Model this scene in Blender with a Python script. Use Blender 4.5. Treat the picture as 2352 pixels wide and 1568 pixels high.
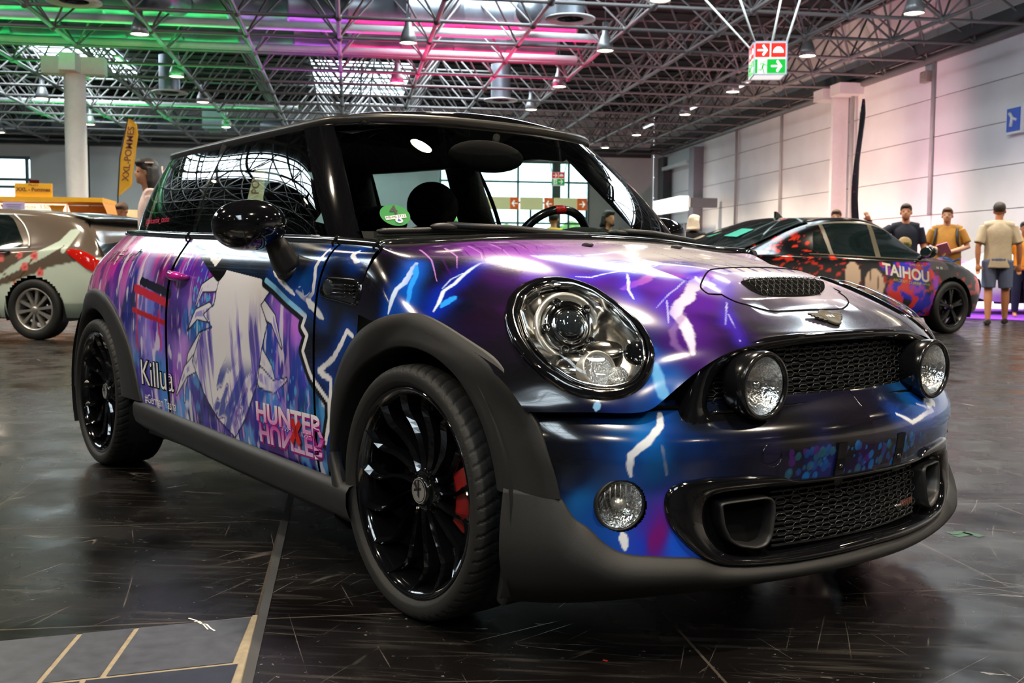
import bpy, bmesh, math, random
import numpy as np
from mathutils import Vector, Matrix
from mathutils.bvhtree import BVHTree

for _o in list(bpy.data.objects):
    bpy.data.objects.remove(_o)
SC = bpy.context.scene
COL = SC.collection
random.seed(7)
RNG = np.random.default_rng(11)
R = math.radians

# ------------------------------------------------------------------ camera
cam_d = bpy.data.cameras.new('camera')
cam = bpy.data.objects.new('camera', cam_d)
COL.objects.link(cam)
SC.camera = cam
cam_d.sensor_fit = 'HORIZONTAL'
cam_d.sensor_width = 36.0
cam_d.lens = 37.194
cam_d.clip_start = 0.05
cam_d.clip_end = 300
CAM_YAW, CAM_PITCH, CAM_ROLL = R(81.27), R(-4.154), R(0.424)
_cy, _sy, _cp, _sp = math.cos(CAM_YAW), math.sin(CAM_YAW), math.cos(CAM_PITCH), math.sin(CAM_PITCH)
_f = Vector((_cy * _cp, _sy * _cp, _sp))
_r = Vector((_sy, -_cy, 0))
_u = _r.cross(_f)
_cr, _sr = math.cos(CAM_ROLL), math.sin(CAM_ROLL)
_R = _cr * _r + _sr * _u
_U = -_sr * _r + _cr * _u
cam.matrix_world = Matrix(((_R.x, _U.x, -_f.x, 0), (_R.y, _U.y, -_f.y, 0), (_R.z, _U.z, -_f.z, 0.8634), (0, 0, 0, 1)))
cam_d.dof.use_dof = True
cam_d.dof.focus_distance = 2.75
cam_d.dof.aperture_fstop = 9.0

# ------------------------------------------------------------------ view, world
SC.view_settings.view_transform = 'Standard'
SC.view_settings.look = 'None'
SC.view_settings.exposure = 0.12
SC.view_settings.gamma = 1.0
SC.view_settings.use_curve_mapping = False
SC.cycles.max_bounces = 7
SC.cycles.transparent_max_bounces = 12
SC.cycles.glossy_bounces = 4
SC.cycles.diffuse_bounces = 3
SC.cycles.caustics_reflective = False
SC.cycles.caustics_refractive = False
SC.cycles.sample_clamp_indirect = 6.0
world = bpy.data.worlds.new('world')
SC.world = world
world.use_nodes = True
_bg = world.node_tree.nodes['Background']
_bg.inputs['Color'].default_value = (0.75, 0.88, 1.0, 1)
_bg.inputs['Strength'].default_value = 5.0


def light(name, kind, loc, energy, color=(1, 1, 1), target=None, size=1.0, size_y=None, spot=None, blend=0.6):
    d = bpy.data.lights.new(name, kind)
    d.energy = energy
    d.color = color
    if kind == 'AREA':
        d.size = size
        if size_y:
            d.shape = 'RECTANGLE'
            d.size_y = size_y
    else:
        d.shadow_soft_size = size
    if kind == 'SPOT':
        d.spot_size = R(spot)
        d.spot_blend = blend
    o = bpy.data.objects.new(name, d)
    COL.objects.link(o)
    o.location = loc
    if target is not None:
        v = Vector(target) - Vector(loc)
        o.rotation_euler = v.to_track_quat('-Z', 'Y').to_euler()
    return o


ROOF_Z, TRUSS_Z, WALL_X, WALL_Y = 8.7, 6.5, 15.7, 54.0
# daylight of the roof lights (area lights just below the glazing)
SKYLIGHTS = [(3.6, 31.0, 3.0, 18.0), (-10.0, 40.0, 3.0, 12.0), (0.5, 46.0, 4.0, 8.0), (5.5, 19.0, 5.0, 4.0),
             (-12.2, 19.0, 3.0, 15.0), (-2.6, -7.5, 2.6, 9.0), (9.6, 15.0, 2.2, 8.0)]
for _x, _y, _w, _l in SKYLIGHTS:
    light('daylight', 'AREA', (_x, _y, ROOF_Z - 0.25), 24 * _w * _l, (0.80, 0.92, 1.0), (_x, _y, 0), _w, _l)
# stage lights of the show that colour the roof and the walls, plus one added fill
for _y, _k in ((28.6, 1.0), (32.2, .8)):
    light('green_wash', 'AREA', (-9.6, _y, 5.9), 190 * _k, (0.04, 1.0, 0.22), (-9.6, _y - .1, 9), 14.0, 0.3)
    light('violet_wash', 'AREA', (-1.0, _y, 5.9), 40 * _k, (0.75, 0.12, 1.0), (-1.0, _y - .1, 9), 2.6, 0.3)
    light('magenta_wash', 'AREA', (3.4, _y, 5.9), 190 * _k, (1.0, 0.02, 0.20), (3.4, _y - .1, 9), 5.8, 0.3)
light('green_wash', 'AREA', (-8.0, 43.6, 5.9), 110, (0.04, 1.0, 0.22), (-8.0, 43.5, 9), 9.0, 0.3)
light('front_fill', 'SPOT', (-3.5, 12.5, 5.6), 1500, (1.0, 0.95, 0.85), (-7.0, 27.5, 2.4), 0.3, spot=60)  # added fill spot without a fixture, brightens the flag and food stand
light('rose_wash', 'SPOT', (9.5, 24, 0.5), 2200, (1.0, 0.55, 0.62), (15.7, 34, 5.0), 0.4, spot=95)
light('warm_wash', 'SPOT', (9.0, 30, 0.5), 1500, (1.0, 0.72, 0.50), (15.7, 33, 3.4), 0.4, spot=80)
light('purple_wash', 'SPOT', (12.6, 21.5, 2.6), 260, (0.6, 0.1, 1.0), (13.6, 21.6, 0), 0.2, spot=90)

# ------------------------------------------------------------------ helpers


def prop(o, label=None, cat=None, group=None, kind=None):
    if label:
        o['label'] = label
    if cat:
        o['category'] = cat
    if group:
        o['group'] = group
    if kind:
        o['kind'] = kind
    return o


def link(name, me, mat=None, parent=None, kind=None):
    o = bpy.data.objects.new(name, me)
    COL.objects.link(o)
    if mat is not None:
        for m in (mat if isinstance(mat, (list, tuple)) else [mat]):
            me.materials.append(m)
    if parent is not None:
        o.parent = parent
    if kind:
        o['kind'] = kind
    return o


def thing(name, label, cat, loc=(0, 0, 0), rz=0.0, group=None):
    o = bpy.data.objects.new(name, None)
    o.empty_display_size = 0.2
    COL.objects.link(o)
    o.location = loc
    o.rotation_euler = (0, 0, rz)
    return prop(o, label, cat, group)


def copy_tree(o, parent=None):
    c = o.copy()
    COL.objects.link(c)
    if parent is not None:
        c.parent = parent
    for ch in list(o.children):
        copy_tree(ch, c)
    return c


class MB:
    """collects primitive shapes of one part and links them as one mesh"""

    def __init__(s):
        s.v, s.f, s.sm, s.mi = [], [], [], []

    def add(s, vs, fs, smooth=False, mi=0):
        b = len(s.v)
        s.v += [tuple(map(float, p)) for p in vs]
        for f in fs:
            s.f.append([b + i for i in f])
            s.sm.append(smooth)
            s.mi.append(mi)
        return s

    def box(s, c, d, rz=0.0, mi=0, M=None):
        x, y, z = [t / 2 for t in d]
        p = [Vector((a, b, e)) for a in (-x, x) for b in (-y, y) for e in (-z, z)]
        m = Matrix.Rotation(rz, 3, 'Z') if M is None else M
        p = [m @ q + Vector(c) for q in p]
        return s.add(p, [(0, 1, 3, 2), (4, 6, 7, 5), (0, 4, 5, 1), (2, 3, 7, 6), (0, 2, 6, 4), (1, 5, 7, 3)], mi=mi)

    def tube(s, pts, r, n=8, caps=True, smooth=True, mi=0, closed=False):
        pts = [Vector(p) for p in pts]
        N = len(pts)
        rs = r if isinstance(r, (list, tuple)) else [r] * N
        rings = []
        up = None
        for i, p in enumerate(pts):
            a = pts[(i - 1) % N] if (i or closed) else p
            b = pts[(i + 1) % N] if (i < N - 1 or closed) else p
            t = (b - a).normalized()
            if up is None:
                up = t.orthogonal().normalized()
            up = (up - t * up.dot(t))
            up = up.normalized() if up.length > 1e-6 else t.orthogonal().normalized()
            w = t.cross(up)
            rings.append([p + (up * math.cos(2 * math.pi * k / n) + w * math.sin(2 * math.pi * k / n)) * rs[i] for k in range(n)])
        vs = [q for g in rings for q in g]
        fs = []
        for i in range(N if closed else N - 1):
            j = (i + 1) % N
            for k in range(n):
                fs.append((i * n + k, i * n + (k + 1) % n, j * n + (k + 1) % n, j * n + k))
        if caps and not closed:
            fs.append(tuple(reversed(range(n))))
            fs.append(tuple((N - 1) * n + k for k in range(n)))
        return s.add(vs, fs, smooth, mi)

    def lathe(s, prof, n=32, M=None, smooth=True, mi=0, closed=False):
        """prof: (radius, height) pairs turned about local z"""
        M = M or Matrix.Identity(4)
        vs = []
        for r, h in prof:
            for k in range(n):
                a = 2 * math.pi * k / n
                vs.append(M @ Vector((r * math.cos(a), r * math.sin(a), h)))
        fs = []
        L = len(prof)
        for i in range(L if closed else L - 1):
            j = (i + 1) % L
            for k in range(n):
                fs.append((i * n + k, i * n + (k + 1) % n, j * n + (k + 1) % n, j * n + k))
        return s.add(vs, fs, smooth, mi)

    def grid(s, P, smooth=True, mi=0, wrap=False):
        P = np.asarray(P, float)
        a, b = P.shape[:2]
        fs = []
        for i in range(a - 1):
            for j in range(b if wrap else b - 1):
                k = (j + 1) % b
                fs.append((i * b + j, i * b + k, (i + 1) * b + k, (i + 1) * b + j))
        return s.add(P.reshape(-1, 3), fs, smooth, mi)

    def prism(s, poly, o, ex, ey, ez, t, mi=0):
        """polygon (2D) placed at o along ex, ey and given a thickness t along ez"""
        o, ex, ey, ez = map(Vector, (o, ex, ey, ez))
        n = len(poly)
        vs = [o + ex * a + ey * b for a, b in poly] + [o + ex * a + ey * b + ez * t for a, b in poly]
        fs = [tuple(reversed(range(n))), tuple(range(n, 2 * n))] + [(i, (i + 1) % n, n + (i + 1) % n, n + i) for i in range(n)]
        return s.add(vs, fs, mi=mi)

    def ellipsoid(s, c, r, M=None, n=20, m=12, mi=0):
        M = M or Matrix.Identity(3)
        P = [[Vector(c) + M @ Vector((r[0] * math.sin(t) * math.cos(a), r[1] * math.sin(t) * math.sin(a), r[2] * math.cos(t)))
              for a in np.linspace(0, 2 * math.pi, n, endpoint=False)] for t in np.linspace(1e-3, math.pi - 1e-3, m)]
        return s.grid(P, wrap=True, mi=mi)

    def mesh(s, name):
        me = bpy.data.meshes.new(name)
        me.from_pydata(s.v, [], s.f)
        me.polygons.foreach_set('use_smooth', s.sm)
        me.polygons.foreach_set('material_index', s.mi)
        me.update()
        return me

    def build(s, name, mat, parent=None, kind=None, bevel=0, weld=False, recalc=False):
        me = s.mesh(name)
        if weld or recalc:
            bm = bmesh.new()
            bm.from_mesh(me)
            if weld:
                bmesh.ops.remove_doubles(bm, verts=bm.verts, dist=1e-5)
            bmesh.ops.recalc_face_normals(bm, faces=bm.faces)
            bm.to_mesh(me)
            bm.free()
        o = link(name, me, mat, parent, kind)
        if bevel:
            b = o.modifiers.new('bevel', 'BEVEL')
            b.width = bevel
            b.segments = 2
            b.limit_method = 'ANGLE'
        return o


def spl(C, n, axis=0, t=None):
    """natural cubic interpolation of control rows"""
    C = np.moveaxis(np.asarray(C, float), axis, 0)
    N = len(C)
    A = np.zeros((N, N))
    rhs = np.zeros((N,) + C.shape[1:])
    A[0, 0] = A[-1, -1] = 1
    for i in range(1, N - 1):
        A[i, i - 1:i + 2] = (1, 4, 1)
        rhs[i] = 6 * (C[i + 1] - 2 * C[i] + C[i - 1])
    m = np.linalg.solve(A, rhs.reshape(N, -1)).reshape(C.shape)
    if t is None:
        t = np.linspace(0, N - 1, n)
    t = np.clip(np.asarray(t, float), 0, N - 1)
    i = np.minimum(t.astype(int), N - 2)
    u = (t - i).reshape((-1,) + (1,) * (C.ndim - 1))
    a, b = C[i], C[i + 1]
    out = a * (1 - u) + b * u + ((1 - u) ** 3 - (1 - u)) * m[i] / 6 + (u ** 3 - u) * m[i + 1] / 6
    return np.moveaxis(out, 0, axis)


def smooth_curve(P, n, closed=False):
    P = np.asarray(P, float)
    if closed:
        k = 3
        Q = np.concatenate([P[-k:], P, P[:k + 1]])
        return spl(Q, n, t=np.linspace(k, k + len(P), n, endpoint=False))
    return spl(P, n)


def mesh_np(name, V, F, smooth=True):
    """big quad mesh from arrays"""
    V = np.asarray(V, np.float32).reshape(-1, 3)
    F = np.asarray(F, np.int32)
    me = bpy.data.meshes.new(name)
    me.vertices.add(len(V))
    me.vertices.foreach_set('co', V.ravel())
    k = F.shape[1]
    me.loops.add(F.size)
    me.loops.foreach_set('vertex_index', F.ravel())
    me.polygons.add(len(F))
    me.polygons.foreach_set('loop_start', np.arange(0, F.size, k, dtype=np.int32))
    me.polygons.foreach_set('loop_total', np.full(len(F), k, np.int32))
    me.polygons.foreach_set('use_smooth', np.full(len(F), smooth))
    me.update(calc_edges=True)
    return me


def grid_faces(a, b):
    i = np.arange(a - 1)[:, None] * b + np.arange(b - 1)[None]
    i = i.ravel()
    return np.stack([i, i + 1, i + b + 1, i + b], 1)


def paint(me, rgb):
    rgb = np.clip(np.asarray(rgb, np.float32), 0, 1)
    at = me.color_attributes.new('print', 'FLOAT_COLOR', 'POINT')
    at.data.foreach_set('color', np.concatenate([rgb, np.ones((len(rgb), 1), np.float32)], 1).ravel())


def srgb(r, g, b):
    f = lambda c: (c / 12.92 if c <= 0.04045 else ((c + 0.055) / 1.055) ** 2.4)
    return (f(r / 255), f(g / 255), f(b / 255))


def frame_of(n, up=(0, 0, 1)):
    """rotation whose z axis is n"""
    n = Vector(n).normalized()
    x = Vector(up).cross(n)
    x = x.normalized() if x.length > 1e-4 else n.orthogonal().normalized()
    y = n.cross(x)
    return Matrix(((x.x, y.x, n.x), (x.y, y.y, n.y), (x.z, y.z, n.z)))


def text_shape(txt, size=1.0, align='CENTER', bold=0.0, spacing=1.0, extrude=0.0, shear=0.0):
    """2D mesh of a line of writing: vertices and faces"""
    cu = bpy.data.curves.new('writing', 'FONT')
    cu.body = txt
    cu.size = size
    cu.align_x = align
    cu.align_y = 'CENTER'
    cu.offset = bold
    cu.space_character = spacing
    cu.extrude = extrude
    cu.shear = shear
    cu.resolution_u = 4
    o = bpy.data.objects.new('writing', cu)
    COL.objects.link(o)
    dg = bpy.context.evaluated_depsgraph_get()
    me = bpy.data.meshes.new_from_object(o.evaluated_get(dg))
    V = [tuple(v.co) for v in me.vertices]
    F = [tuple(p.vertices) for p in me.polygons]
    bpy.data.objects.remove(o)
    bpy.data.curves.remove(cu)
    bpy.data.meshes.remove(me)
    return V, F


def writing(name, txt, size, o, ex, ey, mat, parent=None, t=0.002, **kw):
    """flat lettering standing on a plane through o"""
    V, F = text_shape(txt, size, **kw)
    o, ex, ey = Vector(o), Vector(ex).normalized(), Vector(ey).normalized()
    n = ex.cross(ey)
    m = MB()
    m.add([o + ex * a + ey * b + n * t for a, b, c in V], F)
    return m.build(name, mat, parent)


# ------------------------------------------------------------------ materials
MATS = {}


def mat(name, col=(0.5, 0.5, 0.5), rough=0.5, metal=0.0, spec=0.5, coat=0.0, emit=None, strength=1.0, noise=0.0, scale=8.0, bump=0.0, bscale=60.0):
    m = bpy.data.materials.new(name)
    m.use_nodes = True
    nt = m.node_tree
    b = nt.nodes['Principled BSDF']
    b.inputs['Base Color'].default_value = (*col, 1)
    b.inputs['Roughness'].default_value = rough
    b.inputs['Metallic'].default_value = metal
    b.inputs['Specular IOR Level'].default_value = spec
    b.inputs['Coat Weight'].default_value = coat
    b.inputs['Coat Roughness'].default_value = 0.03
    if emit is not None:
        b.inputs['Emission Color'].default_value = (*emit, 1)
        b.inputs['Emission Strength'].default_value = strength
        m.cycles.emission_sampling = 'NONE'
    tc = nt.nodes.new('ShaderNodeTexCoord')
    if noise > 0:
        nz = nt.nodes.new('ShaderNodeTexNoise')
        nz.inputs['Scale'].default_value = scale
        nz.inputs['Detail'].default_value = 5
        nt.links.new(tc.outputs['Object'], nz.inputs['Vector'])
        mp = nt.nodes.new('ShaderNodeMapRange')
        mp.inputs['From Min'].default_value = 0.25
        mp.inputs['From Max'].default_value = 0.75
        mp.inputs['To Min'].default_value = 1 - noise
        mp.inputs['To Max'].default_value = 1 + noise
        nt.links.new(nz.outputs['Fac'], mp.inputs['Value'])
        mx = nt.nodes.new('ShaderNodeMix')
        mx.data_type = 'RGBA'
        mx.blend_type = 'MULTIPLY'
        mx.inputs['Factor'].default_value = 1
        mx.inputs['A'].default_value = (*col, 1)
        nt.links.new(mp.outputs['Result'], mx.inputs['B'])
        nt.links.new(mx.outputs['Result'], b.inputs['Base Color'])
    if bump > 0:
        n2 = nt.nodes.new('ShaderNodeTexNoise')
        n2.inputs['Scale'].default_value = bscale
        n2.inputs['Detail'].default_value = 3
        nt.links.new(tc.outputs['Object'], n2.inputs['Vector'])
        bp = nt.nodes.new('ShaderNodeBump')
        bp.inputs['Strength'].default_value = bump
        bp.inputs['Distance'].default_value = 0.01
        nt.links.new(n2.outputs['Fac'], bp.inputs['Height'])
        nt.links.new(bp.outputs['Normal'], b.inputs['Normal'])
    MATS[name] = m
    return m


def printed(name, rough=0.14, coat=0.4):
    """glossy printed film: the colour comes from the mesh's own print"""
    m = mat(name, rough=rough, coat=coat)
    nt = m.node_tree
    a = nt.nodes.new('ShaderNodeVertexColor')
    a.layer_name = 'print'
    nt.links.new(a.outputs['Color'], nt.nodes['Principled BSDF'].inputs['Base Color'])
    return m


def glass(name, tint=(0.6, 0.7, 0.68), ior=1.5, rough=0.0, glint=(1, 1, 1)):
    m = bpy.data.materials.new(name)
    m.use_nodes = True
    nt = m.node_tree
    nt.nodes.clear()
    out = nt.nodes.new('ShaderNodeOutputMaterial')
    tr = nt.nodes.new('ShaderNodeBsdfTransparent')
    tr.inputs['Color'].default_value = (*tint, 1)
    gl = nt.nodes.new('ShaderNodeBsdfGlossy')
    gl.inputs['Roughness'].default_value = rough
    gl.inputs['Color'].default_value = (*glint, 1)
    lw = nt.nodes.new('ShaderNodeLayerWeight')
    lw.inputs['Blend'].default_value = 0.5
    pw = nt.nodes.new('ShaderNodeMath')
    pw.operation = 'POWER'
    pw.inputs[1].default_value = 4.6
    nt.links.new(lw.outputs['Facing'], pw.inputs[0])
    fr = nt.nodes.new('ShaderNodeMapRange')
    fr.inputs['To Min'].default_value = ((ior - 1) / (ior + 1)) ** 2
    fr.inputs['To Max'].default_value = 1.0
    nt.links.new(pw.outputs[0], fr.inputs['Value'])
    mx = nt.nodes.new('ShaderNodeMixShader')
    nt.links.new(fr.outputs['Result'], mx.inputs['Fac'])
    nt.links.new(tr.outputs['BSDF'], mx.inputs[1])
    nt.links.new(gl.outputs['BSDF'], mx.inputs[2])
    nt.links.new(mx.outputs['Shader'], out.inputs['Surface'])
    MATS[name] = m
    return m


M_STEEL = mat('grey_steel', (0.34, 0.33, 0.32), 0.45, noise=0.15, scale=3)
M_DARKSTEEL = mat('dark_steel', (0.05, 0.05, 0.052), 0.5, noise=0.2)
M_DUCT = mat('galvanised_duct', (0.20, 0.22, 0.25), 0.38, metal=0.6, noise=0.25, scale=2)
M_WHITE = mat('white_paint', (0.78, 0.78, 0.76), 0.5, noise=0.04)
M_LAMP = mat('lamp_glow', (1, 0.9, 0.7), emit=(1.0, 0.84, 0.58), strength=26)
M_SKY = mat('roof_light_glazing', (0.8, 0.9, 1), emit=(0.72, 0.90, 1.0), strength=5.5)
M_BLACK = mat('black_plastic', (0.012, 0.012, 0.013), 0.45)
M_GLOSS = mat('gloss_black', (0.004, 0.004, 0.005), 0.07, coat=0.6, noise=0.05)
M_MATTE = mat('grey_cladding', (0.0085, 0.0085, 0.009), 0.55, bump=0.15, bscale=900)
M_RUBBER = mat('tyre_rubber', (0.0055, 0.0055, 0.0055), 0.65, bump=0.1, bscale=300)
M_CHROME = mat('chrome', (0.85, 0.85, 0.84), 0.06, metal=1.0, noise=0.03)
M_DARKCHROME = mat('dark_chrome', (0.10, 0.10, 0.10), 0.12, metal=0.9, noise=0.05)
M_SATIN = mat('satin_silver', (0.62, 0.60, 0.57), 0.32, metal=0.8, noise=0.05)
M_RED = mat('red_paint', (0.55, 0.01, 0.01), 0.35, noise=0.05)
M_CABIN = mat('cabin_trim', (0.0040, 0.0040, 0.0045), 0.8, spec=0.12, noise=0.2)
# ================================================================== the hall
def floor_material():
    m = mat('worn_black_floor', (0.02, 0.018, 0.018), 0.3)
    nt = m.node_tree
    N, L = nt.nodes, nt.links
    b = N['Principled BSDF']
    tc = N.new('ShaderNodeTexCoord')

    def noise(scale, detail=4, stretch=None, rot=0.0):
        n = N.new('ShaderNodeTexNoise')
        n.inputs['Scale'].default_value = scale
        n.inputs['Detail'].default_value = detail
        if stretch:
            m0 = N.new('ShaderNodeMapping')
            m0.inputs['Rotation'].default_value = (0, 0, rot)
            mp = N.new('ShaderNodeMapping')
            mp.inputs['Scale'].default_value = stretch
            L.new(tc.outputs['Object'], m0.inputs['Vector'])
            L.new(m0.outputs['Vector'], mp.inputs['Vector'])
            L.new(mp.outputs['Vector'], n.inputs['Vector'])
        else:
            L.new(tc.outputs['Object'], n.inputs['Vector'])
        return n.outputs['Fac']

    def ramp(v, a, c, lo=0.0, hi=1.0):
        r = N.new('ShaderNodeMapRange')
        r.inputs['From Min'].default_value = a
        r.inputs['From Max'].default_value = c
        r.inputs['To Min'].default_value = lo
        r.inputs['To Max'].default_value = hi
        L.new(v, r.inputs['Value'])
        return r.outputs['Result']

    def mul(a, c):
        r = N.new('ShaderNodeMath')
        r.operation = 'MULTIPLY'
        L.new(a, r.inputs[0])
        if isinstance(c, (int, float)):
            r.inputs[1].default_value = c
        else:
            L.new(c, r.inputs[1])
        return r.outputs[0]

    def maxi(a, c):
        r = N.new('ShaderNodeMath')
        r.operation = 'MAXIMUM'
        L.new(a, r.inputs[0])
        L.new(c, r.inputs[1])
        return r.outputs[0]

    def mix(f, a, c):
        r = N.new('ShaderNodeMix')
        r.data_type = 'RGBA'
        L.new(f, r.inputs['Factor'])
        for s, v in (('A', a), ('B', c)):
            if isinstance(v, tuple):
                r.inputs[s].default_value = (*v, 1)
            else:
                L.new(v, r.inputs[s])
        return r.outputs['Result']
    base = mix(ramp(noise(2.2, 6), 0.35, 0.7), (0.0026, 0.0022, 0.0024), (0.008, 0.0068, 0.0064))
    # long thin scratches in many directions, chipped specks and scuffed streaks
    def ridge(v, at, width):
        d = N.new('ShaderNodeMath')
        d.operation = 'SUBTRACT'
        L.new(v, d.inputs[0])
        d.inputs[1].default_value = at
        e = N.new('ShaderNodeMath')
        e.operation = 'ABSOLUTE'
        L.new(d.outputs[0], e.inputs[0])
        return ramp(e.outputs[0], 0.0, width, 1.0, 0.0)
    scr = None
    for k, (rot, sx, sy) in enumerate(((0.10, .30, 7), (0.72, .35, 6), (-0.55, .30, 8), (1.45, .40, 6), (-1.1, .45, 7), (0.35, .25, 9), (2.2, .5, 6))):
        n = noise(1.0, 0.5, (sx, sy, 1), rot)
        s = mul(ridge(n, 0.5 + 0.03 * (k % 3), 0.004), ramp(noise(1.3 + 0.5 * k, 3), 0.53, 0.66))
        scr = s if scr is None else maxi(scr, s)
    chips = mul(ramp(noise(1.0, 3, (14, 42, 1), 0.4), 0.66, 0.70), ramp(noise(2.3, 3), 0.5, 0.62))
    scr = maxi(scr, mul(chips, 0.8))
    speck = mul(ramp(noise(70, 2), 0.70, 0.73), ramp(noise(3.1, 3), 0.42, 0.6))
    streak = mul(ramp(noise(1.0, 5, (3, 40, 1), 0.25), 0.54, 0.80), 0.22)
    marks = maxi(maxi(mul(scr, 0.75), speck), streak)
    c1 = mix(marks, base, (0.20, 0.175, 0.155))
    # joints of the large floor plates
    br = N.new('ShaderNodeTexBrick')
    br.inputs['Scale'].default_value = 1.0
    br.inputs['Brick Width'].default_value = 2.0
    br.inputs['Row Height'].default_value = 1.0
    br.inputs['Mortar Size'].default_value = 0.004
    br.inputs['Mortar Smooth'].default_value = 0.3
    br.inputs['Color1'].default_value = (0, 0, 0, 1)
    br.inputs['Color2'].default_value = (0, 0, 0, 1)
    br.inputs['Mortar'].default_value = (1, 1, 1, 1)
    mp = N.new('ShaderNodeMapping')
    mp.inputs['Location'].default_value = (0.23, 0.42, 0)
    L.new(tc.outputs['Object'], mp.inputs['Vector'])
    L.new(mp.outputs['Vector'], br.inputs['Vector'])
    c2 = mix(mul(br.outputs['Color'], 0.55), c1, (0.12, 0.10, 0.08))
    L.new(c2, b.inputs['Base Color'])
    L.new(ramp(maxi(noise(3.2, 6), marks), 0.3, 0.75, 0.15, 0.42), b.inputs['Roughness'])
    bp = N.new('ShaderNodeBump')
    bp.inputs['Strength'].default_value = 0.16
    bp.inputs['Distance'].default_value = 0.01
    L.new(maxi(marks, mul(noise(4, 5), 0.8)), bp.inputs['Height'])
    L.new(bp.outputs['Normal'], b.inputs['Normal'])
    b.inputs['Specular IOR Level'].default_value = 0.42
    return m


M_FLOOR = floor_material()
m = MB()
m.box((-5, 17, -0.1), (44, 80, 0.2))
m.build('floor', M_FLOOR, kind='structure')

# right-hand wall of metal-faced panels
def panel_wall(name, o, ex, length, height, joints, hj, col, mname):
    M_W = mat(mname, col, 0.55, noise=0.05, scale=1.2)
    ex = Vector(ex)
    n = ex.cross(Vector((0, 0, 1)))
    Mx = Matrix(((ex.x, n.x, 0), (ex.y, n.y, 0), (0, 0, 1)))
    m = MB()
    xs = [0] + sorted(joints) + [length]
    zs = [0] + hj + [height]
    for i in range(len(xs) - 1):
        for j in range(len(zs) - 1):
            a, c = xs[i] + 0.012, xs[i + 1] - 0.012
            p, q = zs[j] + (0.010 if j else 0), zs[j + 1] - 0.010
            m.box(Vector(o) + ex * ((a + c) / 2) + n * 0.06 + Vector((0, 0, (p + q) / 2)), (c - a, 0.12, q - p), M=Mx)
    m.box(Vector(o) + ex * (length / 2) + n * 0.14 + Vector((0, 0, height / 2)), (length, 0.05, height), M=Mx, mi=1)
    return m.build(name, [M_W, M_DARKSTEEL], kind='structure')


yj = [26.99, 31.46, 32.47, 37.21, 41.76, 46.3]
panel_wall('wall_right', (WALL_X, -20, 0), (0, 1, 0), 74, 8.8, [y + 20 for y in yj] + [42.4, 37.8, 33.2, 28.6, 24, 19.4, 14.8, 10.2, 5.6], [2.3, 3.35, 4.4, 5.45, 6.5], (0.80, 0.755, 0.75), 'pale_wall_panels')
M_WB = mat('back_wall_panels', (0.84, 0.85, 0.80), 0.6, noise=0.04, scale=1.2)
m = MB()
for x0, x1, z0, z1 in ((-26, -19.5, 0, 8.8), (-19.5, -15.1, 5.85, 8.8), (-19.5, -15.1, 0, 3.3), (-15.1, -12.45, 0, 8.8), (-12.38, 4.5, 0, 8.8),
                       (4.5, 12.3, 6.15, 8.8), (12.3, 15.7, 0, 8.8)):
    m.box(((x0 + x1) / 2, 54.12, (z0 + z1) / 2), (x1 - x0, 0.24, z1 - z0))
m.box((-12.415, 54.14, 4.4), (0.08, 0.2, 8.8), mi=1)
m.build('wall_back', [M_WB, M_DARKSTEEL], kind='structure')
M_WL = mat('grey_wall', (0.28, 0.28, 0.29), 0.6, noise=0.08, scale=0.6)
m = MB()
m.box((-26.1, 17, 4.4), (0.2, 74, 8.8))
m.build('wall_left', M_WL, kind='structure')
m = MB()
m.box((-5, -20.1, 4.4), (42, 0.2, 8.8))
m.build('wall_front', M_WL, kind='structure')
M_ROOF = mat('dark_roof_deck', (0.012, 0.010, 0.011), 0.8, noise=0.3, scale=1.5)
m = MB()
m.box((-5, 17, ROOF_Z + 0.1), (43, 76, 0.2))
for k in range(60):                                   # ribs of the trapezoidal sheet
    m.box((-5, -18 + 1.2 * k, ROOF_Z - 0.03), (42, 0.25, 0.06))
m.build('ceiling', M_ROOF, kind='structure')

# roof lights
for i, (x, y, w, l) in enumerate(SKYLIGHTS):
    m = MB()
    m.box((x, y, ROOF_Z - 0.09), (w, l, 0.06))
    for k in range(int(l / 1.0) + 1):
        m.box((x, y - l / 2 + k, ROOF_Z - 0.135), (w, 0.09, 0.05), mi=1)
    for k in range(3):
        m.box((x - w / 2 + w * k / 2, y, ROOF_Z - 0.14), (0.09, l, 0.06), mi=1)
    m.build('window_%d' % (i + 1), [M_SKY, M_DARKSTEEL], kind='structure')

# glazing in the back wall, trees and sky outside
M_OUT = bpy.data.materials.new('outdoor_foliage')
M_OUT.use_nodes = True
nt = M_OUT.node_tree
b = nt.nodes['Principled BSDF']
tc = nt.nodes.new('ShaderNodeTexCoord')
nz = nt.nodes.new('ShaderNodeTexNoise')
nz.inputs['Scale'].default_value = 1.8
nz.inputs['Detail'].default_value = 6
cr = nt.nodes.new('ShaderNodeValToRGB')
cr.color_ramp.elements[0].color = (0.04, 0.13, 0.02, 1)
cr.color_ramp.elements[1].color = (0.36, 0.55, 0.14, 1)
cr.color_ramp.elements[0].position = 0.35
cr.color_ramp.elements[1].position = 0.7
nt.links.new(tc.outputs['Object'], nz.inputs['Vector'])
nt.links.new(nz.outputs['Fac'], cr.inputs['Fac'])
nt.links.new(cr.outputs['Color'], b.inputs['Base Color'])
b.inputs['Roughness'].default_value = 0.8
M_PANE = glass('window_pane', (0.93, 0.98, 0.97))


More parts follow.
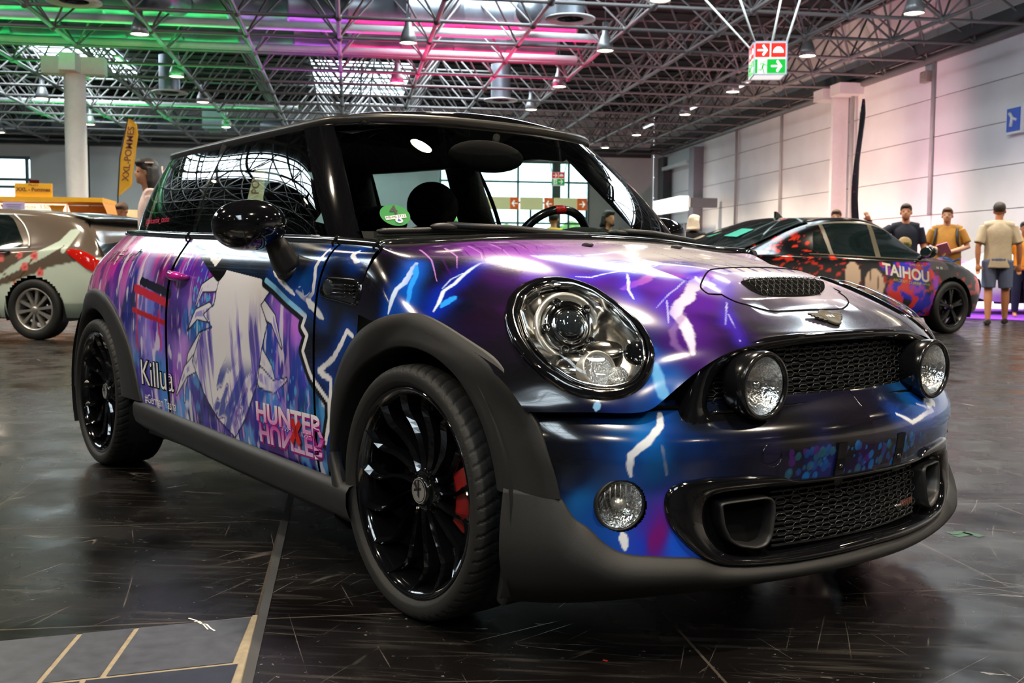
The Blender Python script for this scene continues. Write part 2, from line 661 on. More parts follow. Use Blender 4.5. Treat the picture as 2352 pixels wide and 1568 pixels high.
def glazing(name, x0, x1, z0, z1, vx, hz, th=0.09, heavy=()):
    m = MB()
    for x in vx:
        w = 0.42 if x in heavy else th
        m.box((x, 54.05, (z0 + z1) / 2), (w, 0.16, z1 - z0))
    for z in hz:
        m.box(((x0 + x1) / 2, 54.05, z), (x1 - x0, 0.12, th))
    m.box(((x0 + x1) / 2, 54.1, (z0 + z1) / 2), (x1 - x0 - 0.01, 0.02, z1 - z0 - 0.01), mi=1)
    return m.build(name, [M_FRAME, M_PANE], kind='structure')


M_FRAME = mat('green_grey_frame', (0.16, 0.24, 0.24), 0.5, noise=0.05)
glazing('window_8', 4.5, 12.3, 0, 6.15, (4.56, 6.6, 8.55, 10.55, 11.2, 12.24), (0.08, 1.0, 2.0, 3.0, 4.05, 5.1, 6.1), heavy=(10.55,))
glazing('window_9', -19.5, -15.1, 3.3, 5.85, (-19.4, -17.4, -15.25), (3.36, 4.4, 4.75, 5.78), 0.14)
# wide green trees outside the glazing
for i, (x, y, r, h) in enumerate(((5.2, 62.5, 2.4, 3.9), (9.2, 66.5, 2.2, 3.3), (14.0, 66, 2.3, 3.5), (0.4, 66, 2.3, 4.2))):
    t = thing('outdoor_tree', ['bright green tree outside the glazing, nearest the dark pillar of the near car', 'low green tree outside the glazing behind the yellow sign band',
                               'green tree outside the right end of the glazing', 'green tree outside the left end of the glazing'][i], 'tree', (x, y, 0))
    m = MB()
    for k in range(60):
        v = Vector(RNG.normal(size=3)).normalized() * r * 0.75 * RNG.random() ** 0.3
        m.ellipsoid((v.x, v.y, h * 0.62 + v.z * 0.62), (r * 0.30, r * 0.30, r * 0.24), n=7, m=5)
    m.build('foliage', M_OUT, t)
    m = MB()
    m.tube([(0, 0, -0.2), (0.05, 0, h * 0.6)], [0.18, 0.1])
    m.build('trunk', M_DARKSTEEL, t)
m = MB()
m.box((-3, 72, -0.25), (70, 36, 0.1))
m.build('ground', mat('outdoor_paving', (0.5, 0.5, 0.47), 0.8, noise=0.1), kind='structure')

# ------------------------------------------------------------------ space frame roof
MOD = 2.27
XS = [WALL_X - 0.05 - MOD * k for k in range(18)]
YS = [2.4 + MOD * k for k in range(23)]
YS = [YS[0] - MOD * k for k in range(9, 0, -1)] + YS
HT = 1.55


def bar(m, a, b, r, n=6):
    m.tube([a, b], r, n, caps=False)


M_FR = [mat('space_frame_steel', (0.15, 0.135, 0.13), 0.42, noise=0.12, scale=1.5)]
for i, x in enumerate(XS):                      # chords along the hall, one truss line per object
    m = MB()
    bar(m, (x, YS[0], TRUSS_Z), (x, YS[-1], TRUSS_Z), 0.055 if i else 0.11)
    for y in YS:
        m.ellipsoid((x, y, TRUSS_Z), (0.10, 0.10, 0.10), n=8, m=6)
    if i < len(XS) - 1:
        xt = x - MOD / 2
        bar(m, (xt, YS[0] + MOD / 2, TRUSS_Z + HT), (xt, YS[-1] - MOD / 2, TRUSS_Z + HT), 0.040)
        for j in range(len(YS) - 1):
            yt = YS[j] + MOD / 2
            for xx, yy in ((x, YS[j]), (x, YS[j + 1]), (x - MOD, YS[j]), (x - MOD, YS[j + 1])):
                bar(m, (xx, yy, TRUSS_Z), (xt, yt, TRUSS_Z + HT), 0.029, 5)
    m.build('trim_%d' % (i + 1), M_FR, kind='structure')
m = MB()
for j, y in enumerate(YS):                      # cross chords
    bar(m, (XS[0], y, TRUSS_Z), (XS[-1], y, TRUSS_Z), 0.042)
    if j < len(YS) - 1:
        bar(m, (XS[0] - MOD / 2, y + MOD / 2, TRUSS_Z + HT), (XS[-1] + MOD / 2, y + MOD / 2, TRUSS_Z + HT), 0.036)
m.build('trim_19', M_FR, kind='structure')
m = MB()                                        # dark edge beam above the back wall
m.box((-5, 53.85, TRUSS_Z + 0.12), (41, 0.25, 0.36))
m.box((15.5, 17, TRUSS_Z + 0.32), (0.25, 73, 0.3))
m.build('trim_20', M_DARKSTEEL, kind='structure')

# column with a cross-shaped head
m = MB()
CX, CY = -7.45, 31.0
m.lathe([(0.285, 0), (0.285, 6.05)], 40, Matrix.Translation((CX, CY, 0)))
m.box((CX, CY, 6.2), (1.64, 0.42, 0.46))
m.box((CX, CY, 6.2), (0.42, 1.64, 0.46))
m.build('column', M_WHITE, kind='structure')
m = MB()
m.box((15.35, 31.97, 3.15), (0.5, 0.16, 6.3))
m.box((15.3, 31.4, 6.35), (0.8, 0.7, 0.34))
m.box((15.3, 32.6, 6.35), (0.8, 0.7, 0.34))
m.build('trim_21', mat('rosy_wall_trim', (0.72, 0.66, 0.66), 0.5, noise=0.04), kind='structure')
m = MB()
for y in (26.99, 37.21, 41.76):
    m.tube([(15.62, y, 2.3), (15.62, y, 6.5)], 0.05, 8)
for y in (31.5, 32.5):
    m.tube([(15.55, y, 0.2), (15.55, y, 6.3)], 0.06, 8)
m.build('trim_22', mat('wall_pipe', (0.42, 0.40, 0.39), 0.4, noise=0.1), kind='structure')
# gate at the far end of the right wall
t = thing('hall_gate', 'grey gate with dark posts and glazed door at the far end of the right wall', 'gate', (15.5, 48.6, 0))
m = MB()
m.box((0, -2.2, 3.1), (0.5, 0.7, 6.2))
m.build('post', mat('mauve_post', (0.20, 0.18, 0.20), 0.5, noise=0.05), t)
m = MB()
m.box((0, 2.6, 3.1), (0.5, 0.9, 6.2))
m.build('post', M_DARKSTEEL, t)
m = MB()
m.box((0.05, 0.2, 5.95), (0.2, 4.6, 0.5))
m.box((-0.2, 0.3, 5.6), (0.2, 3.9, 0.16))
m.build('head_rail', mat('gate_rail', (0.62, 0.64, 0.62), 0.5, noise=0.05), t)
m = MB()
m.box((0.05, 0.2, 1.45), (0.08, 3.9, 2.9), mi=1)
for y in (-1.7, -0.7, 0.4, 1.2, 2.1):
    m.box((-0.02, y, 1.45), (0.1, 0.09, 2.9))
for z in (0.1, 1.3, 2.95):
    m.box((-0.02, 0.2, z), (0.1, 3.9, 0.2 if z > 2 else 0.09))
m.build('glazed_door', [mat('pale_frame', (0.65, 0.72, 0.74), 0.45, noise=0.03), mat('grey_pane', (0.36, 0.37, 0.40), 0.2, noise=0.03)], t)
t = thing('light_box', 'white lit sign box on a bracket in front of the far gate', 'sign', (14.2, 46.1, 3.55))
m = MB()
m.box((0, 0.0, 0), (0.35, 4.2, 0.62))
for k in (-1.05, 0, 1.05):
    m.box((-0.18, k, 0), (0.02, 0.03, 0.62), mi=1)
m.build('lit_panel', [mat('sign_glow', (1, 1, 1), emit=(1.0, 0.98, 0.94), strength=1.35), mat('warm_seam', (0.8, 0.6, 0.4), 0.5, noise=0.05)], t)
m = MB()
m.box((0.7, -2.4, 0.0), (1.2, 0.3, 0.4))
m.build('bracket', mat('bracket_grey', (0.25, 0.25, 0.26), 0.5, noise=0.05), t)

# small things on the right wall
t = thing('wall_sign', 'white and blue square sign on the pale right wall', 'sign', (15.6, 23.3, 4.38))
m = MB()
m.box((0, 0, 0), (0.06, 0.62, 0.66))
m.build('board', M_WHITE, t)
m = MB()
m.box((-0.04, 0, 0), (0.02, 0.5, 0.54))
m.build('blue_field', mat('sign_blue', (0.03, 0.10, 0.55), 0.4, noise=0.03), t)
m = MB()
m.tube([(-0.06, 0.12, 0.16), (-0.06, 0.02, 0.04), (-0.06, 0.06, -0.16)], 0.045, 6)
m.tube([(-0.06, 0.02, 0.04), (-0.06, -0.14, -0.02)], 0.035, 6)
m.build('pictogram', M_WHITE, t)
o = MB()
o.box((0, 0, 0), (0.16, 0.34, 0.3))
o.box((-0.09, 0, 0.02), (0.04, 0.24, 0.18))
o = o.build('wall_box', mat('taupe_plastic', (0.30, 0.26, 0.22), 0.5, noise=0.05), bevel=0.01)
o.location = (15.55, 27.27, 6.05)
prop(o, 'small taupe junction box high on the pale right wall', 'box')

# ------------------------------------------------------------------ lamps
M_SHADE = mat('lamp_shade', (0.22, 0.22, 0.22), 0.35, metal=0.4, noise=0.1)


def make_lamp():
    t = thing('high_bay_lamp', 'lamp', 'lamp')
    m = MB()
    m.lathe([(0.075, 0.62), (0.09, 0.44), (0.13, 0.34), (0.19, 0.18), (0.225, 0.0), (0.215, 0.0), (0.18, 0.17), (0.12, 0.33), (0.02, 0.4)], 28)
    m.build('shade', M_SHADE, t)
    m = MB()
    m.lathe([(0.001, 0.015), (0.12, 0.01), (0.213, 0.03), (0.16, 0.1), (0.001, 0.12)], 28)
    m.build('diffuser', M_LAMP, t)
    m = MB()
    m.tube([(0, 0, 0.6), (0, 0, 2.36)], 0.018, 6)
    m.box((0, 0, 0.66), (0.13, 0.13, 0.14))
    m.build('hanger', M_DARKSTEEL, t)
    return t


LAMPS = [(-5.47, 29.67, 'above the big duct, left of the roof'), (1.6, 29.45, 'in front of the pink pipe'), (7.11, 29.48, 'in front of the right roof lights'),
         (12.95, 29.11, 'below the exit cube, left of it'), (-5.53, 36.12, 'above the round diffuser left'), (1.58, 35.97, 'just above the near car roof'),
         (13.1, 35.49, 'second along the right wall'), (-11.23, 41.88, 'left of the white column, higher one'), (-5.44, 41.67, 'third in the line above the yellow flag'),
         (7.02, 35.6, 'behind the large round diffuser'), (6.99, 41.07, 'beside the lit round diffuser'), (13.21, 41.12, 'third along the right wall'),
         (-11.27, 49.39, 'just right of the white column'), (-5.42, 49.06, 'beside the grey air unit'), (13.11, 47.97, 'fourth along the right wall'),
         (6.99, 23.74, 'at the top edge of the picture'), (12.96, 53.44, 'farthest along the right wall, by the corner'),
         (13.23, 23.82, 'half hidden behind the exit cube'), (-16.19, 53.3, 'far left above the fries stand')]
proto = make_lamp()
for i, (x, y, where) in enumerate(LAMPS):
    t = proto if i == 0 else copy_tree(proto)
    x, y = x * .908, y * .908
    t.location = (x, y, 6.3)
    prop(t, 'round glowing high bay lamp ' + where, 'lamp', 'high bay lamps under the roof')
    if y < 48:
        light('lamp_light', 'SPOT', (x, y, 6.25), 1100 if y < 36 else 1900, (1.0, 0.86, 0.66), (x, y, 0), 0.2, spot=125)
for y in (16.0, 10.6, 5.2, -0.2, -5.6):              # the same rows go on over and behind the camera
    for x in (-10.2, -4.9, 1.5, 6.4, 11.9):
        t = copy_tree(proto)
        t.location = (x, y, 6.3)
        prop(t, 'high bay lamp above the cars, reflected in the black paint', 'lamp', 'high bay lamps over the near cars')
        light('lamp_light', 'SPOT', (x, y, 6.25), 1200, (1.0, 0.86, 0.66), (x, y, 0), 0.2, spot=125)

# ------------------------------------------------------------------ ducts, pipes, diffusers
def along_x(name, label, cat, x0, x1, y, z, r, material, group=None, ring=0.0, n=28):
    m = MB()
    Mx = Matrix.Translation((x0, y, z)) @ Matrix.Rotation(R(90), 4, 'Y')
    prof = []
    k = int((x1 - x0) / 1.5)
    for i in range(k + 1):
        h = (x1 - x0) * i / k
        if ring:
            prof += [(r, h), (r + ring, h + 0.02), (r + ring, h + 0.08), (r, h + 0.1)]
        else:
            prof.append((r, h))
    m.lathe(prof, n, Mx)
    o = m.build(name, material)
    return prop(o, label, cat, group)


along_x('ventilation_duct', 'wide silver ventilation duct under the roof, nearest one', 'duct', -25.9, 6.0, 28.7, 7.56, 0.5, M_DUCT, ring=0.025)
along_x('ventilation_duct', 'second silver ventilation duct behind the nearest one', 'duct', -25.9, 6.0, 31.5, 7.5, 0.45, M_DUCT, ring=0.025)
along_x('ventilation_duct', 'far silver duct close to the back wall', 'duct', -25.9, 2.0, 52.0, 7.3, 0.42, M_DUCT, ring=0.02)
M_PIPE = mat('pale_pipe', (0.70, 0.70, 0.70), 0.35, noise=0.05)
along_x('sprinkler_pipe', 'pale pipe lit green and pink, upper one', 'pipe', -25.9, 6.6, 28.1, 6.9, 0.11, M_PIPE)
along_x('sprinkler_pipe', 'pale pipe lit green and pink, lower one', 'pipe', -25.9, 6.6, 30.9, 6.88, 0.10, M_PIPE)
along_x('sprinkler_pipe', 'thin far pipe lit green above the yellow flag', 'pipe', -14, -2.0, 43.4, 7.0, 0.08, M_PIPE)


def make_diffuser():
    t = thing('air_diffuser', 'x', 'vent')
    m = MB()
    m.lathe([(0.30, 0.02), (0.565, 0.0), (0.565, 0.035), (0.32, 0.08)], 36)
    m.build('ring', M_WHITE, t)
    m = MB()
    m.lathe([(0.33, 0.05), (0.33, 1.2)], 30)
    m.lathe([(0.31, 0.5), (0.0, 0.45)], 30)
    m.build('duct_neck', M_DUCT, t)
    m = MB()
    for k in range(8):
        a = k * math.pi / 4
        m.box((0.16 * math.cos(a), 0.16 * math.sin(a), 0.1), (0.3, 0.012, 0.08), rz=a)
    m.lathe([(0.08, 0.03), (0.08, 0.14), (0.0, 0.14)], 14)
    m.build('swirl_vane', M_DARKSTEEL, t)
    return t


pd = make_diffuser()
for i, (x, y, where) in enumerate(((5.04, 24.36, 'at the top of the picture, right of centre'), (-5.92, 24.73, 'at the top left edge of the picture'),
                                   (-5.92, 37.16, 'left, behind the green pipes'), (5.17, 36.64, 'just above the near car windscreen'))):
    t = pd if i == 0 else copy_tree(pd)
    t.location = (x * .975, y * .975, 6.35)
    prop(t, 'round white swirl air diffuser ' + where, 'vent', 'round air diffusers under the roof')
for x, y, lab in ((5.2, 25.2, 'thick silver branch duct lit pink beside the round diffuser'), (-3.6, 25.2, 'thick silver branch duct lit green beside the round diffuser')):
    m = MB()
    m.tube([(x - 0.9, y + 0.4, 6.95), (x - 0.7, y + 1.4, 7.15), (x - 0.6, y + 2.6, 7.3)], 0.34, 24)
    prop(m.build('branch_duct', M_DUCT), lab, 'duct')
m = MB()
m.box((0, 0, 0), (0.9, 0.9, 0.95))
m.box((0, 0, -0.52), (0.5, 0.5, 0.1))
o = m.build('air_unit', mat('unit_grey', (0.30, 0.36, 0.38), 0.45, noise=0.05), bevel=0.02)
o.location = (-5.6, 46.5, 6.9)
prop(o, 'grey box air unit under the roof near the yellow flag', 'air unit')
# fluorescent tubes
for i, (x, y) in enumerate(((-6.6, 33.0), (12.6, 33.5), (12.6, 38.5), (12.4, 43.5))):
    t = thing('tube_light', ['short white tube lamp among the green lit trusses', 'slanted tube lamp near the right wall, nearest one', 'slanted tube lamp near the right wall, middle one',
                             'slanted tube lamp near the right wall, farthest one'][i], 'lamp', (x, y, 6.75))
    m = MB()
    m.box((0, 0, 0), (0.14, 1.5, 0.06))
    m.build('tray', M_WHITE, t)
    m = MB()
    m.tube([(0, -0.7, -0.06), (0, 0.7, -0.06)], 0.035, 8)
    m.build('glass_tube', mat('tube_glow', (1, 1, 1), emit=(0.9, 1, 1), strength=1.2) if i == 0 else MATS['tube_glow'], t)

# ------------------------------------------------------------------ hanging exit cubes
M_SRED = mat('sign_red', (0.75, 0.012, 0.004), 0.4, emit=(0.85, 0.012, 0.004), strength=0.85)
M_SGRN = mat('sign_green', (0.0, 0.30, 0.02), 0.4, emit=(0.0, 0.34, 0.02), strength=0.85)
M_SWHT = mat('sign_white', (0.9, 0.88, 0.84), 0.4, emit=(0.95, 0.9, 0.84), strength=0.75)
M_SFRM = mat('sign_frame', (0.55, 0.58, 0.66), 0.4, noise=0.03)


def arrow(m, M, c, s, ang):
    """straight arrow with a swept head, drawn in the sign plane"""
    ca, sa = math.cos(ang), math.sin(ang)
    for pts in ([(-.45, -.08), (.25, -.08), (.25, .08), (-.45, .08)], [(-.02, .42), (.10, .5), (.46, 0), (.28, -.02)], [(-.02, -.42), (.28, .02), (.46, 0), (.10, -.5)],
                [(-.02, .42), (-.02, .30), (.2, .02), (.3, .0)], [(-.02, -.42), (.3, 0), (.2, -.02), (-.02, -.30)]):
        q = [M @ Vector((c[0] + s * (x * ca - y * sa), c[1] + s * (x * sa + y * ca), 0.004)) for x, y in pts]
        m.add(q, [tuple(range(len(q)))])


def sign_face(t, M, S, ang):
    h = S / 2
    for nm, mt, x0, x1, y0, y1 in (('red_field', M_SRED, -.47, -.02, .03, .46), ('red_field', M_SRED, .02, .47, .03, .46), ('green_field', M_SGRN, -.47, -.39, -.47, -.03),
                                   ('green_field', M_SGRN, -.10, .47, -.47, -.03)):
        m = MB()
        m.add([M @ Vector((a * S, b * S, 0.002)) for a, b in ((x0, y0), (x1, y0), (x1, y1), (x0, y1))], [(0, 1, 2, 3)])
        m.build(nm, mt, t)
    for c_, s_ in (((-.245 * S, .245 * S), .36 * S), ((.2 * S, -.25 * S), .38 * S)):
        m = MB()
        arrow(m, M, c_, s_, ang)
        m.build('white_arrow', M_SWHT, t)
    m = MB()
    q = [M @ Vector((.245 * S + .165 * S * math.cos(a), .165 * S + .19 * S * math.sin(a), 0.004)) for a in np.linspace(0, math.pi, 20)]
    m.add(q, [tuple(range(20))])
    m.build('white_symbol', M_SWHT, t)
    m = MB()                                           # running figure
    P = lambda x, y: M @ Vector((x * S, y * S, 0.006))
    for pts, w in (([(-.205, -.16), (-.245, -.3)], .026), ([(-.215, -.165), (-.28, -.16), (-.32, -.2)], .013), ([(-.2, -.17), (-.16, -.21), (-.11, -.22)], .013),
                   ([(-.245, -.3), (-.27, -.36), (-.36, -.36)], .015), ([(-.245, -.3), (-.2, -.38), (-.18, -.47)], .015)):
        m.tube([P(*p) for p in pts], w * S, 6)
    m.ellipsoid(P(-.19, -.11), (.022 * S,) * 3, n=10, m=8)
    m.build('running_figure', M_SGRN, t)


def exit_cube(x, y, z, rz, S, label, wires):
    t = thing('exit_cube', label, 'exit sign', (x, y, z), rz, None)
    m = MB()
    m.box((0, 0, 0), (S, S, S))
    m.build('light_box', M_SWHT, t)
    m = MB()
    e = S / 2
    for a in (-e, e):
        for b in (-e, e):
            m.box((a, b, 0), (.03 * S + .01, .03 * S + .01, S * 1.02))
            m.box((0, a, b), (S * 1.02, .03 * S + .01, .03 * S + .01))
            m.box((a, 0, b), (.03 * S + .01, S * 1.02, .03 * S + .01))
    m.build('frame', M_SFRM, t)
    F1 = Matrix.Translation((0, -e - .004, 0)) @ Matrix(((1, 0, 0, 0), (0, 0, -1, 0), (0, 1, 0, 0), (0, 0, 0, 1)))
    F2 = Matrix.Translation((-e - .004, 0, 0)) @ Matrix(((0, 0, -1, 0), (-1, 0, 0, 0), (0, 1, 0, 0), (0, 0, 0, 1)))
    sign_face(t, F1, S, 0)
    sign_face(t, F2, S, -math.pi / 2)
    for (a, b), (c, d) in wires:
        m = MB()
        m.tube([(a * e, b * e, e), (c, d, 6.5 - z)], 0.022, 6)
        m.build('suspension_cable', mat('cable_white', (0.8, 0.8, 0.74), 0.5, noise=0.02) if 'cable_white' not in MATS else MATS['cable_white'], t)
    return t


exit_cube(8.2, 20.3, 4.92, R(-13), 0.62, 'cube exit sign with red and green panels hanging by the right wall', [((-1, -1), (-0.75, -0.2)), ((-1, 1), (-1.2, 1.2)), ((1, -1), (0.75, 0.3)), ((0.1, -1), (0.3, 0.0))])
exit_cube(9.85, 50.0, 4.95, R(-10), 0.6, 'cube exit sign seen through the near car windscreen', [((-1, -1), (-0.6, -0.03)), ((1, -1), (0.6, 0.178))])
# yellow and orange sign band in front of the glazing
t = thing('sign_band', 'long yellow and orange direction sign band before the far glazing', 'sign', (8.6, 51.5, 3.85))
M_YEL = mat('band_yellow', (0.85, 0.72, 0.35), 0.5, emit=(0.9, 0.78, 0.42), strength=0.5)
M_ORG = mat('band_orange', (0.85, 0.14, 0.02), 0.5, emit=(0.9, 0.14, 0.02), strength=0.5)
for k, (x0, x1, mt, nm) in enumerate(((-1.9, -1.3, M_ORG, 'arrow_panel'), (-1.3, -1.0, MATS['sign_blue'], 'blue_panel'), (-1.0, 0.35, M_YEL, 'yellow_panel'), (0.35, 0.8, M_ORG, 'arrow_panel'),
                                      (0.85, 2.0, M_YEL, 'yellow_panel'), (2.05, 2.5, M_ORG, 'arrow_panel'), (2.55, 3.7, M_YEL, 'yellow_panel'), (3.7, 4.2, M_ORG, 'arrow_panel'))):
    m = MB()
    m.box(((x0 + x1) / 2 - 1.2, 0, 0), (x1 - x0 - 0.02, 0.16, 0.6))
    o = m.build(nm, mt, t)
    if mt is M_ORG:
        m = MB()
        arrow(m, Matrix.Translation(((x0 + x1) / 2 - 1.2, -0.09, 0)) @ Matrix.Rotation(R(90), 4, 'X'), (0, 0), 0.34, 0 if k == 7 else math.pi)
        m.build('arrow', M_SWHT, o)
m = MB()
for x in (-3.05, 0.2, 3.0):
    m.tube([(x, 0.12, -3.85), (x, 0.12, 0.2)], 0.05, 8)
m.build('stand', M_DARKSTEEL, t)

FLOOR_MARKS = [[(-0.389, 2.596), (-0.369, 2.577), (-0.353, 2.55), (-0.34, 2.545), (-0.326, 2.513), (-0.315, 2.497)], [(-0.372, 2.568), (-0.36, 2.57), (-0.344, 2.537), (-0.332, 2.508)], [(1.928, 3.138), (1.988, 3.148), (2.012, 3.089)], [(1.927, 3.1), (1.996, 3.124)], [(0.546, 2.206), (0.554, 2.197)]]
for k, (pts, w, c) in enumerate(zip(FLOOR_MARKS, (.0022, .0018, .016, .012, .003), ((225, 220, 214), (225, 220, 214), (44, 84, 66), (44, 84, 66), (190, 40, 30)))):
    m = MB()                                            # chalk, paint and tape marks left on the floor
    P = [Vector((a, b, .0042 if k < 2 else .001)) for a, b in pts]
    for a, b in zip(P[:-1], P[1:]):
        n = (b - a).cross(Vector((0, 0, 1))).normalized() * w
        m.add([a - n, a + n, b + n, b - n], [(0, 1, 2, 3)])
    nm_ = 'floor_paint_%d_%d_%d' % c
    m.build('trim_%d' % (50 + k), MATS.get(nm_) or mat(nm_, srgb(*c), .7, noise=.2, scale=60), kind='structure')

# ------------------------------------------------------------------ paving inlay at the lower left
M_TILE = mat('slate_tile', (0.060, 0.066, 0.082), 0.38, noise=0.3, scale=30)
M_TILE2 = mat('slate_tile_dark', (0.022, 0.026, 0.042), 0.35, noise=0.3, scale=30)
M_GROUT = mat('sandy_grout', (0.27, 0.22, 0.15), 0.8, noise=0.2, scale=40)
T0, T1 = Vector((-0.24, 2.585)), Vector((-0.79, 2.49))
m = MB()
q = [(-1.6, 1.2), (-0.215, 1.5), (-0.215, 2.60), (-1.6, 2.33)]
m.add([(a, b, 0.0015) for a, b in q], [(0, 1, 2, 3)])
prop(m.build('floor_inlay_grout', M_GROUT), kind='structure')
rows = [(-0.238, [-0.238, -0.503, -0.625, -1.15, -1.6], 2.588, 2.295, M_TILE), (-0.238, [-0.238, -0.55, -0.85, -1.2, -1.6], 2.283, 1.9, M_TILE2)]
for r_, xs, ya, yb, mt in rows:
    for k in range(len(xs) - 1):
        a, c = xs[k] - 0.006, xs[k + 1] + 0.006
        if xs[k] == -0.238:
            a = -0.245
        sl = 0.17
        m = MB()
        top = lambda x, y: (x, y + (x + 0.238) * sl, 0.003)
        m.add([top(c - 0.008, yb), top(a - 0.008, yb), top(a + 0.004, ya), top(c + 0.004, ya)], [(0, 1, 2, 3)])
        m.build('trim_%d' % (30 + k + (0 if mt is M_TILE else 10)), mt, kind='structure')
m = MB()                                              # channel cover along the tiles
m.add([(-0.222, 1.5, 0.002), (-0.198, 1.5, 0.002), (-0.215, 6.0, 0.002), (-0.235, 6.0, 0.002)], [(0, 1, 2, 3)])
m.build('trim_40', M_DARKSTEEL, kind='structure')
m = MB()
m.add([(-0.238, 1.9, 0.0035), (-0.226, 1.9, 0.0035), (-0.226, 2.6, 0.0035), (-0.238, 2.6, 0.0035)], [(0, 1, 2, 3)])
m.build('trim_41', M_GROUT, kind='structure')
# ================================================================== the near car
CAR_LOC, CAR_RZ = (0.853, 2.936, 0), R(-60.85)
car = thing('car', 'small black three-door hatchback wrapped in violet and blue lightning art, in the foreground', 'car', CAR_LOC, CAR_RZ)


def mir(P):
    P = np.asarray(P, float).copy()
    P[..., 1] *= -1
    return P


# ---- clamshell bonnet with wings: rows from the lower seam up to the windscreen, columns centre -> side (x, s, z)
CL = np.array([
    [(.662, 0, .700), (.645, 0, .714), (.598, 0, .737), (.455, 0, .806), (.28, 0, .854), (.08, 0, .893), (-.10, 0, .921), (-.26, 0, .940)],
    [(.652, .22, .698), (.634, .22, .713), (.586, .22, .735), (.442, .22, .803), (.27, .22, .851), (.07, .22, .890), (-.11, .22, .918), (-.275, .22, .937)],
    [(.628, .41, .672), (.604, .40, .700), (.544, .40, .733), (.412, .40, .788), (.25, .40, .838), (.05, .40, .880), (-.13, .41, .909), (-.295, .42, .929)],
    [(.592, .54, .59), (.562, .535, .652), (.498, .53, .706), (.384, .53, .760), (.22, .53, .814), (.02, .535, .860), (-.15, .555, .893), (-.315, .57, .918)],
    [(.568, .60, .555), (.535, .608, .612), (.468, .615, .675), (.350, .62, .736), (.18, .625, .790), (-.01, .635, .841), (-.17, .660, .882), (-.30, .690, .911)],
    [(.518, .68, .555), (.490, .69, .600), (.422, .697, .660), (.302, .703, .716), (.14, .708, .768), (-.04, .712, .820), (-.155, .730, .866), (-.236, .750, .898)],
    [(.468, .745, .555), (.442, .755, .592), (.380, .765, .644), (.260, .775, .692), (.11, .780, .738), (-.05, .786, .782), (-.145, .795, .822), (-.235, .797, .838)],
    [(.425, .797, .555), (.40, .808, .588), (.33, .817, .635), (.20, .824, .672), (.07, .830, .700), (-.06, .831, .712), (-.15, .829, .72), (-.235, .826, .735)]])
CL = CL.transpose(1, 0, 2)                             # rows, columns
left = CL[:, ::-1].copy()
right = mir(CL[:, 1:])
CLF = np.concatenate([left, right], 1)                 # y + ... y -


def clam_grid(nr, nc):
    return spl(spl(CLF, nr, 0), nc, 1)


# ---- plan line of the bumper: arc length along it
_pl = smooth_curve([(.735, 0), (.729, .10), (.715, .20), (.694, .30), (.666, .40), (.629, .50), (.586, .59), (.536, .67), (.482, .738), (.427, .785), (.37, .817), (.31, .833), (.25, .838)], 400)
_dl = np.concatenate([[0], np.cumsum(np.linalg.norm(np.diff(_pl, axis=0), axis=1))])
_nl = np.gradient(_pl, axis=0)
_nl = np.stack([_nl[:, 1], -_nl[:, 0]], 1)
_nl /= np.linalg.norm(_nl, axis=1, keepdims=True)
PLEN = _dl[-1]
_zt = np.array([.12, .15, .175, .20, .235, .28, .33, .38, .42, .455, .485, .51, .532, .552, .575])
_zo = np.array([-.10, -.055, -.025, -.006, .0, -.002, -.006, -.012, -.004, .003, .002, -.010, -.030, -.052, -.075])
_zf = np.linspace(.12, .575, 300)
_zof = np.interp(_zf, _zt, _zo)
_k = np.exp(-0.5 * (np.arange(-12, 13) / 5.0) ** 2)
_zof = np.convolve(np.pad(_zof, 12, mode='edge'), _k / _k.sum(), 'valid')


def bump(q, z, off=0.0):
    """bumper surface: q = signed arc length from the middle (minus = the car's right), z = height"""
    q, z, off = np.broadcast_arrays(np.asarray(q, float), np.asarray(z, float), np.asarray(off, float))
    a = np.abs(q)
    x, s = np.interp(a, _dl, _pl[:, 0]), np.interp(a, _dl, _pl[:, 1])
    nx, ns = np.interp(a, _dl, _nl[:, 0]), np.interp(a, _dl, _nl[:, 1])
    fade = np.clip((PLEN - a) / 0.5, 0, 1)
    o = np.interp(z, _zf, _zof) * (0.30 + 0.70 * fade) + off
    return np.stack([x + nx * o, np.sign(q) * (s + ns * o), z], -1)


def q_of_s(s):
    return np.interp(np.abs(s), _pl[:, 1], _dl) * np.sign(s)


# ---- flank: columns front seam -> round the tail, rows sill -> waist
BELT = np.array([(-.235, .742, .905), (-.36, .742, .914), (-.60, .742, .926), (-1.0, .742, .938), (-1.58, .738, .954), (-2.0, .725, .968), (-2.30, .70, .978),
                 (-2.52, .662, .983), (-2.66, .60, .985), (-2.76, .46, .985), (-2.80, .24, .985), (-2.81, 0, .985)])
SIDE0 = np.array([(-.235, .826), (-.36, .829), (-.60, .832), (-1.0, .834), (-1.58, .838), (-2.0, .842), (-2.34, .838), (-2.60, .815), (-2.80, .735), (-2.925, .53), (-2.975, .26), (-2.985, 0)])
_rz = [.275, .32, .45, .60, .70, .78, .84, .89]
_rn = [-.022, -.012, -.003, .0, -.003, -.012, -.028, -.055]          # inset of each row from the widest line
rows = []
_t = np.gradient(SIDE0, axis=0)
_n = np.stack([_t[:, 1], -_t[:, 0]], 1)
_n /= np.linalg.norm(_n, axis=1, keepdims=True)
_n *= np.where((_n * SIDE0).sum(1, keepdims=True) < 0, -1, 1)
_n[0], _n[-1] = (0, 1), (-1, 0)
for z, d in zip(_rz, _rn):
    w = np.clip((z - .72) / .2, 0, 1) ** 1.5
    P = SIDE0 + _n * d
    tail = np.clip((-SIDE0[:, 0] - 2.2) / .6, 0, 1)
    P = P + np.stack([tail * w * .05, -tail * w * .03], 1)
    rows.append(np.concatenate([P, np.full((len(P), 1), z)], 1))
rows.append(BELT)
SD = np.array(rows)                                   # rows, columns, (x, s, z)
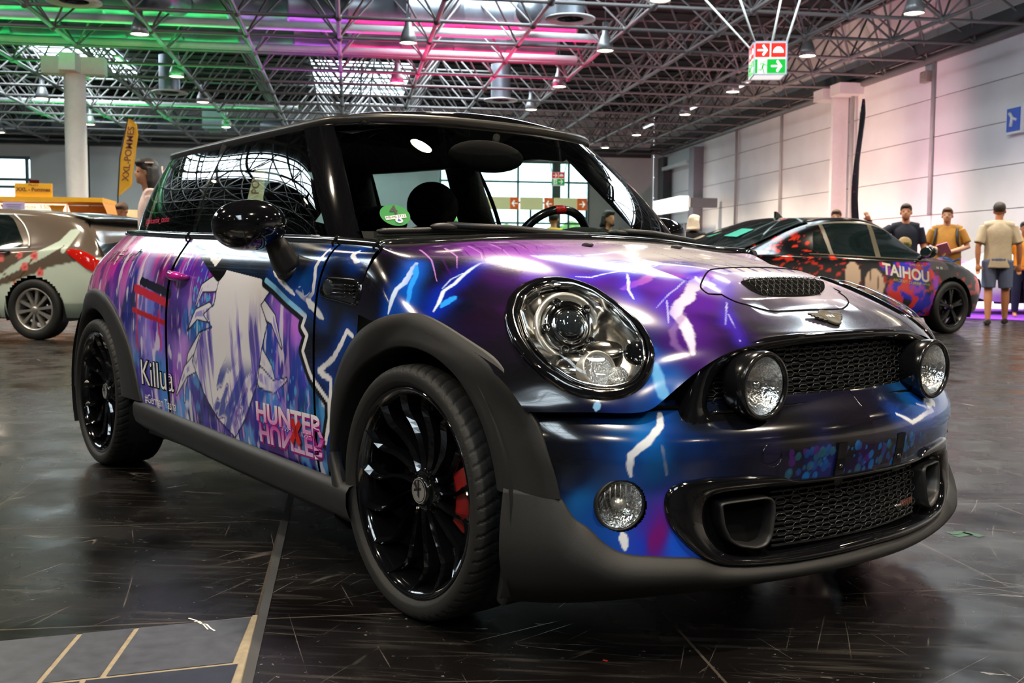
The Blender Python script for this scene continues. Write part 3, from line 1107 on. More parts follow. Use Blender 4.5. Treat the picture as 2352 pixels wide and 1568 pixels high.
SD_FINE = spl(spl(SD, 60, 0), 240, 1)


def flank(t, v):
    """point of the right flank: t along (0..11), v up (0..8)"""
    return mir(spl(spl(SD, 1, 0, t=[v]), 1, 1, t=[t])[0, 0])


WHEEL_X = (0.0, -2.467)
TYRE_R = 0.311


# outer edge of the wheel arch cladding on the bodywork (x, s, z)
ARCH_F = np.array([(-.290, .832, .262), (-.345, .827, .345), (-.363, .826, .462), (-.327, .828, .57), (-.246, .827, .667), (-.124, .825, .727), (-.01, .806, .746), (.066, .799, .738), (.150, .796, .715), (.252, .794, .682),
                   (.333, .793, .649), (.395, .790, .598), (.430, .778, .545), (.448, .768, .505), (.462, .760, .46), (.470, .748, .413), (.474, .738, .371)])
ARCH_R = np.array([(-1.86, .832, .336), (-1.917, .839, .467), (-2.003, .842, .587), (-2.165, .840, .691), (-2.293, .835, .733), (-2.416, .828, .75), (-2.535, .820, .738), (-2.650, .802, .700), (-2.74, .768, .63), (-2.80, .735, .54), (-2.83, .715, .44), (-2.84, .705, .34)])


def in_poly(P, poly):
    """which 2D points lie inside a closed outline"""
    x, y = P[:, 0], P[:, 1]
    c = np.zeros(len(P), bool)
    n = len(poly)
    for i in range(n):
        x0, y0 = poly[i]
        x1, y1 = poly[(i + 1) % n]
        if y0 == y1:
            continue
        c ^= ((y0 > y) != (y1 > y)) & (x < (x1 - x0) * (y - y0) / (y1 - y0) + x0)
    return c


def cut_arch(V, F):
    c = V[F].mean(1)
    keep = np.ones(len(F), bool)
    for wx, A in zip(WHEEL_X, (ARCH_F, ARCH_R)):
        q = smooth_curve(A[:, [0, 2]], 60)
        q = (q - (wx, .31)) * .975 + (wx, .31)
        poly = np.concatenate([q, [(q[-1, 0] * .97 + wx * .03, .0), (q[0, 0], .0)]])
        keep &= ~(in_poly(c[:, [0, 2]], poly) & (np.abs(c[:, 1]) > .60))
    return F[keep]


def compact(V, F):
    u, inv = np.unique(F, return_inverse=True)
    return V[u], inv.reshape(F.shape)
# points of the printed artwork, in car coordinates (x forward, y left, z up)

ART_HOODC = [((-.227, -.778, .869), (20, 18, 25)), ((-.130, -.785, .826), (18, 18, 30)), ((-.233, -.722, .898), (40, 20, 60)), ((-.193, -.612, .893), (70, 20, 90)), ((-.149, -.502, .901), (150, 55, 190)), ((-.049, -.462, .889), (165, 75, 205)), ((-.081, -.332, .908), (185, 105, 220)), ((-.036, -.652, .843), (40, 16, 62)), ((.037, -.570, .847), (55, 14, 84)), ((.125, -.501, .845), (90, 40, 180)), ((.018, -.262, .897), (205, 170, 222)), ((.038, -.119, .899), (232, 222, 228)), ((.071, .038, .894), (236, 228, 230)), ((.213, .041, .876), (232, 226, 232)), ((.268, -.414, .831), (75, 20, 150)), ((.320, -.318, .832), (90, 30, 170)), ((.363, -.210, .843), (90, 60, 190)), ((.405, -.432, .783), (70, 15, 130)), ((.470, -.297, .783), (80, 34, 140)), ((.542, -.257, .754), (66, 56, 80)), ((.559, -.120, .752), (72, 66, 80)), ((.651, -.076, .709), (52, 48, 58)), ((.615, -.269, .718), (38, 32, 42)), ((.582, -.377, .720), (45, 25, 70)), ((.555, -.487, .694), (30, 14, 60)), ((.543, -.541, .667), (20, 75, 142)), ((.587, -.532, .614), (12, 105, 185)), ((.565, -.474, .570), (14, 87, 166)), ((.568, -.590, .569), (10, 50, 114)), ((.529, -.654, .570), (10, 30, 90)), ((.475, -.728, .574), (12, 14, 30)), ((.432, -.764, .596), (14, 14, 20)), ((.188, -.646, .779), (40, 14, 55)), ((.147, -.653, .788), (28, 14, 40)), ((.468, .175, .821), (196, 186, 204)), ((.612, .158, .726), (70, 66, 80)), ((.634, .278, .707), (62, 60, 70)), ((.121, -.698, .778), (26, 14, 36)), ((.042, -.750, .776), (10, 40, 114)), ((-.073, -.801, .773), (10, 45, 123)), ((-.146, -.813, .782), (16, 16, 22)), ((.101, -.734, .768), (14, 14, 34)), ((-.060, -.727, .821), (15, 13, 22)), ((.043, -.694, .802), (22, 12, 36)), ((.192, -.712, .750), (24, 12, 32)), ((.312, -.747, .689), (18, 14, 24)), ((.381, -.783, .629), (13, 13, 17)), ((.414, -.750, .630), (13, 13, 17)), ((-.200, -.781, .858), (14, 14, 18)), ((-.094, -.678, .854), (16, 12, 22)), ((-.018, -.792, .764), (10, 30, 100)), ((.469, -.723, .592), (12, 13, 22)), ((.505, -.693, .566), (12, 16, 40)), ((.609, -.449, .667), (16, 18, 40)), ((.017, -.485, .872), (150, 60, 200)), ((.089, -.399, .873), (120, 50, 180)), ((-.240, .247, .932), (236, 230, 236)), ((-.139, -.070, .925), (214, 190, 226)), ((.344, -.252, .832), (120, 60, 190)), ((.366, -.450, .792), (60, 14, 120)), ((.535, -.397, .738), (50, 16, 96)), ((.619, -.419, .676), (24, 18, 34)), ((-.011, -.314, .899), (200, 150, 220)), ((.128, -.284, .876), (222, 206, 226)), ((.208, -.206, .869), (228, 218, 230)), ((.338, -.183, .862), (214, 204, 226)), ((.372, -.059, .863), (236, 230, 236)), ((.439, -.038, .846), (232, 226, 234)), ((.462, .091, .833), (214, 206, 220)), ((.415, -.205, .833), (190, 180, 214)), ((.110, -.073, .887), (238, 230, 234)), ((-.156, .052, .928), (236, 228, 232)), ((-.121, -.171, .921), (206, 160, 226))]

ART_BUMPC = [((.454, -.758, .505), (16, 17, 24)), ((.484, -.734, .433), (12, 15, 28)), ((.532, -.655, .515), (18, 75, 128)), ((.574, -.595, .506), (16, 105, 175)), ((.613, -.529, .495), (14, 36, 84)), ((.515, -.701, .453), (16, 40, 96)), ((.590, -.583, .442), (13, 80, 142)), ((.632, -.495, .448), (12, 36, 84)), ((.669, -.399, .462), (18, 24, 48)), ((.697, -.284, .435), (28, 26, 52)), ((.719, -.157, .424), (24, 30, 100)), ((.733, -.009, .431), (44, 22, 84)), ((.498, -.708, .367), (16, 90, 161)), ((.529, -.674, .308), (12, 67, 152)), ((.590, -.579, .273), (110, 18, 110)), ((.616, -.527, .259), (24, 82, 209)), ((.709, -.227, .489), (20, 19, 22)), ((.734, -.014, .488), (20, 19, 22)), ((.698, .287, .484), (16, 80, 137)), ((.634, .478, .496), (18, 95, 166)), ((.641, -.452, .501), (16, 20, 30)), ((.577, -.604, .263), (30, 50, 190)), ((.695, .276, .418), (18, 26, 60)), ((.478, -.742, .488), (13, 14, 20)), ((.500, -.700, .515), (14, 22, 44)), ((.488, -.724, .405), (12, 22, 56)), ((.666, -.368, .506), (15, 15, 19)), ((.646, -.455, .436), (12, 26, 64)), ((.682, -.340, .429), (18, 20, 40)), ((.733, -.080, .468), (16, 15, 20)), ((.732, .099, .462), (16, 17, 28)), ((.551, -.646, .434), (14, 50, 98)), ((.466, -.755, .451), (11, 12, 17)), ((.498, -.722, .452), (11, 16, 34)), ((.520, -.694, .480), (12, 24, 56)), ((.471, -.724, .527), (12, 13, 18)), ((.515, -.665, .528), (14, 34, 80))]

ART_SIDEC = [((-2.233, -.744, .936), (170, 20, 110)), ((-1.907, -.768, .916), (150, 40, 140)), ((-1.708, -.756, .930), (150, 30, 130)), ((-1.523, -.762, .920), (110, 30, 150)), ((-2.176, -.816, .830), (150, 50, 150)), ((-1.938, -.826, .799), (40, 50, 133)), ((-1.868, -.816, .833), (150, 140, 200)), ((-1.665, -.822, .803), (60, 30, 90)), ((-1.598, -.798, .866), (100, 30, 140)), ((-1.397, -.796, .867), (80, 30, 150)), ((-1.955, -.839, .698), (40, 37, 123)), ((-1.766, -.837, .705), (90, 110, 205)), ((-2.029, -.830, .780), (170, 90, 170)), ((-1.716, -.839, .611), (130, 60, 180)), ((-1.503, -.835, .683), (50, 25, 104)), ((-1.356, -.829, .749), (110, 50, 160)), ((-1.216, -.823, .781), (90, 40, 150)), ((-1.251, -.808, .838), (60, 50, 170)), ((-1.763, -.840, .576), (130, 120, 210)), ((-1.421, -.837, .582), (160, 110, 195)), ((-1.685, -.837, .469), (50, 112, 180)), ((-1.792, -.833, .378), (60, 40, 150)), ((-1.516, -.835, .452), (125, 65, 165)), ((-1.622, -.829, .347), (60, 120, 200)), ((-1.417, -.827, .339), (70, 140, 215)), ((-1.290, -.829, .384), (60, 50, 140)), ((-.680, -.831, .667), (150, 80, 190)), ((-.628, -.829, .707), (165, 95, 195)), ((-.679, -.832, .565), (60, 40, 150)), ((-.543, -.831, .564), (50, 87, 171)), ((-.742, -.831, .483), (50, 131, 199)), ((-.659, -.829, .453), (40, 62, 142)), ((-.523, -.829, .468), (35, 131, 190)), ((-.955, -.821, .317), (60, 45, 140)), ((-.771, -.819, .309), (50, 25, 90)), ((-.544, -.819, .316), (26, 14, 44)), ((-1.380, -.836, .629), (20, 75, 152)), ((-.721, -.833, .626), (20, 62, 152)), ((-1.342, -.835, .661), (40, 100, 171)), ((-2.405, -.807, .828), (170, 80, 140))]

ART_BLK = [((-.382, -.808, .822), (13, 13, 17)), ((-.592, -.791, .868), (14, 15, 20)), ((-.746, -.784, .881), (15, 16, 22)), ((-.350, -.825, .707), (15, 15, 20)), ((-.258, -.818, .757), (13, 13, 16)), ((-.404, -.829, .634), (13, 13, 18)), ((-.396, -.760, .904), (14, 40, 90)), ((-.568, -.817, .795), (12, 80, 142)), ((-.346, -.829, .569), (12, 30, 80)), ((-.419, -.829, .515), (13, 13, 18)), ((-.391, -.825, .411), (12, 22, 60)), ((-.474, -.815, .296), (12, 12, 16)), ((-.312, -.827, .663), (12, 34, 90)), ((-.678, -.803, .843), (12, 62, 114))]

ART = {
    'W1': [(-.730, -.819, .791), (-.637, -.824, .756), (-.551, -.826, .728), (-.518, -.827, .716), (-.535, -.829, .687), (-.504, -.830, .664), (-.529, -.831, .619), (-.494, -.831, .568), (-.479, -.830, .551), (-.384, -.828, .492), (-.385, -.826, .447), (-.412, -.823, .378)],
    'V': [(-1.424, -.748, .938), (-1.211, -.797, .861), (-1.201, -.783, .886), (-1.191, -.763, .915)],
    'B1': [(-.491, -.766, .901), (-.505, -.786, .876), (-.513, -.798, .853), (-.495, -.810, .820), (-.489, -.819, .782), (-.519, -.822, .761), (-.591, -.819, .785)],
    'B2': [(-.519, -.822, .761), (-.468, -.824, .738), (-.417, -.826, .714)],
    'B3': [(-.764, -.805, .840), (-.699, -.814, .811), (-.596, -.821, .773)],
    'B4': [(-.321, -.768, .896), (-.343, -.777, .886), (-.310, -.786, .870), (-.288, -.787, .868)],
    'L3': [(-.258, -.825, .676), (-.287, -.825, .688), (-.314, -.827, .652), (-.354, -.829, .612), (-.434, -.830, .571), (-.405, -.830, .561), (-.369, -.829, .553), (-.377, -.828, .490), (-.390, -.825, .417), (-.418, -.823, .371)],
    'A': [(-.142, -.704, .865), (-.119, -.730, .848), (-.093, -.770, .816), (-.098, -.791, .801), (-.094, -.807, .774), (-.089, -.820, .742)],
    'A2': [(-.131, -.711, .859), (-.097, -.735, .835), (-.071, -.767, .806), (-.032, -.801, .759)],
    'C': [(-.045, -.572, .867), (-.018, -.635, .844), (.006, -.689, .815), (.010, -.724, .798), (.043, -.760, .770), (.055, -.783, .751)],
    'C2': [(-.045, -.572, .867), (-.013, -.532, .868), (.035, -.499, .865)],
    'D': [(-.020, -.636, .844), (-.019, -.683, .825), (-.002, -.719, .804)],
    'E': [(.057, -.724, .785), (.062, -.764, .763)],
    'N1': [(.555, -.545, .650), (.572, -.551, .617), (.584, -.550, .594), (.562, -.518, .555)],
    'N1b': [(.563, -.538, .546), (.582, -.557, .521), (.582, -.593, .494), (.567, -.626, .465), (.564, -.627, .438), (.564, -.622, .421)],
    'N2': [(.599, -.567, .485), (.601, -.553, .422)],
    'N3': [(.556, -.637, .298), (.558, -.634, .284), (.560, -.632, .264)],
    'N4': [(.715, .120, .510), (.718, .187, .484), (.691, .297, .496), (.678, .346, .497), (.683, .260, .521)],
    'N5': [(.515, -.674, .575), (.516, -.680, .560)],
    'N6': [(.525, -.537, .684), (.573, -.531, .641)],
    'H1': [(.205, -.467, .835), (.234, -.443, .834), (.233, -.400, .842), (.234, -.339, .850), (.250, -.325, .848)],
    'H2': [(.261, -.349, .843), (.306, -.388, .825), (.343, -.424, .806), (.387, -.448, .786)],
    'H3': [(.350, -.229, .835), (.396, -.317, .809), (.409, -.353, .798), (.445, -.433, .767)],
    'H4': [(.431, -.385, .784), (.503, -.453, .737)],
    'H5': [(.387, -.228, .826), (.410, -.279, .809), (.447, -.330, .788), (.464, -.381, .772), (.487, -.412, .756), (.527, -.426, .734), (.561, -.447, .710), (.591, -.467, .675)],
    'H6': [(.333, -.430, .808), (.323, -.358, .825), (.287, -.284, .843), (.309, -.246, .841), (.396, -.204, .839)],
    'H7': [(.460, -.200, .818), (.496, -.251, .777), (.570, -.340, .732)],
    'H8': [(.536, -.291, .754), (.625, -.354, .699)],
    'H9': [(.496, -.394, .756), (.528, -.466, .720), (.554, -.488, .694), (.588, -.481, .667)],
    'H10': [(.148, -.392, .862), (.144, -.269, .874), (.229, -.227, .861), (.214, -.114, .875)],
    'H11': [(.214, -.114, .875), (.375, -.223, .832), (.437, -.215, .817)],
    'TI1': [(-1.917, -.832, .764), (-1.575, -.836, .716)],
    'TI2': [(-1.928, -.840, .683), (-1.590, -.838, .646)],
    'TI3': [(-1.895, -.833, .758), (-1.874, -.841, .536)],
    'TI4': [(-1.657, -.837, .687), (-1.631, -.838, .552)],
    'TI0': [(-1.862, -.827, .792), (-1.557, -.830, .751)],
    'FL': [(-1.193, -.771, .903), (-1.141, -.816, .811), (-1.158, -.830, .726), (-1.239, -.833, .691), (-1.164, -.834, .652), (-1.258, -.835, .633), (-1.339, -.835, .528), (-1.252, -.832, .432), (-1.149, -.826, .356), (-1.024, -.821, .310), (-.924, -.827, .383), (-.831, -.832, .500), (-.795, -.833, .608), (-.756, -.831, .682), (-.812, -.827, .738), (-.752, -.821, .781), (-.833, -.813, .815), (-.907, -.773, .897)],
    'Vblk': [(-1.462, -.747, .940), (-1.153, -.809, .833), (-1.140, -.806, .842)]}
DETAIL = True


def hash3(i, j, k):
    n = (i * 374761393 + j * 668265263 + k * 2147483647 + 1274126177) & 0xFFFFFFFF
    n = ((n ^ (n >> 13)) * 1274126177) & 0xFFFFFFFF
    n = ((n ^ (n >> 16)) * 2246822519) & 0xFFFFFFFF
    return ((n ^ (n >> 15)) & 0xFFFFFF) / float(0xFFFFFF)


def vnoise(P, seed=0):
    P = np.asarray(P, float)
    I = np.floor(P).astype(np.int64)
    f = P - I
    f = f * f * (3 - 2 * f)
    if P.shape[1] == 2:
        I = np.concatenate([I, np.zeros((len(I), 1), np.int64)], 1)
        f = np.concatenate([f, np.zeros((len(f), 1))], 1)
    I = I + 1000 + seed * 57
    o = 0
    for a in (0, 1):
        for b in (0, 1):
            for c in (0, 1):
                w = (f[:, 0] if a else 1 - f[:, 0]) * (f[:, 1] if b else 1 - f[:, 1]) * (f[:, 2] if c else 1 - f[:, 2])
                o = o + w * hash3(I[:, 0] + a, I[:, 1] + b, I[:, 2] + c)
    return o


def fbm(P, seed=0, oct=4):
    o, a, t = 0, 1.0, 0
    for k in range(oct):
        o = o + a * vnoise(np.asarray(P) * 2.0 ** k, seed + k * 7)
        t += a
        a *= .5
    return o / t


LIN = lambda c: np.array(srgb(*c))
SMO = lambda x, a, b: np.clip((x - a) / (b - a), 0, 1) ** 2 * (3 - 2 * np.clip((x - a) / (b - a), 0, 1))


def idw(V, ctl, power=3.5, jitter=None):
    C = np.array([p for p, c in ctl])
    K = np.array([c for p, c in ctl], float)
    out = np.zeros((len(V), 3))
    for s in range(0, len(V), 40000):
        v = V[s:s + 40000]
        d = np.sqrt(((v[:, None] - C[None]) ** 2).sum(-1)) + .004
        w = d ** -power
        out[s:s + 40000] = (w @ K) / w.sum(1, keepdims=True)
    out = out / 255
    return np.where(out <= .04045, out / 12.92, ((out + .055) / 1.055) ** 2.4)


def line_dist(V, pts):
    """distance to a polyline and the place along it (0..1)"""
    pts = np.asarray(pts, float)
    best = np.full(len(V), 9.0)
    at = np.zeros(len(V))
    L = np.concatenate([[0], np.cumsum(np.linalg.norm(np.diff(pts, axis=0), axis=1))])
    for i in range(len(pts) - 1):
        a, d = pts[i], pts[i + 1] - pts[i]
        t = np.clip(((V - a) @ d) / max(d @ d, 1e-12), 0, 1)
        q = np.linalg.norm(V - a - t[:, None] * d, axis=1)
        m = q < best
        best[m] = q[m]
        at[m] = (L[i] + t[m] * (L[i + 1] - L[i])) / L[-1]
    return best, at


def mix(a, b, t):
    return a * (1 - t[:, None]) + np.asarray(b) * t[:, None]


def bolt(V, C, key, w, core, glow=None, gw=.05, gs=.8, ends=(.6, .4), soft=.0016, alpha=1.0):
    pts = np.array(ART[key]) if isinstance(key, str) else np.asarray(key)
    pad = max(gw * 3 if glow is not None else 0, .03)
    m = np.all((V > pts.min(0) - pad) & (V < pts.max(0) + pad), axis=1)
    if not m.any():
        return C
    v, c = V[m], C[m]
    d, t = line_dist(v, pts)
    if glow is not None:
        c = mix(c, LIN(glow), gs * np.exp(-(d / gw) ** 2))
    ww = w * (1 + (fbm(v * 70, 3, 2) - .5) * .7) * np.interp(t, [0, .15, .5, .85, 1], [ends[0], 1, 1, .9, ends[1]])
    c = mix(c, LIN(core), alpha * SMO(-d, -(ww + soft), -(ww - soft)))
    C[m] = c
    return C


WHITE = (236, 236, 240)
_rngA = np.random.default_rng(5)


def thin_bolts():
    out = []
    for k in range(16):
        p = np.array([_rngA.uniform(-.95, -.42), _rngA.uniform(.36, .66)])
        a = _rngA.uniform(-2.2, -.9)
        q = [p]
        for s in range(9):
            a2 = a + _rngA.uniform(-.9, .9)
            p = p + np.array([math.cos(a2), math.sin(a2)]) * _rngA.uniform(.012, .03)
            q.append(p)
        out.append([(x, -.828, z) for x, z in q])
    return out


THIN = thin_bolts()
SPOTS = [(_rngA.uniform(-1.36, -1.12), _rngA.uniform(.62, .84), _rngA.uniform(.003, .009)) for _ in range(70)]
SPOTS += [(_rngA.uniform(-.95, -.5), _rngA.uniform(.36, .62), _rngA.uniform(.003, .010)) for _ in range(40)]
DROPS = [(_rngA.uniform(-.27, .30), _rngA.uniform(.388, .455), _rngA.uniform(.0015, .012) ** 1.0, _rngA.integers(0, 4)) for _ in range(150)]


def side_art(V):
    """flank: painted violet scenery on the left of a jagged edge, black with blue lightning on the right"""
    V = V.copy()
    V[:, 1] = -np.abs(V[:, 1])
    xz = V[:, [0, 2]]
    n1 = fbm(xz * np.array([16, 3.5]), 1, 5)
    n2 = fbm(xz * np.array([7, 5]) + n1[:, None] * 1.2, 2, 4)
    n3 = fbm(xz * np.array([42, 9]), 9, 3)
    W = V.copy()
    W[:, 0] += (n2 - .5) * .16
    W[:, 2] += (n1 - .5) * .10
    C = idw(W, ART_SIDEC, 4)
    C = C * (.75 + 1.05 * n1)[:, None]
    C = mix(C, LIN((12, 6, 40)), SMO(n2, .56, .70) * .75)
    C = mix(C, LIN((215, 175, 230)), SMO(n3, .62, .76) * .55)
    C = mix(C, LIN((20, 30, 150)), SMO(fbm(xz * np.array([13, 6]), 21, 4), .56, .68) * .7)
    C = mix(C, LIN((225, 40, 150)), SMO(fbm(xz * np.array([18, 5]), 33, 4), .60, .72) * .55 * SMO(V[:, 2], .74, .9))
    C = mix(C, LIN((90, 170, 235)), SMO(fbm(xz * np.array([10, 6]), 41, 4), .60, .70) * .6 * SMO(-V[:, 2], -.66, -.4))
    C = mix(C, LIN((232, 225, 240)), SMO(fbm(xz * np.array([24, 8]), 55, 3), .67, .73) * .7)
    for x, z, r in SPOTS:
        d = np.hypot(V[:, 0] - x, (V[:, 2] - z) * .55)
        C = mix(C, LIN((70, 170, 225)), .85 * SMO(-d, -r, -r * .6))
    # red gate of plain beams
    for k, w, col in (('TI0', .016, (16, 8, 34)), ('TI1', .016, (196, 14, 48)), ('TI2', .010, (176, 10, 30)), ('TI3', .007, (205, 20, 70)), ('TI4', .006, (205, 20, 60))):
        C = bolt(V, C, k, w, col, ends=(1, 1))
    # pale flame-like burst with lilac folds
    d, _ = line_dist(V, np.array(ART['FL'] + ART['FL'][:1]))
    ins = in_poly(xz, [(p[0], p[2]) for p in ART['FL']])
    st = fbm(np.stack([V[:, 0] * 30 + V[:, 2] * 6, V[:, 2] * 3.2], 1), 14, 4)
    body = mix(np.tile(LIN((226, 224, 230)), (len(V), 1)), LIN((150, 135, 205)), SMO(st, .50, .60) * SMO(-V[:, 2], -.80, -.62))
    body = mix(body, LIN((60, 50, 150)), SMO(st, .68, .72) * .8 * SMO(-V[:, 2], -.78, -.66))
    st2 = fbm(np.stack([V[:, 0] * 9 - V[:, 2] * 7, V[:, 2] * 5], 1), 18, 4)
    body = mix(body, LIN((30, 52, 160)), SMO(st2, .56, .60) * SMO(-V[:, 2], -.58, -.50) * .9)
    body = mix(body, LIN((120, 96, 180)), SMO(-np.abs(st2 - .56), -.012, -.004) * SMO(-V[:, 2], -.60, -.5))
    edge = fbm(xz * 26, 8, 3)
    for q in ([(-1.26, -.83, .60), (-1.36, -.83, .54), (-1.42, -.83, .44), (-1.43, -.83, .38)], [(-1.30, -.83, .53), (-1.40, -.83, .49), (-1.50, -.83, .40)], [(-1.20, -.83, .70), (-1.30, -.83, .69), (-1.38, -.83, .63)],
              [(-.83, -.83, .60), (-.74, -.83, .55), (-.68, -.83, .47)], [(-.80, -.83, .52), (-.72, -.83, .50), (-.63, -.83, .53)], [(-.83, -.83, .74), (-.72, -.83, .70), (-.66, -.83, .62)], [(-1.17, -.83, .80), (-1.27, -.83, .78), (-1.31, -.83, .72)]):
        dq, tq = line_dist(V, np.array(q))
        wq = .028 * (1 - tq) + .004
        C = mix(C, LIN((20, 12, 60)), SMO(-dq, -wq - .005, -wq - .002))
        C = mix(C, LIN((222, 220, 232)), SMO(-dq, -wq, -wq + .003))
        C = mix(C, LIN((160, 146, 214)), SMO(-dq, -wq * .5, -wq * .4) * SMO(st, .5, .58))
    C = mix(C, LIN((18, 10, 50)), np.where(~ins, SMO(-d, -.008, -.002), 0.0))
    C = np.where((ins & (d > .014 * (edge - .35)))[:, None], body, C)
    for b in THIN:
        C = bolt(V, C, b, .0012, (225, 205, 250), (90, 60, 220), .012, .35, soft=.001)
    # black field with blue lightning
    K = idw(V, ART_BLK, 3.2)
    for key, w, gw in (('B1', .008, .045), ('B2', .011, .035), ('B3', .007, .04), ('B4', .007, .03), ('L3', .0085, .034)):
        K = bolt(V, K, key, w, WHITE, (8, 60, 150), gw, .75)
    K = bolt(V, K, [(-.60, -.81, .79), (-.56, -.82, .80), (-.54, -.82, .77), (-.52, -.82, .775), (-.50, -.82, .79)], .0015, (210, 225, 250))
    P = ART['W1']
    poly = [(P[-1][0], .25)] + [(p[0], p[2]) for p in P[::-1]] + [(-.80, .812), (-1.14, .842), (-1.153, .833), (-1.462, .94), (-1.50, 1.1), (-3.2, 1.1), (-3.2, .1)]
    inside = in_poly(xz, poly)
    dW, _ = line_dist(V, np.array([(-.80, -.815, .812)] + P))
    C = np.where(inside[:, None], C, K)
    # printed black shadow and white outline along the jagged edge
    C = mix(C, LIN((8, 8, 12)), np.where(inside, SMO(-dW, -.026, -.022), 0.0))
    C = mix(C, LIN(WHITE), SMO(-dW, -.0085, -.006))
    C = mix(C, LIN((120, 190, 235)), SMO(-dW, -.0085, -.006) * SMO(V[:, 2], .70, .74))
    dv, _ = line_dist(V, np.array(ART['Vblk']))
    C = mix(C, LIN((9, 9, 13)), SMO(-dv, -.035, -.031) * SMO(-V[:, 2], -.95, -.94))
    C = bolt(V, C, 'V', .0135, WHITE, ends=(1, 1))
    return C


def nose_art(V, ctl):
    n = fbm(V * 7, 4, 4)
    W = V + (np.stack([fbm(V * 6, 11, 3), fbm(V * 6, 12, 3), fbm(V * 6, 13, 3)], 1) - .5) * .12
    C = idw(W, ctl, 4.0)
    lum = C.max(1)
    k = SMO(lum, .08, .45)
    return C * ((.72 + .55 * n) * (1 - k) + (.96 + .08 * n) * k)[:, None]


def wrap_art(V, name):
    V = np.asarray(V, float)
    if name in ('door', 'rear_quarter', 'scuttle_panel'):
        return side_art(V)
    if name == 'front_bumper':
        C = nose_art(V, ART_BUMPC)
        # sprayed drops round the number plate place
        for y, z, r, k in DROPS:
            m = (np.abs(V[:, 1] - y) < .03) & (np.abs(V[:, 2] - z) < .03)
            d = np.hypot(V[m, 1] - y, (V[m, 2] - z) * .8)
            C[m] = mix(C[m], LIN(((30, 70, 140), (20, 110, 190), (70, 30, 110), (40, 90, 110))[k]), .75 * SMO(-d, -r, -r * .8))
        for k, w in (('N1b', .0085), ('N3', .009)):
            C = bolt(V, C, k, w, (226, 232, 242), (18, 86, 190), .035, .45)
        C = bolt(V, C, 'N2', .004, (120, 132, 160), ends=(.3, .8), alpha=.7)
        C = bolt(V, C, 'N4', .0055, (232, 236, 244), (14, 70, 170), .035, .6)
        C = bolt(V, C, [(.690, .315, .515), (.672, .352, .520), (.650, .39, .512)], .014, (232, 236, 244), (16, 80, 190), .05, .6)
        C = bolt(V, C, [(.56, -.60, .43), (.545, -.60, .38), (.55, -.60, .33), (.575, -.59, .29)], .005, (110, 120, 190), alpha=.6)
        return C
    C = nose_art(V, ART_HOODC)
    # brush strokes at the back of the bonnet
    for k in range(17):
        y0 = -.68 + .024 * k
        x0 = -.24 + .02 * math.sin(k * 2.3)
        b = [(x0, y0 + .05, .93), (x0 + .10, y0 + .02, .90), (x0 + .20 + .03 * math.sin(k * 1.7), y0 - .03, .87)]
        Vf = V.copy()
        Vf[:, 2] = .9
        bb = np.array(b)
        bb[:, 2] = .9
        w = .0042 + .003 * math.sin(k * 3.1)
        mk = (V[:, 2] > .80) & (np.abs(V[:, 1] + .45) < .4)
        if mk.any():
            cc = C[mk]
            d, t = line_dist(Vf[mk], bb)
            cc = mix(cc, LIN((60, 16, 96) if k % 3 else (205, 140, 226)), .8 * SMO(-d, -w * (1 - t) - .001, -w * (1 - t) * .5))
            C[mk] = cc
    for k in range(10):
        y0 = -.02 + .05 * k
        b = np.array([(.02 + .03 * k, y0, .9), (.18 + .02 * k, y0 - .04, .9), (.40, y0 - .11, .9)])
        mk = (V[:, 2] > .78)
        Vf = V[mk].copy()
        Vf[:, 2] = .9
        d, t = line_dist(Vf, b)
        C[mk] = mix(C[mk], LIN(((92, 74, 180), (120, 96, 190), (60, 48, 150))[k % 3]), .85 * SMO(-d, -.007 * t - .0005, -.007 * t * .6))
    for key, w, gl, gw, gs in (('A', .0072, (8, 66, 170), .030, .8), ('A2', .007, (12, 90, 205), .026, .6), ('C', .0050, (10, 34, 165), .032, .8), ('D', .0016, None, 0, 0), ('E', .012, None, 0, 0)):
        C = bolt(V, C, key, w, (200, 222, 246) if key not in ('A2', 'E') else (40, 140, 232), gl, gw, gs)
    C = bolt(V, C, 'C2', .003, (150, 150, 240), (70, 30, 200), .03, .5)
    C = bolt(V, C, 'H6', .013, (176, 92, 196), ends=(.6, 1.2), alpha=.85, soft=.004)
    C = bolt(V, C, 'H5', .015, (214, 200, 226), (90, 30, 150), .06, .5, ends=(1.6, .35), soft=.003)
    C = bolt(V, C, 'H9', .008, (130, 96, 160), alpha=.55, soft=.004)
    for k in ('H1', 'H2', 'H10', 'H11'):
        C = bolt(V, C, k, .0034, (214, 214, 248), (70, 50, 230), .025, .6, soft=.001)
    for k in ('H3', 'H4', 'H7', 'H8'):
        C = bolt(V, C, k, .0021, (170, 168, 226), (70, 40, 200), .018, .45, soft=.001)
    C = bolt(V, C, 'N1', .0125, (104, 178, 240), (12, 84, 196), .035, .6, ends=(.5, .9), soft=.004)
    C = bolt(V, C, 'N5', .007, (130, 180, 226))
    C = bolt(V, C, [(.51, -.535, .69), (.552, -.515, .65), (.582, -.495, .61)], .011, (24, 120, 226), alpha=.8, soft=.005)
    return C
M_WRAP = printed('printed_wrap')
M_WRAPB = M_WRAP
SURF = {}


def body_mesh(name, G, flip=False, arch=False, keep=None, parent=None, material=None, art=True):
    a, b = G.shape[:2]
    V, F = G.reshape(-1, 3), grid_faces(a, b)
    if flip:
        F = F[:, ::-1]
    if arch:
        F = cut_arch(V, F)
    if keep is not None:
        F = F[keep(V[F].mean(1))]
    V, F = compact(V, F)
    me = mesh_np(name, V, F)
    if art:
        paint(me, wrap_art(V, name))
    return link(name, me, material or M_WRAP, parent or car)


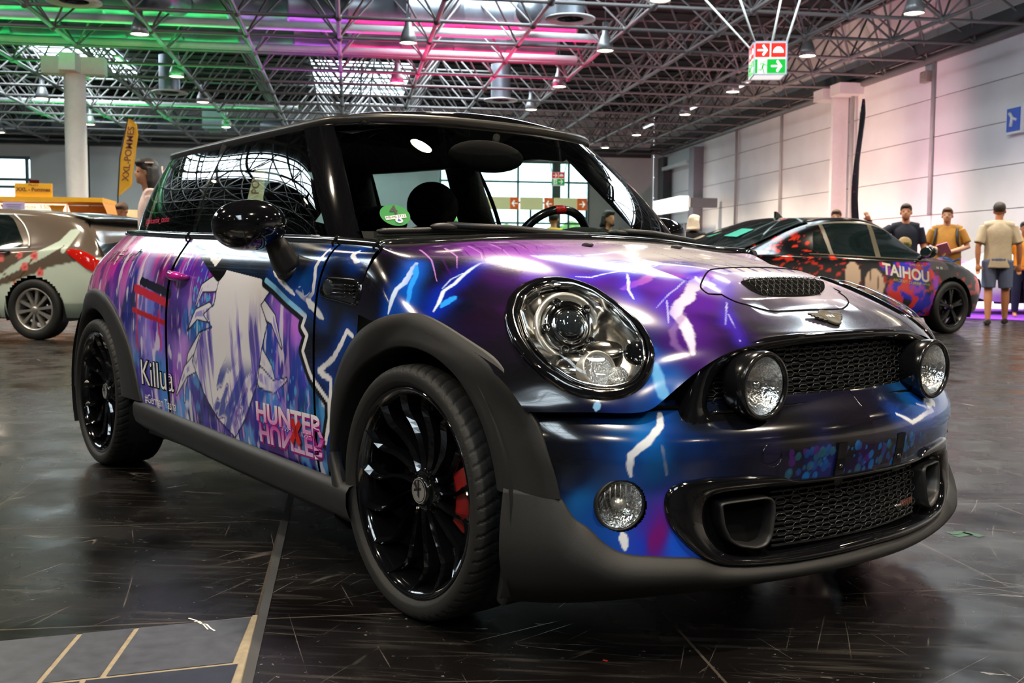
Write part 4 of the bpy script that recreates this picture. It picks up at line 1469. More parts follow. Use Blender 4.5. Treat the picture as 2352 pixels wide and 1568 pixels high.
NC = (300, 620) if DETAIL else (90, 180)
HO = [(0.22, -0.699, 0.747), (0.168, -0.644, 0.786), (0.148, -0.591, 0.812), (0.154, -0.543, 0.827), (0.188, -0.506, 0.829), (0.234, -0.491, 0.822), (0.294, -0.485, 0.806), (0.362, -0.494, 0.781), (0.422, -0.5, 0.755), (0.474, -0.506, 0.73), (0.519, -0.522, 0.698), (0.545, -0.534, 0.671), (0.559, -0.56, 0.629), (0.556, -0.585, 0.602), (0.544, -0.619, 0.585), (0.525, -0.656, 0.578), (0.498, -0.694, 0.582), (0.462, -0.728, 0.596), (0.419, -0.75, 0.626), (0.369, -0.756, 0.657), (0.312, -0.746, 0.689), (0.265, -0.727, 0.718)]
HI = [(0.248, -0.677, 0.748), (0.2, -0.624, 0.784), (0.189, -0.577, 0.806), (0.203, -0.537, 0.816), (0.242, -0.51, 0.814), (0.314, -0.503, 0.795), (0.404, -0.512, 0.759), (0.471, -0.523, 0.724), (0.513, -0.535, 0.694), (0.538, -0.553, 0.661), (0.547, -0.576, 0.629), (0.543, -0.6, 0.608), (0.526, -0.638, 0.597), (0.497, -0.679, 0.601), (0.466, -0.706, 0.615), (0.426, -0.725, 0.639), (0.377, -0.729, 0.668), (0.319, -0.715, 0.703)]
GC = clam_grid(*NC)


def hood_shape(P):
    """raise the scoop in the middle of the bonnet"""
    P = P.copy()
    x, y = P[..., 0], P[..., 1]
    # plateau behind the mouth, falling to the bonnet behind
    e = np.clip((.245 - np.abs(y)) / .075, 0, 1)
    e = e * e * (3 - 2 * e)
    up = np.clip((.500 - x) / .045, 0, 1)
    up = up * up * (3 - 2 * up)
    dn = np.clip((x - .10) / .34, 0, 1)
    dn = dn * dn * (3 - 2 * dn)
    P[..., 2] += .028 * e * up * dn
    # dished lip in front of the mouth
    d = np.exp(-((x - .530) / .028) ** 2) * np.clip((.20 - np.abs(y)) / .06, 0, 1)
    P[..., 2] -= .008 * d
    return P




_hn = np.array([0.412, -0.396, 0.820])
_hu = np.cross(_hn, (0, 0, 1))
_hu /= np.linalg.norm(_hu)
_hv = np.cross(_hn, _hu)
HCUT = np.array(HI)
_hc = HCUT.mean(0)
HCUT = np.stack([(HCUT - _hc) @ _hu, (HCUT - _hc) @ _hv], 1) * 1.01


def keep_hood(c):
    q = c * np.array([1, 1, 1.0])
    q[:, 1] = -np.abs(q[:, 1])
    d = q - _hc
    return ~(in_poly(np.stack([d @ _hu, d @ _hv], 1), HCUT) & (np.abs(d @ _hn) < .12))


GC = hood_shape(GC)
hood = body_mesh('bonnet', GC, flip=True, arch=True, keep=keep_hood)
GO_HALF = [(0, .392), (.15, .390), (.262, .391), (.292, .405), (.37, .409), (.465, .409), (.527, .403), (.551, .389), (.559, .365), (.556, .336), (.544, .304), (.517, .271), (.484, .242), (.46, .226), (.426, .217), (.367, .211), (.259, .206), (.142, .208), (0, .212)]
_fog = [bump(q_of_s(sg * .640), .357) for sg in (-1, 1)]


def keep_bumper(c):
    g = np.array(GO_HALF)
    poly = np.concatenate([g * (-1, 1), g[::-1]])
    k = ~in_poly(c[:, 1:3] * (1.015, 1) + (0, .0), poly * (1, .97) + (0, .009))
    for f in _fog:
        k &= ((c - f) ** 2).sum(1) > .0555 ** 2
    return k


nb = (170, 620) if DETAIL else (50, 160)
qq = np.linspace(PLEN - .12, -(PLEN - .12), nb[1])
zz = np.linspace(.20, .572, nb[0])
GB = bump(qq[None, :], zz[:, None])
bumper = body_mesh('front_bumper', GB, flip=True, arch=True,
                   keep=keep_bumper)
nt_ = 9 if DETAIL else 3
for sgn in (-1, 1):
    for nm, t0, t1, nx in (('scuttle_panel', 0.02, 1.48, 12), ('door', 1.53, 3.98, 60), ('rear_quarter', 4.02, 11, 80)):
        det = DETAIL and sgn < 0
        if sgn > 0 and nm != 'rear_quarter':
            nm = nm
        G = spl(spl(SD, 240 if det else 60, 0), 1, 1, t=np.linspace(t0, t1, nx * (8 if det else 3)))
        if sgn < 0:
            G = mir(G)
        body_mesh(nm, G, flip=(sgn < 0), arch=True)
# ---- roof and greenhouse -----------------------------------------------------------------
RE = np.array([(-.750, 0, 1.328), (-.757, .20, 1.327), (-.785, .38, 1.322), (-.835, .49, 1.316), (-.92, .552, 1.310), (-1.12, .572, 1.305), (-1.40, .575, 1.303), (-1.75, .562, 1.304),
               (-2.10, .535, 1.309), (-2.40, .497, 1.315), (-2.56, .43, 1.321), (-2.63, .26, 1.326), (-2.65, 0, 1.328)])     # drip line
WB = np.array([(-.33, 0, .945), (-.345, .20, .943), (-.39, .40, .938), (-.445, .55, .933), (-.515, .668, .928), (-.66, .712, .932), (-1.0, .714, .944), (-1.58, .708, .962),
               (-2.05, .69, .978), (-2.38, .655, .988), (-2.57, .59, .992), (-2.72, .40, .994), (-2.76, 0, .994)])           # foot of the glass
# roof skin: from drip line to the crown
crown = np.array([(-.80, 1.372), (-.81, 1.374), (-.84, 1.373), (-.90, 1.376), (-1.0, 1.382), (-1.15, 1.388), (-1.40, 1.393), (-1.72, 1.388), (-2.05, 1.376), (-2.35, 1.360), (-2.48, 1.350), (-2.54, 1.346), (-2.56, 1.346)])


def roof_point(t, w):
    """t along the drip line index, w 0 edge .. 1 centre"""
    e = spl(RE, 1, t=[t])[0]
    c = spl(crown, 1, t=[t])[0]
    h = 1 - (1 - w) ** 2.3
    return e, c, h


nr = 121
RT = spl(RE, nr)
CT = spl(crown, nr)
Wt = np.linspace(0, 1, 25)
G = np.zeros((len(Wt), nr, 3))
for i, w in enumerate(Wt):
    s = RT[:, 1] * (1 - w)
    x = RT[:, 0] * (1 - w) + (RT[:, 0] * .25 + CT[:, 0] * .75) * w
    if w > 0:
        x = RT[:, 0] + (CT[:, 0] - RT[:, 0]) * (1 - (1 - w) ** 1.6)
    z = RT[:, 2] + .012 + (CT[:, 1] - RT[:, 2] - .012) * (1 - (1 - w) ** 3.0)
    G[i] = np.stack([x, s, z], 1)
full = np.concatenate([G, mir(G)[::-1][1:]], 0)
me = mesh_np('roof', full.reshape(-1, 3), grid_faces(*full.shape[:2]))
bm = bmesh.new()
bm.from_mesh(me)
bmesh.ops.remove_doubles(bm, verts=bm.verts, dist=1e-4)
bmesh.ops.recalc_face_normals(bm, faces=bm.faces)
bm.to_mesh(me)
bm.free()
link('roof', me, M_GLOSS, car)
# drip rail round the roof
full = np.concatenate([RT, mir(RT)[::-1][1:-1]], 0)
cent = np.array([-1.6, 0, 0])
out = full - cent
out[:, 2] = 0
out /= np.linalg.norm(out, axis=1, keepdims=True)
P = np.stack([full + out * a + np.array([0, 0, b]) for a, b in ((-.012, .016), (.004, .018), (.009, .006), (.006, -.008), (-.004, -.016), (-.016, -.012))], 1)
m = MB()
P2 = np.concatenate([P, P[:1]], 0)
m.grid(P2, wrap=False)
m.build('drip_rail', mat('drip_rail_trim', (0.022, 0.020, 0.017), 0.35, noise=0.05), car, recalc=True)

BT = lambda t: spl(WB, 1, t=np.atleast_1d(t))
TT = lambda t: spl(RE, 1, t=np.atleast_1d(t))


def gh_patch(name, tb0, tb1, tt0, tt1, material, off=0.0, v0=0.0, v1=1.0, sides=(-1, 1), n=18, mrows=12, bulge=.022, thick=0, parent=None, joined=False, tr=0):
    """strip of the glasshouse between the foot line and the drip line"""
    objs = []
    Gs = []
    for sg in sides:
        u = np.linspace(0, 1, n)
        b, t = spl(WB, 1, t=tb0 + (tb1 - tb0) * u), spl(RE, 1, t=tt0 + (tt1 - tt0) * u)
        t = t + np.array([0, 0, -.004])
        v = np.linspace(v0, v1, mrows)[:, None, None]
        G = b[None] * (1 - v) + t[None] * v
        outw = (b + t) / 2 - np.array([-1.55, 0, 0])
        outw[:, 2] = 0
        outw /= np.linalg.norm(outw, axis=1, keepdims=True)
        G = G + outw[None] * (off + bulge * 4 * v * (1 - v))
        if sg < 0:
            G = mir(G)
        if joined:
            Gs.append(G)
            continue
        me = mesh_np(name, G.reshape(-1, 3), grid_faces(mrows, n)[:, ::-1 if sg < 0 else 1])
        objs.append(link(name, me, material, parent or car))
    if joined:
        G = np.concatenate([Gs[1][:, ::-1], Gs[0][:, 1:]], 1)
        me = mesh_np(name, G.reshape(-1, 3), grid_faces(mrows, G.shape[1])[:, ::-1])
        objs.append(link(name, me, material, parent or car))
    return objs


M_WS = glass('windscreen_glass', (0.80, 0.88, 0.86))
M_SG = glass('tinted_side_glass', (0.70, 0.82, 0.78), ior=1.60)
M_QG = glass('tinted_quarter_glass', (0.52, 0.64, 0.60), ior=1.62)
M_RG = glass('tinted_rear_glass', (0.55, 0.66, 0.63), ior=1.6)
gh_patch('windscreen', 0, 3.86, 0, 3.72, M_WS, joined=True, n=40, mrows=24, bulge=.03, v0=0, v1=1)
gh_patch('a_pillar', 3.86, 4.72, 3.72, 4.62, M_GLOSS, off=.004, bulge=.026)
gh_patch('door_glass', 4.72, 7.08, 4.62, 6.72, M_SG, n=30)
gh_patch('b_pillar', 7.06, 7.12, 6.70, 6.77, M_GLOSS, off=.003, n=4)
gh_patch('quarter_glass', 7.12, 9.45, 6.77, 9.05, M_QG, n=30)
gh_patch('c_pillar', 9.45, 10.35, 9.05, 9.9, M_GLOSS, off=.003)
gh_patch('tailgate_glass', 10.35, 12, 9.9, 12, M_RG, joined=False, n=20)
# black waist strip all round the car, chrome-bright gloss
M_STRIP = mat('waist_strip_black', (0.010, 0.010, 0.011), 0.08, coat=1.0, spec=0.8, noise=0.05)
b_ = spl(BELT, 200)
f_ = np.array([(-.26, 0, .940), (-.275, .22, .937), (-.295, .42, .929), (-.305, .57, .918), (-.290, .69, .911), (-.262, .735, .905), (-.240, .747, .903)])
f_ = spl(f_, 60)
line = np.concatenate([f_, b_[7:]], 0)
_wd = spl(WB, 2000)
inner = np.zeros_like(line)
_k = 0
for _i, _p in enumerate(line):                       # foot of the glass nearest to each place of the strip, never running back
    _d = ((_wd[_k:_k + 260] - _p) ** 2).sum(1)
    _k += int(_d.argmin())
    inner[_i] = _wd[_k]
V = []
o2 = line - inner
o2[:, 2] = 0
o2 /= np.maximum(np.linalg.norm(o2, axis=1, keepdims=True), 1e-6)
for a, b in ((.004, -.012), (.009, .002), (.004, .014), (-.012, .018)):
    V.append(line + o2 * a + np.array([0, 0, b]))
V.append(inner + np.array([0, 0, .004]))
V.append(inner + np.array([0, 0, -.03]))
G = np.stack(V, 0)
for sg in (-1, 1):
    Q = mir(G) if sg < 0 else G
    me = mesh_np('waist_strip', Q.reshape(-1, 3), grid_faces(*Q.shape[:2])[:, ::1 if sg < 0 else -1])
    link('waist_strip', me, M_STRIP, car)

# ---- wheel arches --------------------------------------------------------------------------
def arch(wx, outer, a0, a1, name='wheel_arch'):
    n = 90
    o = smooth_curve(outer, n)
    ang = np.linspace(a0, a1, n)
    ri = .354
    inn = np.stack([wx + ri * np.cos(ang), np.full(n, .826), .31 + ri * np.sin(ang)], 1)
    inn[:, 1] = np.minimum(.826, .5 * .826 + .5 * np.maximum(o[:, 1], .80))
    # outward direction turns with the corner of the body
    nx = np.clip((o[:, 0] - .30) / .25, 0, .75) if wx > -1 else -np.clip((-2.60 - o[:, 0]) / .35, 0, .6)
    ny = np.sqrt(1 - nx ** 2)
    prof = [(0, -.016), (0, .004), (.02, .009), (.25, .013), (.55, .015), (.82, .014), (.93, .010), (1.0, -.004), (1.0, -.11)]
    for sg in (-1, 1):
        G = []
        for w, d in prof:
            p = o * (1 - w) + inn * w
            G.append(np.stack([p[:, 0] + nx * d, sg * (p[:, 1] + ny * d), p[:, 2]], 1))
        m = MB()
        m.grid(np.array(G))
        m.build(name, M_MATTE, car, recalc=True)


arch(0.0, ARCH_F, R(191), R(11))
arch(-2.467, ARCH_R, R(4), R(182))

# dark wheel housings and underbody
m = MB()
for wx in WHEEL_X:
    for sg in (-1, 1):
        P = [[(wx + .40 * math.cos(a), sg * s, .31 + .40 * math.sin(a)) for a in np.linspace(R(-25), R(205), 30)] for s in (.815, .45)]
        m.grid(np.array(P))
        m.add([(wx + .40 * math.cos(a), sg * .45, .31 + .40 * math.sin(a)) for a in np.linspace(R(-25), R(205), 30)], [tuple(range(30))])
m.box((-1.2, 0, .26), (3.2, 1.0, .16))
m.box((-1.23, 0, .30), (1.55, 1.52, .22))
m.box((-2.5, 0, .40), (.75, .9, .3))
m.box((.30, 0, .32), (.55, .85, .28))
m.build('underbody', M_BLACK, car)
# sills
for sg in (-1, 1):
    xs = np.linspace(-1.93, -.26, 30)
    top = np.interp(xs, [-1.93, -1.0, -.26], [.338, .305, .285])
    G = []
    for a, b in ((.822, 0), (.836, -.004), (.846, -.02), (.846, -.055), (.836, -.085), (.80, -.115), (.72, -.13)):
        G.append(np.stack([xs, np.full(30, sg * a), top + b], 1))
    m = MB()
    m.grid(np.array(G))
    m.build('side_sill', M_MATTE, car, recalc=True)
# ================================================================== parts of the near car
def loop_resample(P, n):
    """closed loop evenly resampled by length"""
    P = np.asarray(P, float)
    Q = np.concatenate([P, P[:1]])
    d = np.concatenate([[0], np.cumsum(np.linalg.norm(np.diff(Q, axis=0), axis=1))])
    t = np.linspace(0, d[-1], n, endpoint=False)
    return np.stack([np.interp(t, d, Q[:, k]) for k in range(Q.shape[1])], 1)


def full_loop(half):
    """half outline (s, z) from the top middle round to the bottom middle -> closed (y, z) loop"""
    h = np.asarray(half, float)
    o = h.copy()
    o[:, 0] *= -1
    return np.concatenate([o, h[::-1][1:-1]])


def smooth_loop(P, n, it=3):
    P = loop_resample(P, n)
    for _ in range(it):
        P = (np.roll(P, 1, 0) + 2 * P + np.roll(P, -1, 0)) / 4
    return P


def face_pt(yz, off=0.0):
    yz = np.asarray(yz, float)
    return bump(q_of_s(yz[..., 0]), yz[..., 1], off)


def ring_between(A, B, prof, fn, name, material, parent, recalc=True, close=True):
    """band between two closed loops; prof: (w, offset)"""
    rows = []
    for w, o in prof:
        rows.append(fn(A * (1 - w) + B * w, o))
    P = np.stack(rows, 0)
    m = MB()
    m.grid(P, wrap=close)
    return m.build(name, material, parent, recalc=recalc)


# ---- lower front: gloss surround, grille, ducts, skirt
GO = full_loop(GO_HALF)
GI = full_loop([(0, .378), (.15, .377), (.286, .377), (.366, .375), (.424, .373), (.455, .366), (.468, .343), (.470, .317), (.461, .284), (.437, .252), (.417, .238), (.386, .230), (.30, .226), (.187, .228), (0, .233)])
NL = 220
go = smooth_loop(GO, NL, 2)
gi_ = loop_resample(GI, 2000)
gi = []
c0 = np.array([0, .30])
gi = smooth_loop(GI, NL, 2)
ring_between(go, gi, [(0, -.012), (0, .004), (.12, .010), (.5, .013), (.85, .006), (1.0, -.006), (1.0, -.055)], face_pt, 'lower_grille_surround', M_GLOSS, car)
# backing of the lower opening
def back_panel(name, loop, off, fn, material, parent, n=14):
    c = loop.mean(0)
    rows = [fn(c + (loop - c) * w, off) for w in np.linspace(0.02, 1.02, n)]
    m = MB()
    m.grid(np.stack(rows, 0), wrap=True)
    return m.build(name, material, parent)


M_VOID = mat('dark_void', (0.003, 0.003, 0.003), 0.9, spec=0.1, noise=0.1)
M_HEX = mat('grille_bars', (0.030, 0.032, 0.033), 0.25, noise=0.05)
back_panel('grille_backing', gi, -.05, face_pt, M_VOID, car)


def hex_mesh(name, fn, inside, y0, y1, z0, z1, w, h, off, parent, material, r=.0013, gx=1.36):
    """net of flat hexagons: every cell a thin raised rim, joined by short bars"""
    m = MB()
    row = 0
    z = z0
    while z < z1:
        y = y0 + (row % 2) * w * gx / 2
        while y < y1:
            if inside(y, z):
                hx = [(-.5, 0), (-.28, .5), (.28, .5), (.5, 0), (.28, -.5), (-.28, -.5)]
                P = [fn(np.array([y + a * w, z + b * h]), off) for a, b in hx]
                m.tube(P, r, 5, closed=True)
                P2 = [fn(np.array([y + .5 * w + d, z]), off - .002) for d in (0, w * (gx - 1))]
                if inside(y + w * gx * .8, z):
                    m.tube(P2, r * 1.3, 5)
            y += w * gx
        z += h * 1.30
        row += 1
    return m.build(name, material, parent)


hex_mesh('lower_grille', face_pt, lambda y, z: abs(y) < .285 and .245 < z < .372, -.29, .29, .252, .372, .033, .0135, -.022, car, M_HEX)
# plain slats behind it hold the net
m = MB()
for z in np.linspace(.24, .372, 12):
    yy = np.linspace(-.29, .29, 24)
    P = face_pt(np.stack([yy, np.full(24, z)], 1), -.03)
    m.tube([tuple(p) for p in P], .003, 4, smooth=False)
m.build('grille_slat', M_BLACK, car)
DUCT = np.array([(.438, .352), (.413, .355), (.316, .359), (.299, .350), (.299, .318), (.309, .268), (.322, .249), (.348, .244), (.392, .253), (.417, .269), (.432, .302)])
for sg in (-1, 1):
    d0 = smooth_loop(DUCT * np.array([sg, 1]), 80, 2)
    dc = d0.mean(0)
    d1 = dc + (d0 - dc) * np.array([.87, .86])
    o = ring_between(d0, d1, [(0, -.045), (0, -.004), (.3, .004), (.7, .003), (1.0, -.006), (1.0, -.045)], face_pt, 'brake_duct', M_BLACK, car)
    m = MB()
    m.grid(np.stack([face_pt(dc + (d1 - dc) * w, -.044 + .01 * w) for w in (.02, .5, 1)], 0), wrap=True)
    m.build('duct_back', M_VOID, o)
# small winged emblem on the lower grille
em = MB()
for k, (yy, rr) in enumerate(zip(np.linspace(.085, .215, 9), (.001, .006, .009, .010, .010, .010, .009, .006, .001))):
    pass
c = face_pt(np.array([.150, .292]), .004)
em.ellipsoid(tuple(c), (.006, .062, .006), M=Matrix.Rotation(R(12), 3, 'Z').to_3x3(), n=16, m=10)
e_ = em.build('grille_emblem', M_CHROME, car)
m = MB()
for k in range(6):
    cc = face_pt(np.array([.122 + .011 * k, .294]), .010)
    m.box(tuple(cc), (.004, .005, .014))
m.build('emblem_red_bar', mat('emblem_bronze', (.20, .09, .07), .3, metal=.6, noise=.05), e_)

SK_T = [(0, .212), (.142, .207), (.259, .205), (.367, .209), (.426, .216), (.455, .224), (.485, .240), (.559, .246), (.629, .254), (.656, .266), (.679, .287), (.697, .315), (.722, .327), (.732, .345), (.738, .371), (.745, .394)]
st = np.array(SK_T)
qs = q_of_s(st[:, 0])
qf = np.linspace(0, PLEN - .125, 120)
zt = np.interp(qf, qs, st[:, 1], right=.385)
zt = np.convolve(np.pad(zt, 2, mode='edge'), np.ones(5) / 5, 'valid')
qe = np.concatenate([-qf[::-1], qf[1:]])
ze = np.concatenate([zt[::-1], zt[1:]])
zb_ = np.interp(np.abs(qe), [0, .3, .6, .8, .95, PLEN], [.150, .148, .138, .132, .130, .150])
rows = []
for w, o in ((0, -.015), (0, .004), (.04, .010), (.18, .022), (.30, .030), (.42, .034), (.55, .033), (.75, .018), (1.0, .004), (1.0, -.05)):
    rows.append(bump(qe, np.maximum(ze * (1 - w) + zb_ * w, .121), o * (np.interp(np.abs(qe), [0, .70, .86, 1.1], [1, 1, .45, .35]) if o > 0 else 1)))
m = MB()
m.grid(np.stack(rows, 0))
m.build('front_skirt', M_MATTE, car, recalc=True)
# flap in front of each front tyre
for sg in (-1, 1):
    m = MB()
    m.box((.33, sg * .70, .165), (.03, .17, .11), M=Matrix.Rotation(R(12), 3, 'Y'))
    m.build('spoiler_flap', M_BLACK, car, bevel=.01)

# ---- upper grille
NXs, NXx = [0, .1, .2, .3, .4, .48, .52, .56], [.670, .667, .658, .643, .621, .598, .583, .565]


def nose_pt(yz, off=0.0):
    yz = np.asarray(yz, float)
    s = np.abs(yz[..., 0])
    x = np.interp(s, NXs, NXx) - (yz[..., 1] - .55) * .085 + off
    return np.stack([x, yz[..., 0] * (1 + off * .2), yz[..., 1]], -1)


UO = full_loop([(0, .7145), (.067, .714), (.177, .712), (.277, .7055), (.365, .696), (.416, .682), (.458, .656), (.472, .630), (.483, .595), (.495, .556), (.505, .525), (.49, .516), (.38, .522), (.2, .529), (0, .534)])
UI = full_loop([(0, .691), (.1, .690), (.2, .685), (.28, .677), (.35, .664), (.40, .643), (.425, .612), (.438, .578), (.443, .553), (.425, .543), (.33, .544), (.18, .549), (0, .553)])
uo, ui = smooth_loop(UO, 200, 2), smooth_loop(UI, 200, 2)
ring_between(uo, ui, [(0, -.03), (0, .004), (.15, .012), (.45, .014), (.8, .006), (.95, .004), (1.0, -.004), (1.0, -.05)], nose_pt, 'grille_surround', M_GLOSS, car)
back_panel('grille_backing', ui, -.045, nose_pt, M_VOID, car)


def in_ui(y, z):
    y = abs(y)
    top = np.interp(y, [0, .1, .2, .28, .35, .40, .425, .44], [.690, .689, .684, .676, .663, .642, .61, .575])
    return y < .435 and .556 < z < top - .006


hex_mesh('upper_grille', nose_pt, in_ui, -.44, .44, .567, .69, .033, .0135, -.018, car, M_HEX)
m = MB()
for z in np.linspace(.56, .685, 12):
    lim = [y for y in np.linspace(-.43, .43, 40) if in_ui(y, z)]
    if len(lim) > 2:
        P = nose_pt(np.stack([np.array(lim), np.full(len(lim), z)], 1), -.026)
        m.tube([tuple(p) for p in P], .003, 4, smooth=False)
m.build('grille_slat', M_BLACK, car)
# rubber lip above the bumper
m = MB()
yy = np.linspace(-.43, .43, 50)
m.tube([tuple(p) for p in nose_pt(np.stack([yy, np.interp(np.abs(yy), [0, .43], [.556, .546])], 1), .002)], .004, 6)
m.build('grille_lip', M_GLOSS, car)
# shut line between bonnet and bumper
for sg in (-1, 1):
    ss = np.linspace(.515, .79, 30)
    P = bump(q_of_s(ss), .5585, .006)
    P[:, 1] *= sg
    m = MB()
    m.tube([tuple(p) for p in P], .005, 6)
    m.build('shut_line', M_VOID, car)

# ---- round driving lights
M_LENS = glass('lamp_lens', (0.96, 0.97, 0.97))
M_REFL = mat('lamp_reflector', (0.90, 0.90, 0.90), 0.10, metal=1.0, bump=.5, bscale=90)
M_FACET = mat('faceted_reflector', (0.92, 0.92, 0.92), 0.12, metal=1.0, bump=.9, bscale=240)


def axis_M(o, d, up=(0, 0, 1)):
    return Matrix.Translation(o) @ frame_of(d, up).to_4x4()


for sg in (-1, 1):
    Mx = axis_M((.684, sg * .336, .604), (1, sg * .02, -.02))
    dl = link('driving_light', MB().lathe([(.052, -.082), (.064, -.074), (.073, -.052), (.0765, -.022), (.0765, -.004), (.073, .002), (.066, .002), (.0645, -.004)], 48, Mx).mesh('driving_light'), M_BLACK2 if 'M_BLACK2' in globals() else mat('satin_black', (.006, .006, .007), .18, coat=.3, noise=.05), car)
    M_BLACK2 = MATS['satin_black']
    m = MB()
    m.lathe([(.0635, -.006), (.056, -.022), (.042, -.038), (.024, -.05), (.001, -.054)], 40, Mx)
    m.build('reflector', M_REFL, dl)
    m = MB()
    m.lathe([(.0001, -.020), (.009, -.019), (.010, -.05)], 16, Mx)
    m.build('bulb_cap', M_CHROME, dl)
    m = MB()
    for k in range(5):
        a = k * 2 * math.pi / 5
        m.tube([Mx @ Vector((.011 * math.cos(a), .011 * math.sin(a), -.004)), Mx @ Vector((.06 * math.cos(a), .06 * math.sin(a), -.004))], .0009, 5)
    m.lathe([(.064, -.003), (.05, .002), (.03, .005), (.001, .006)], 40, Mx)
    m.build('lens', M_LENS, dl)
    m = MB()
    m.tube([(.60, sg * .338, .56), (.63, sg * .338, .545), (.645, sg * .338, .555)], .014, 8)
    m.box((.60, sg * .338, .545), (.05, .05, .03))
    m.build('mount', M_BLACK, dl)

# ---- headlights
HN = np.array([0.412, -0.396, 0.820])
M_REFLD = mat('smoked_bowl', (0.55, 0.53, 0.50), 0.16, metal=1.0, noise=.15, scale=30)
M_PROJ = mat('projector_lens', (0.02, 0.025, 0.03), 0.03, coat=1.0, spec=.8, noise=.05)


def headlight(sg):
    flip = np.array([1, -sg, 1])
    n = Vector(HN * flip).normalized()
    A = smooth_loop(np.array(HO) * flip, 120, 2)
    B = smooth_loop(np.array(HI) * flip, 120, 2)
    if sg > 0:
        pass
    cB = B.mean(0)
    nv = np.array(n)
    # bring both loops to the same start
    k = np.argmin(((B - A[0]) ** 2).sum(1))
    B = np.roll(B, -k, 0)
    m = MB()
    rows = []
    for w, o in ((0, -.006), (0, .004), (.12, .011), (.4, .014), (.75, .012), (.92, .006), (1, -.002), (1.02, -.012)):
        rows.append(A * (1 - w) + B * w + nv * o)
    m.grid(np.stack(rows, 0), wrap=True)
    hl = m.build('headlight', M_GLOSS, car, recalc=True)
    C = lambda w: cB + (B - cB) * w
    m = MB()
    m.grid(np.stack([C(w) + nv * o for w, o in ((1.01, -.008), (.995, .008), (.97, .013), (.945, .008), (.94, -.014))], 0), wrap=True)
    m.build('chrome_ring', M_CHROME, hl)
    m = MB()
    m.grid(np.stack([C(w) + nv * o for w, o in ((.95, -.010), (.90, -.022), (.78, -.034), (.6, -.050), (.35, -.060), (.1, -.066), (.01, -.066))], 0), wrap=True)
    m.build('bowl', M_REFLD, hl)
    m = MB()
    m.grid(np.stack([C(w) + nv * o for w, o in ((.985, .010), (.93, .022), (.8, .034), (.6, .043), (.35, .048), (.01, .050))], 0), wrap=True)
    m.build('cover_lens', M_LENS, hl)

    def loc(p, d):
        return Vector(np.array(p) * flip) + n * d
    fwd = Vector((.93, -.25 * -sg * -1, .28)) if False else (n + Vector((.9, 0, -.35))).normalized()
    # projector with its barrel, bolts round it
    Mx = axis_M(loc((.335, -.596, .737), -.012), fwd)
    m = MB()
    m.lathe([(.060, -.05), (.063, -.012), (.058, -.004), (.047, -.006), (.040, -.004), (.0365, .000), (.034, -.002)], 40, Mx)
    m.build('projector_ring', M_CHROME, hl)
    m = MB()
    m.lathe([(.035, -.002), (.030, .008), (.018, .014), (.001, .016)], 36, Mx)
    m.build('projector_lens', M_PROJ, hl)
    for a in (40, 115, 185, 250, 320):
        m = MB()
        Mb = Mx @ Matrix.Translation((.060 * math.cos(R(a)), .060 * math.sin(R(a)), -.006))
        m.lathe([(.011, -.012), (.011, .004), (.008, .006), (.007, .002), (.001, .001)], 18, Mb)
        m.build('bolt_cup', M_DARKCHROME, hl)
    m = MB()
    m.lathe([(.080, -.03), (.083, -.016), (.080, -.010), (.070, -.012), (.064, -.03)], 48, Mx)
    m.build('outer_ring', M_SATIN, hl)
    # turn lamp at the foot
    Mt = axis_M(loc((.474, -.634, .648), -.010), (n * .6 + Vector((.9, 0, -.1))).normalized())
    m = MB()
    m.lathe([(.042, -.03), (.042, .0), (.039, .004), (.035, .0), (.034, -.006)], 36, Mt)
    m.build('turn_lamp_ring', M_SATIN, hl)
    m = MB()
    m.lathe([(.034, -.004), (.028, -.009), (.014, -.015), (.001, -.017)], 30, Mt)
    m.build('turn_lamp_reflector', M_FACET, hl)
    # side reflector shells
    m = MB()
    for p0, rr in (((.425, -.575, .704), (.050, .030, .012)), ((.415, -.650, .672), (.045, .030, .012)), ((.30, -.545, .785), (.040, .022, .010))):
        m.ellipsoid(loc(p0, -.036), rr, M=frame_of(n), n=22, m=10)
    m.build('inner_shell', M_REFLD, hl)
    m = MB()
    m.ellipsoid(loc((.502, -.548, .676), -.002), (.030, .040, .014), M=frame_of(n), n=26, m=12)
    m.build('washer_cap', M_GLOSS, hl)
    m = MB()
    m.ellipsoid(loc((.500, -.603, .640), -.016), (.022, .028, .010), M=frame_of(n), n=20, m=10)
    m.build('small_reflector', M_FACET, hl)
    return hl


headlight(-1)
headlight(1)

# ---- fog lights, tow cover, number plate brackets
for sg in (-1, 1):
    P0 = bump(q_of_s(sg * .640), .357, 0)
    dv = Vector((.93, sg * .36, -.02))
    Mx = axis_M(Vector(P0), dv)
    fg = link('fog_light', MB().lathe([(.058, -.020), (.0575, -.004), (.055, -.001), (.051, -.004), (.050, -.012)], 40, Mx).mesh('fog_light'), M_BLACK, car)
    m = MB()
    m.lathe([(.0505, -.006), (.042, -.022), (.024, -.036), (.001, -.040)], 36, Mx)
    m.build('reflector', M_REFL, fg)
    m = MB()
    m.lathe([(.001, -.004), (.014, -.006), (.013, -.03)], 20, Mx)
    for k in range(7):
        x = -.036 + .012 * k
        h = math.sqrt(max(.0001, .046 ** 2 - x * x))
        m.tube([Mx @ Vector((x, .012, -.004)), Mx @ Vector((x, h, -.004))], .0012, 5)
    m.build('lens_rib', M_SATIN, fg)
    m = MB()
    m.lathe([(.051, -.003), (.04, .002), (.02, .005), (.001, .006)], 36, Mx)
    m.build('lens', M_LENS, fg)
c = bump(q_of_s(-.318), .453, .001)
m = MB()
Mx = axis_M(Vector(c), (.96, -.20, .1))
m.lathe([(.027, 0), (.0262, .0022), (.0252, 0)], 40, Mx)
m.build('tow_eye_cover', M_GLOSS, car)
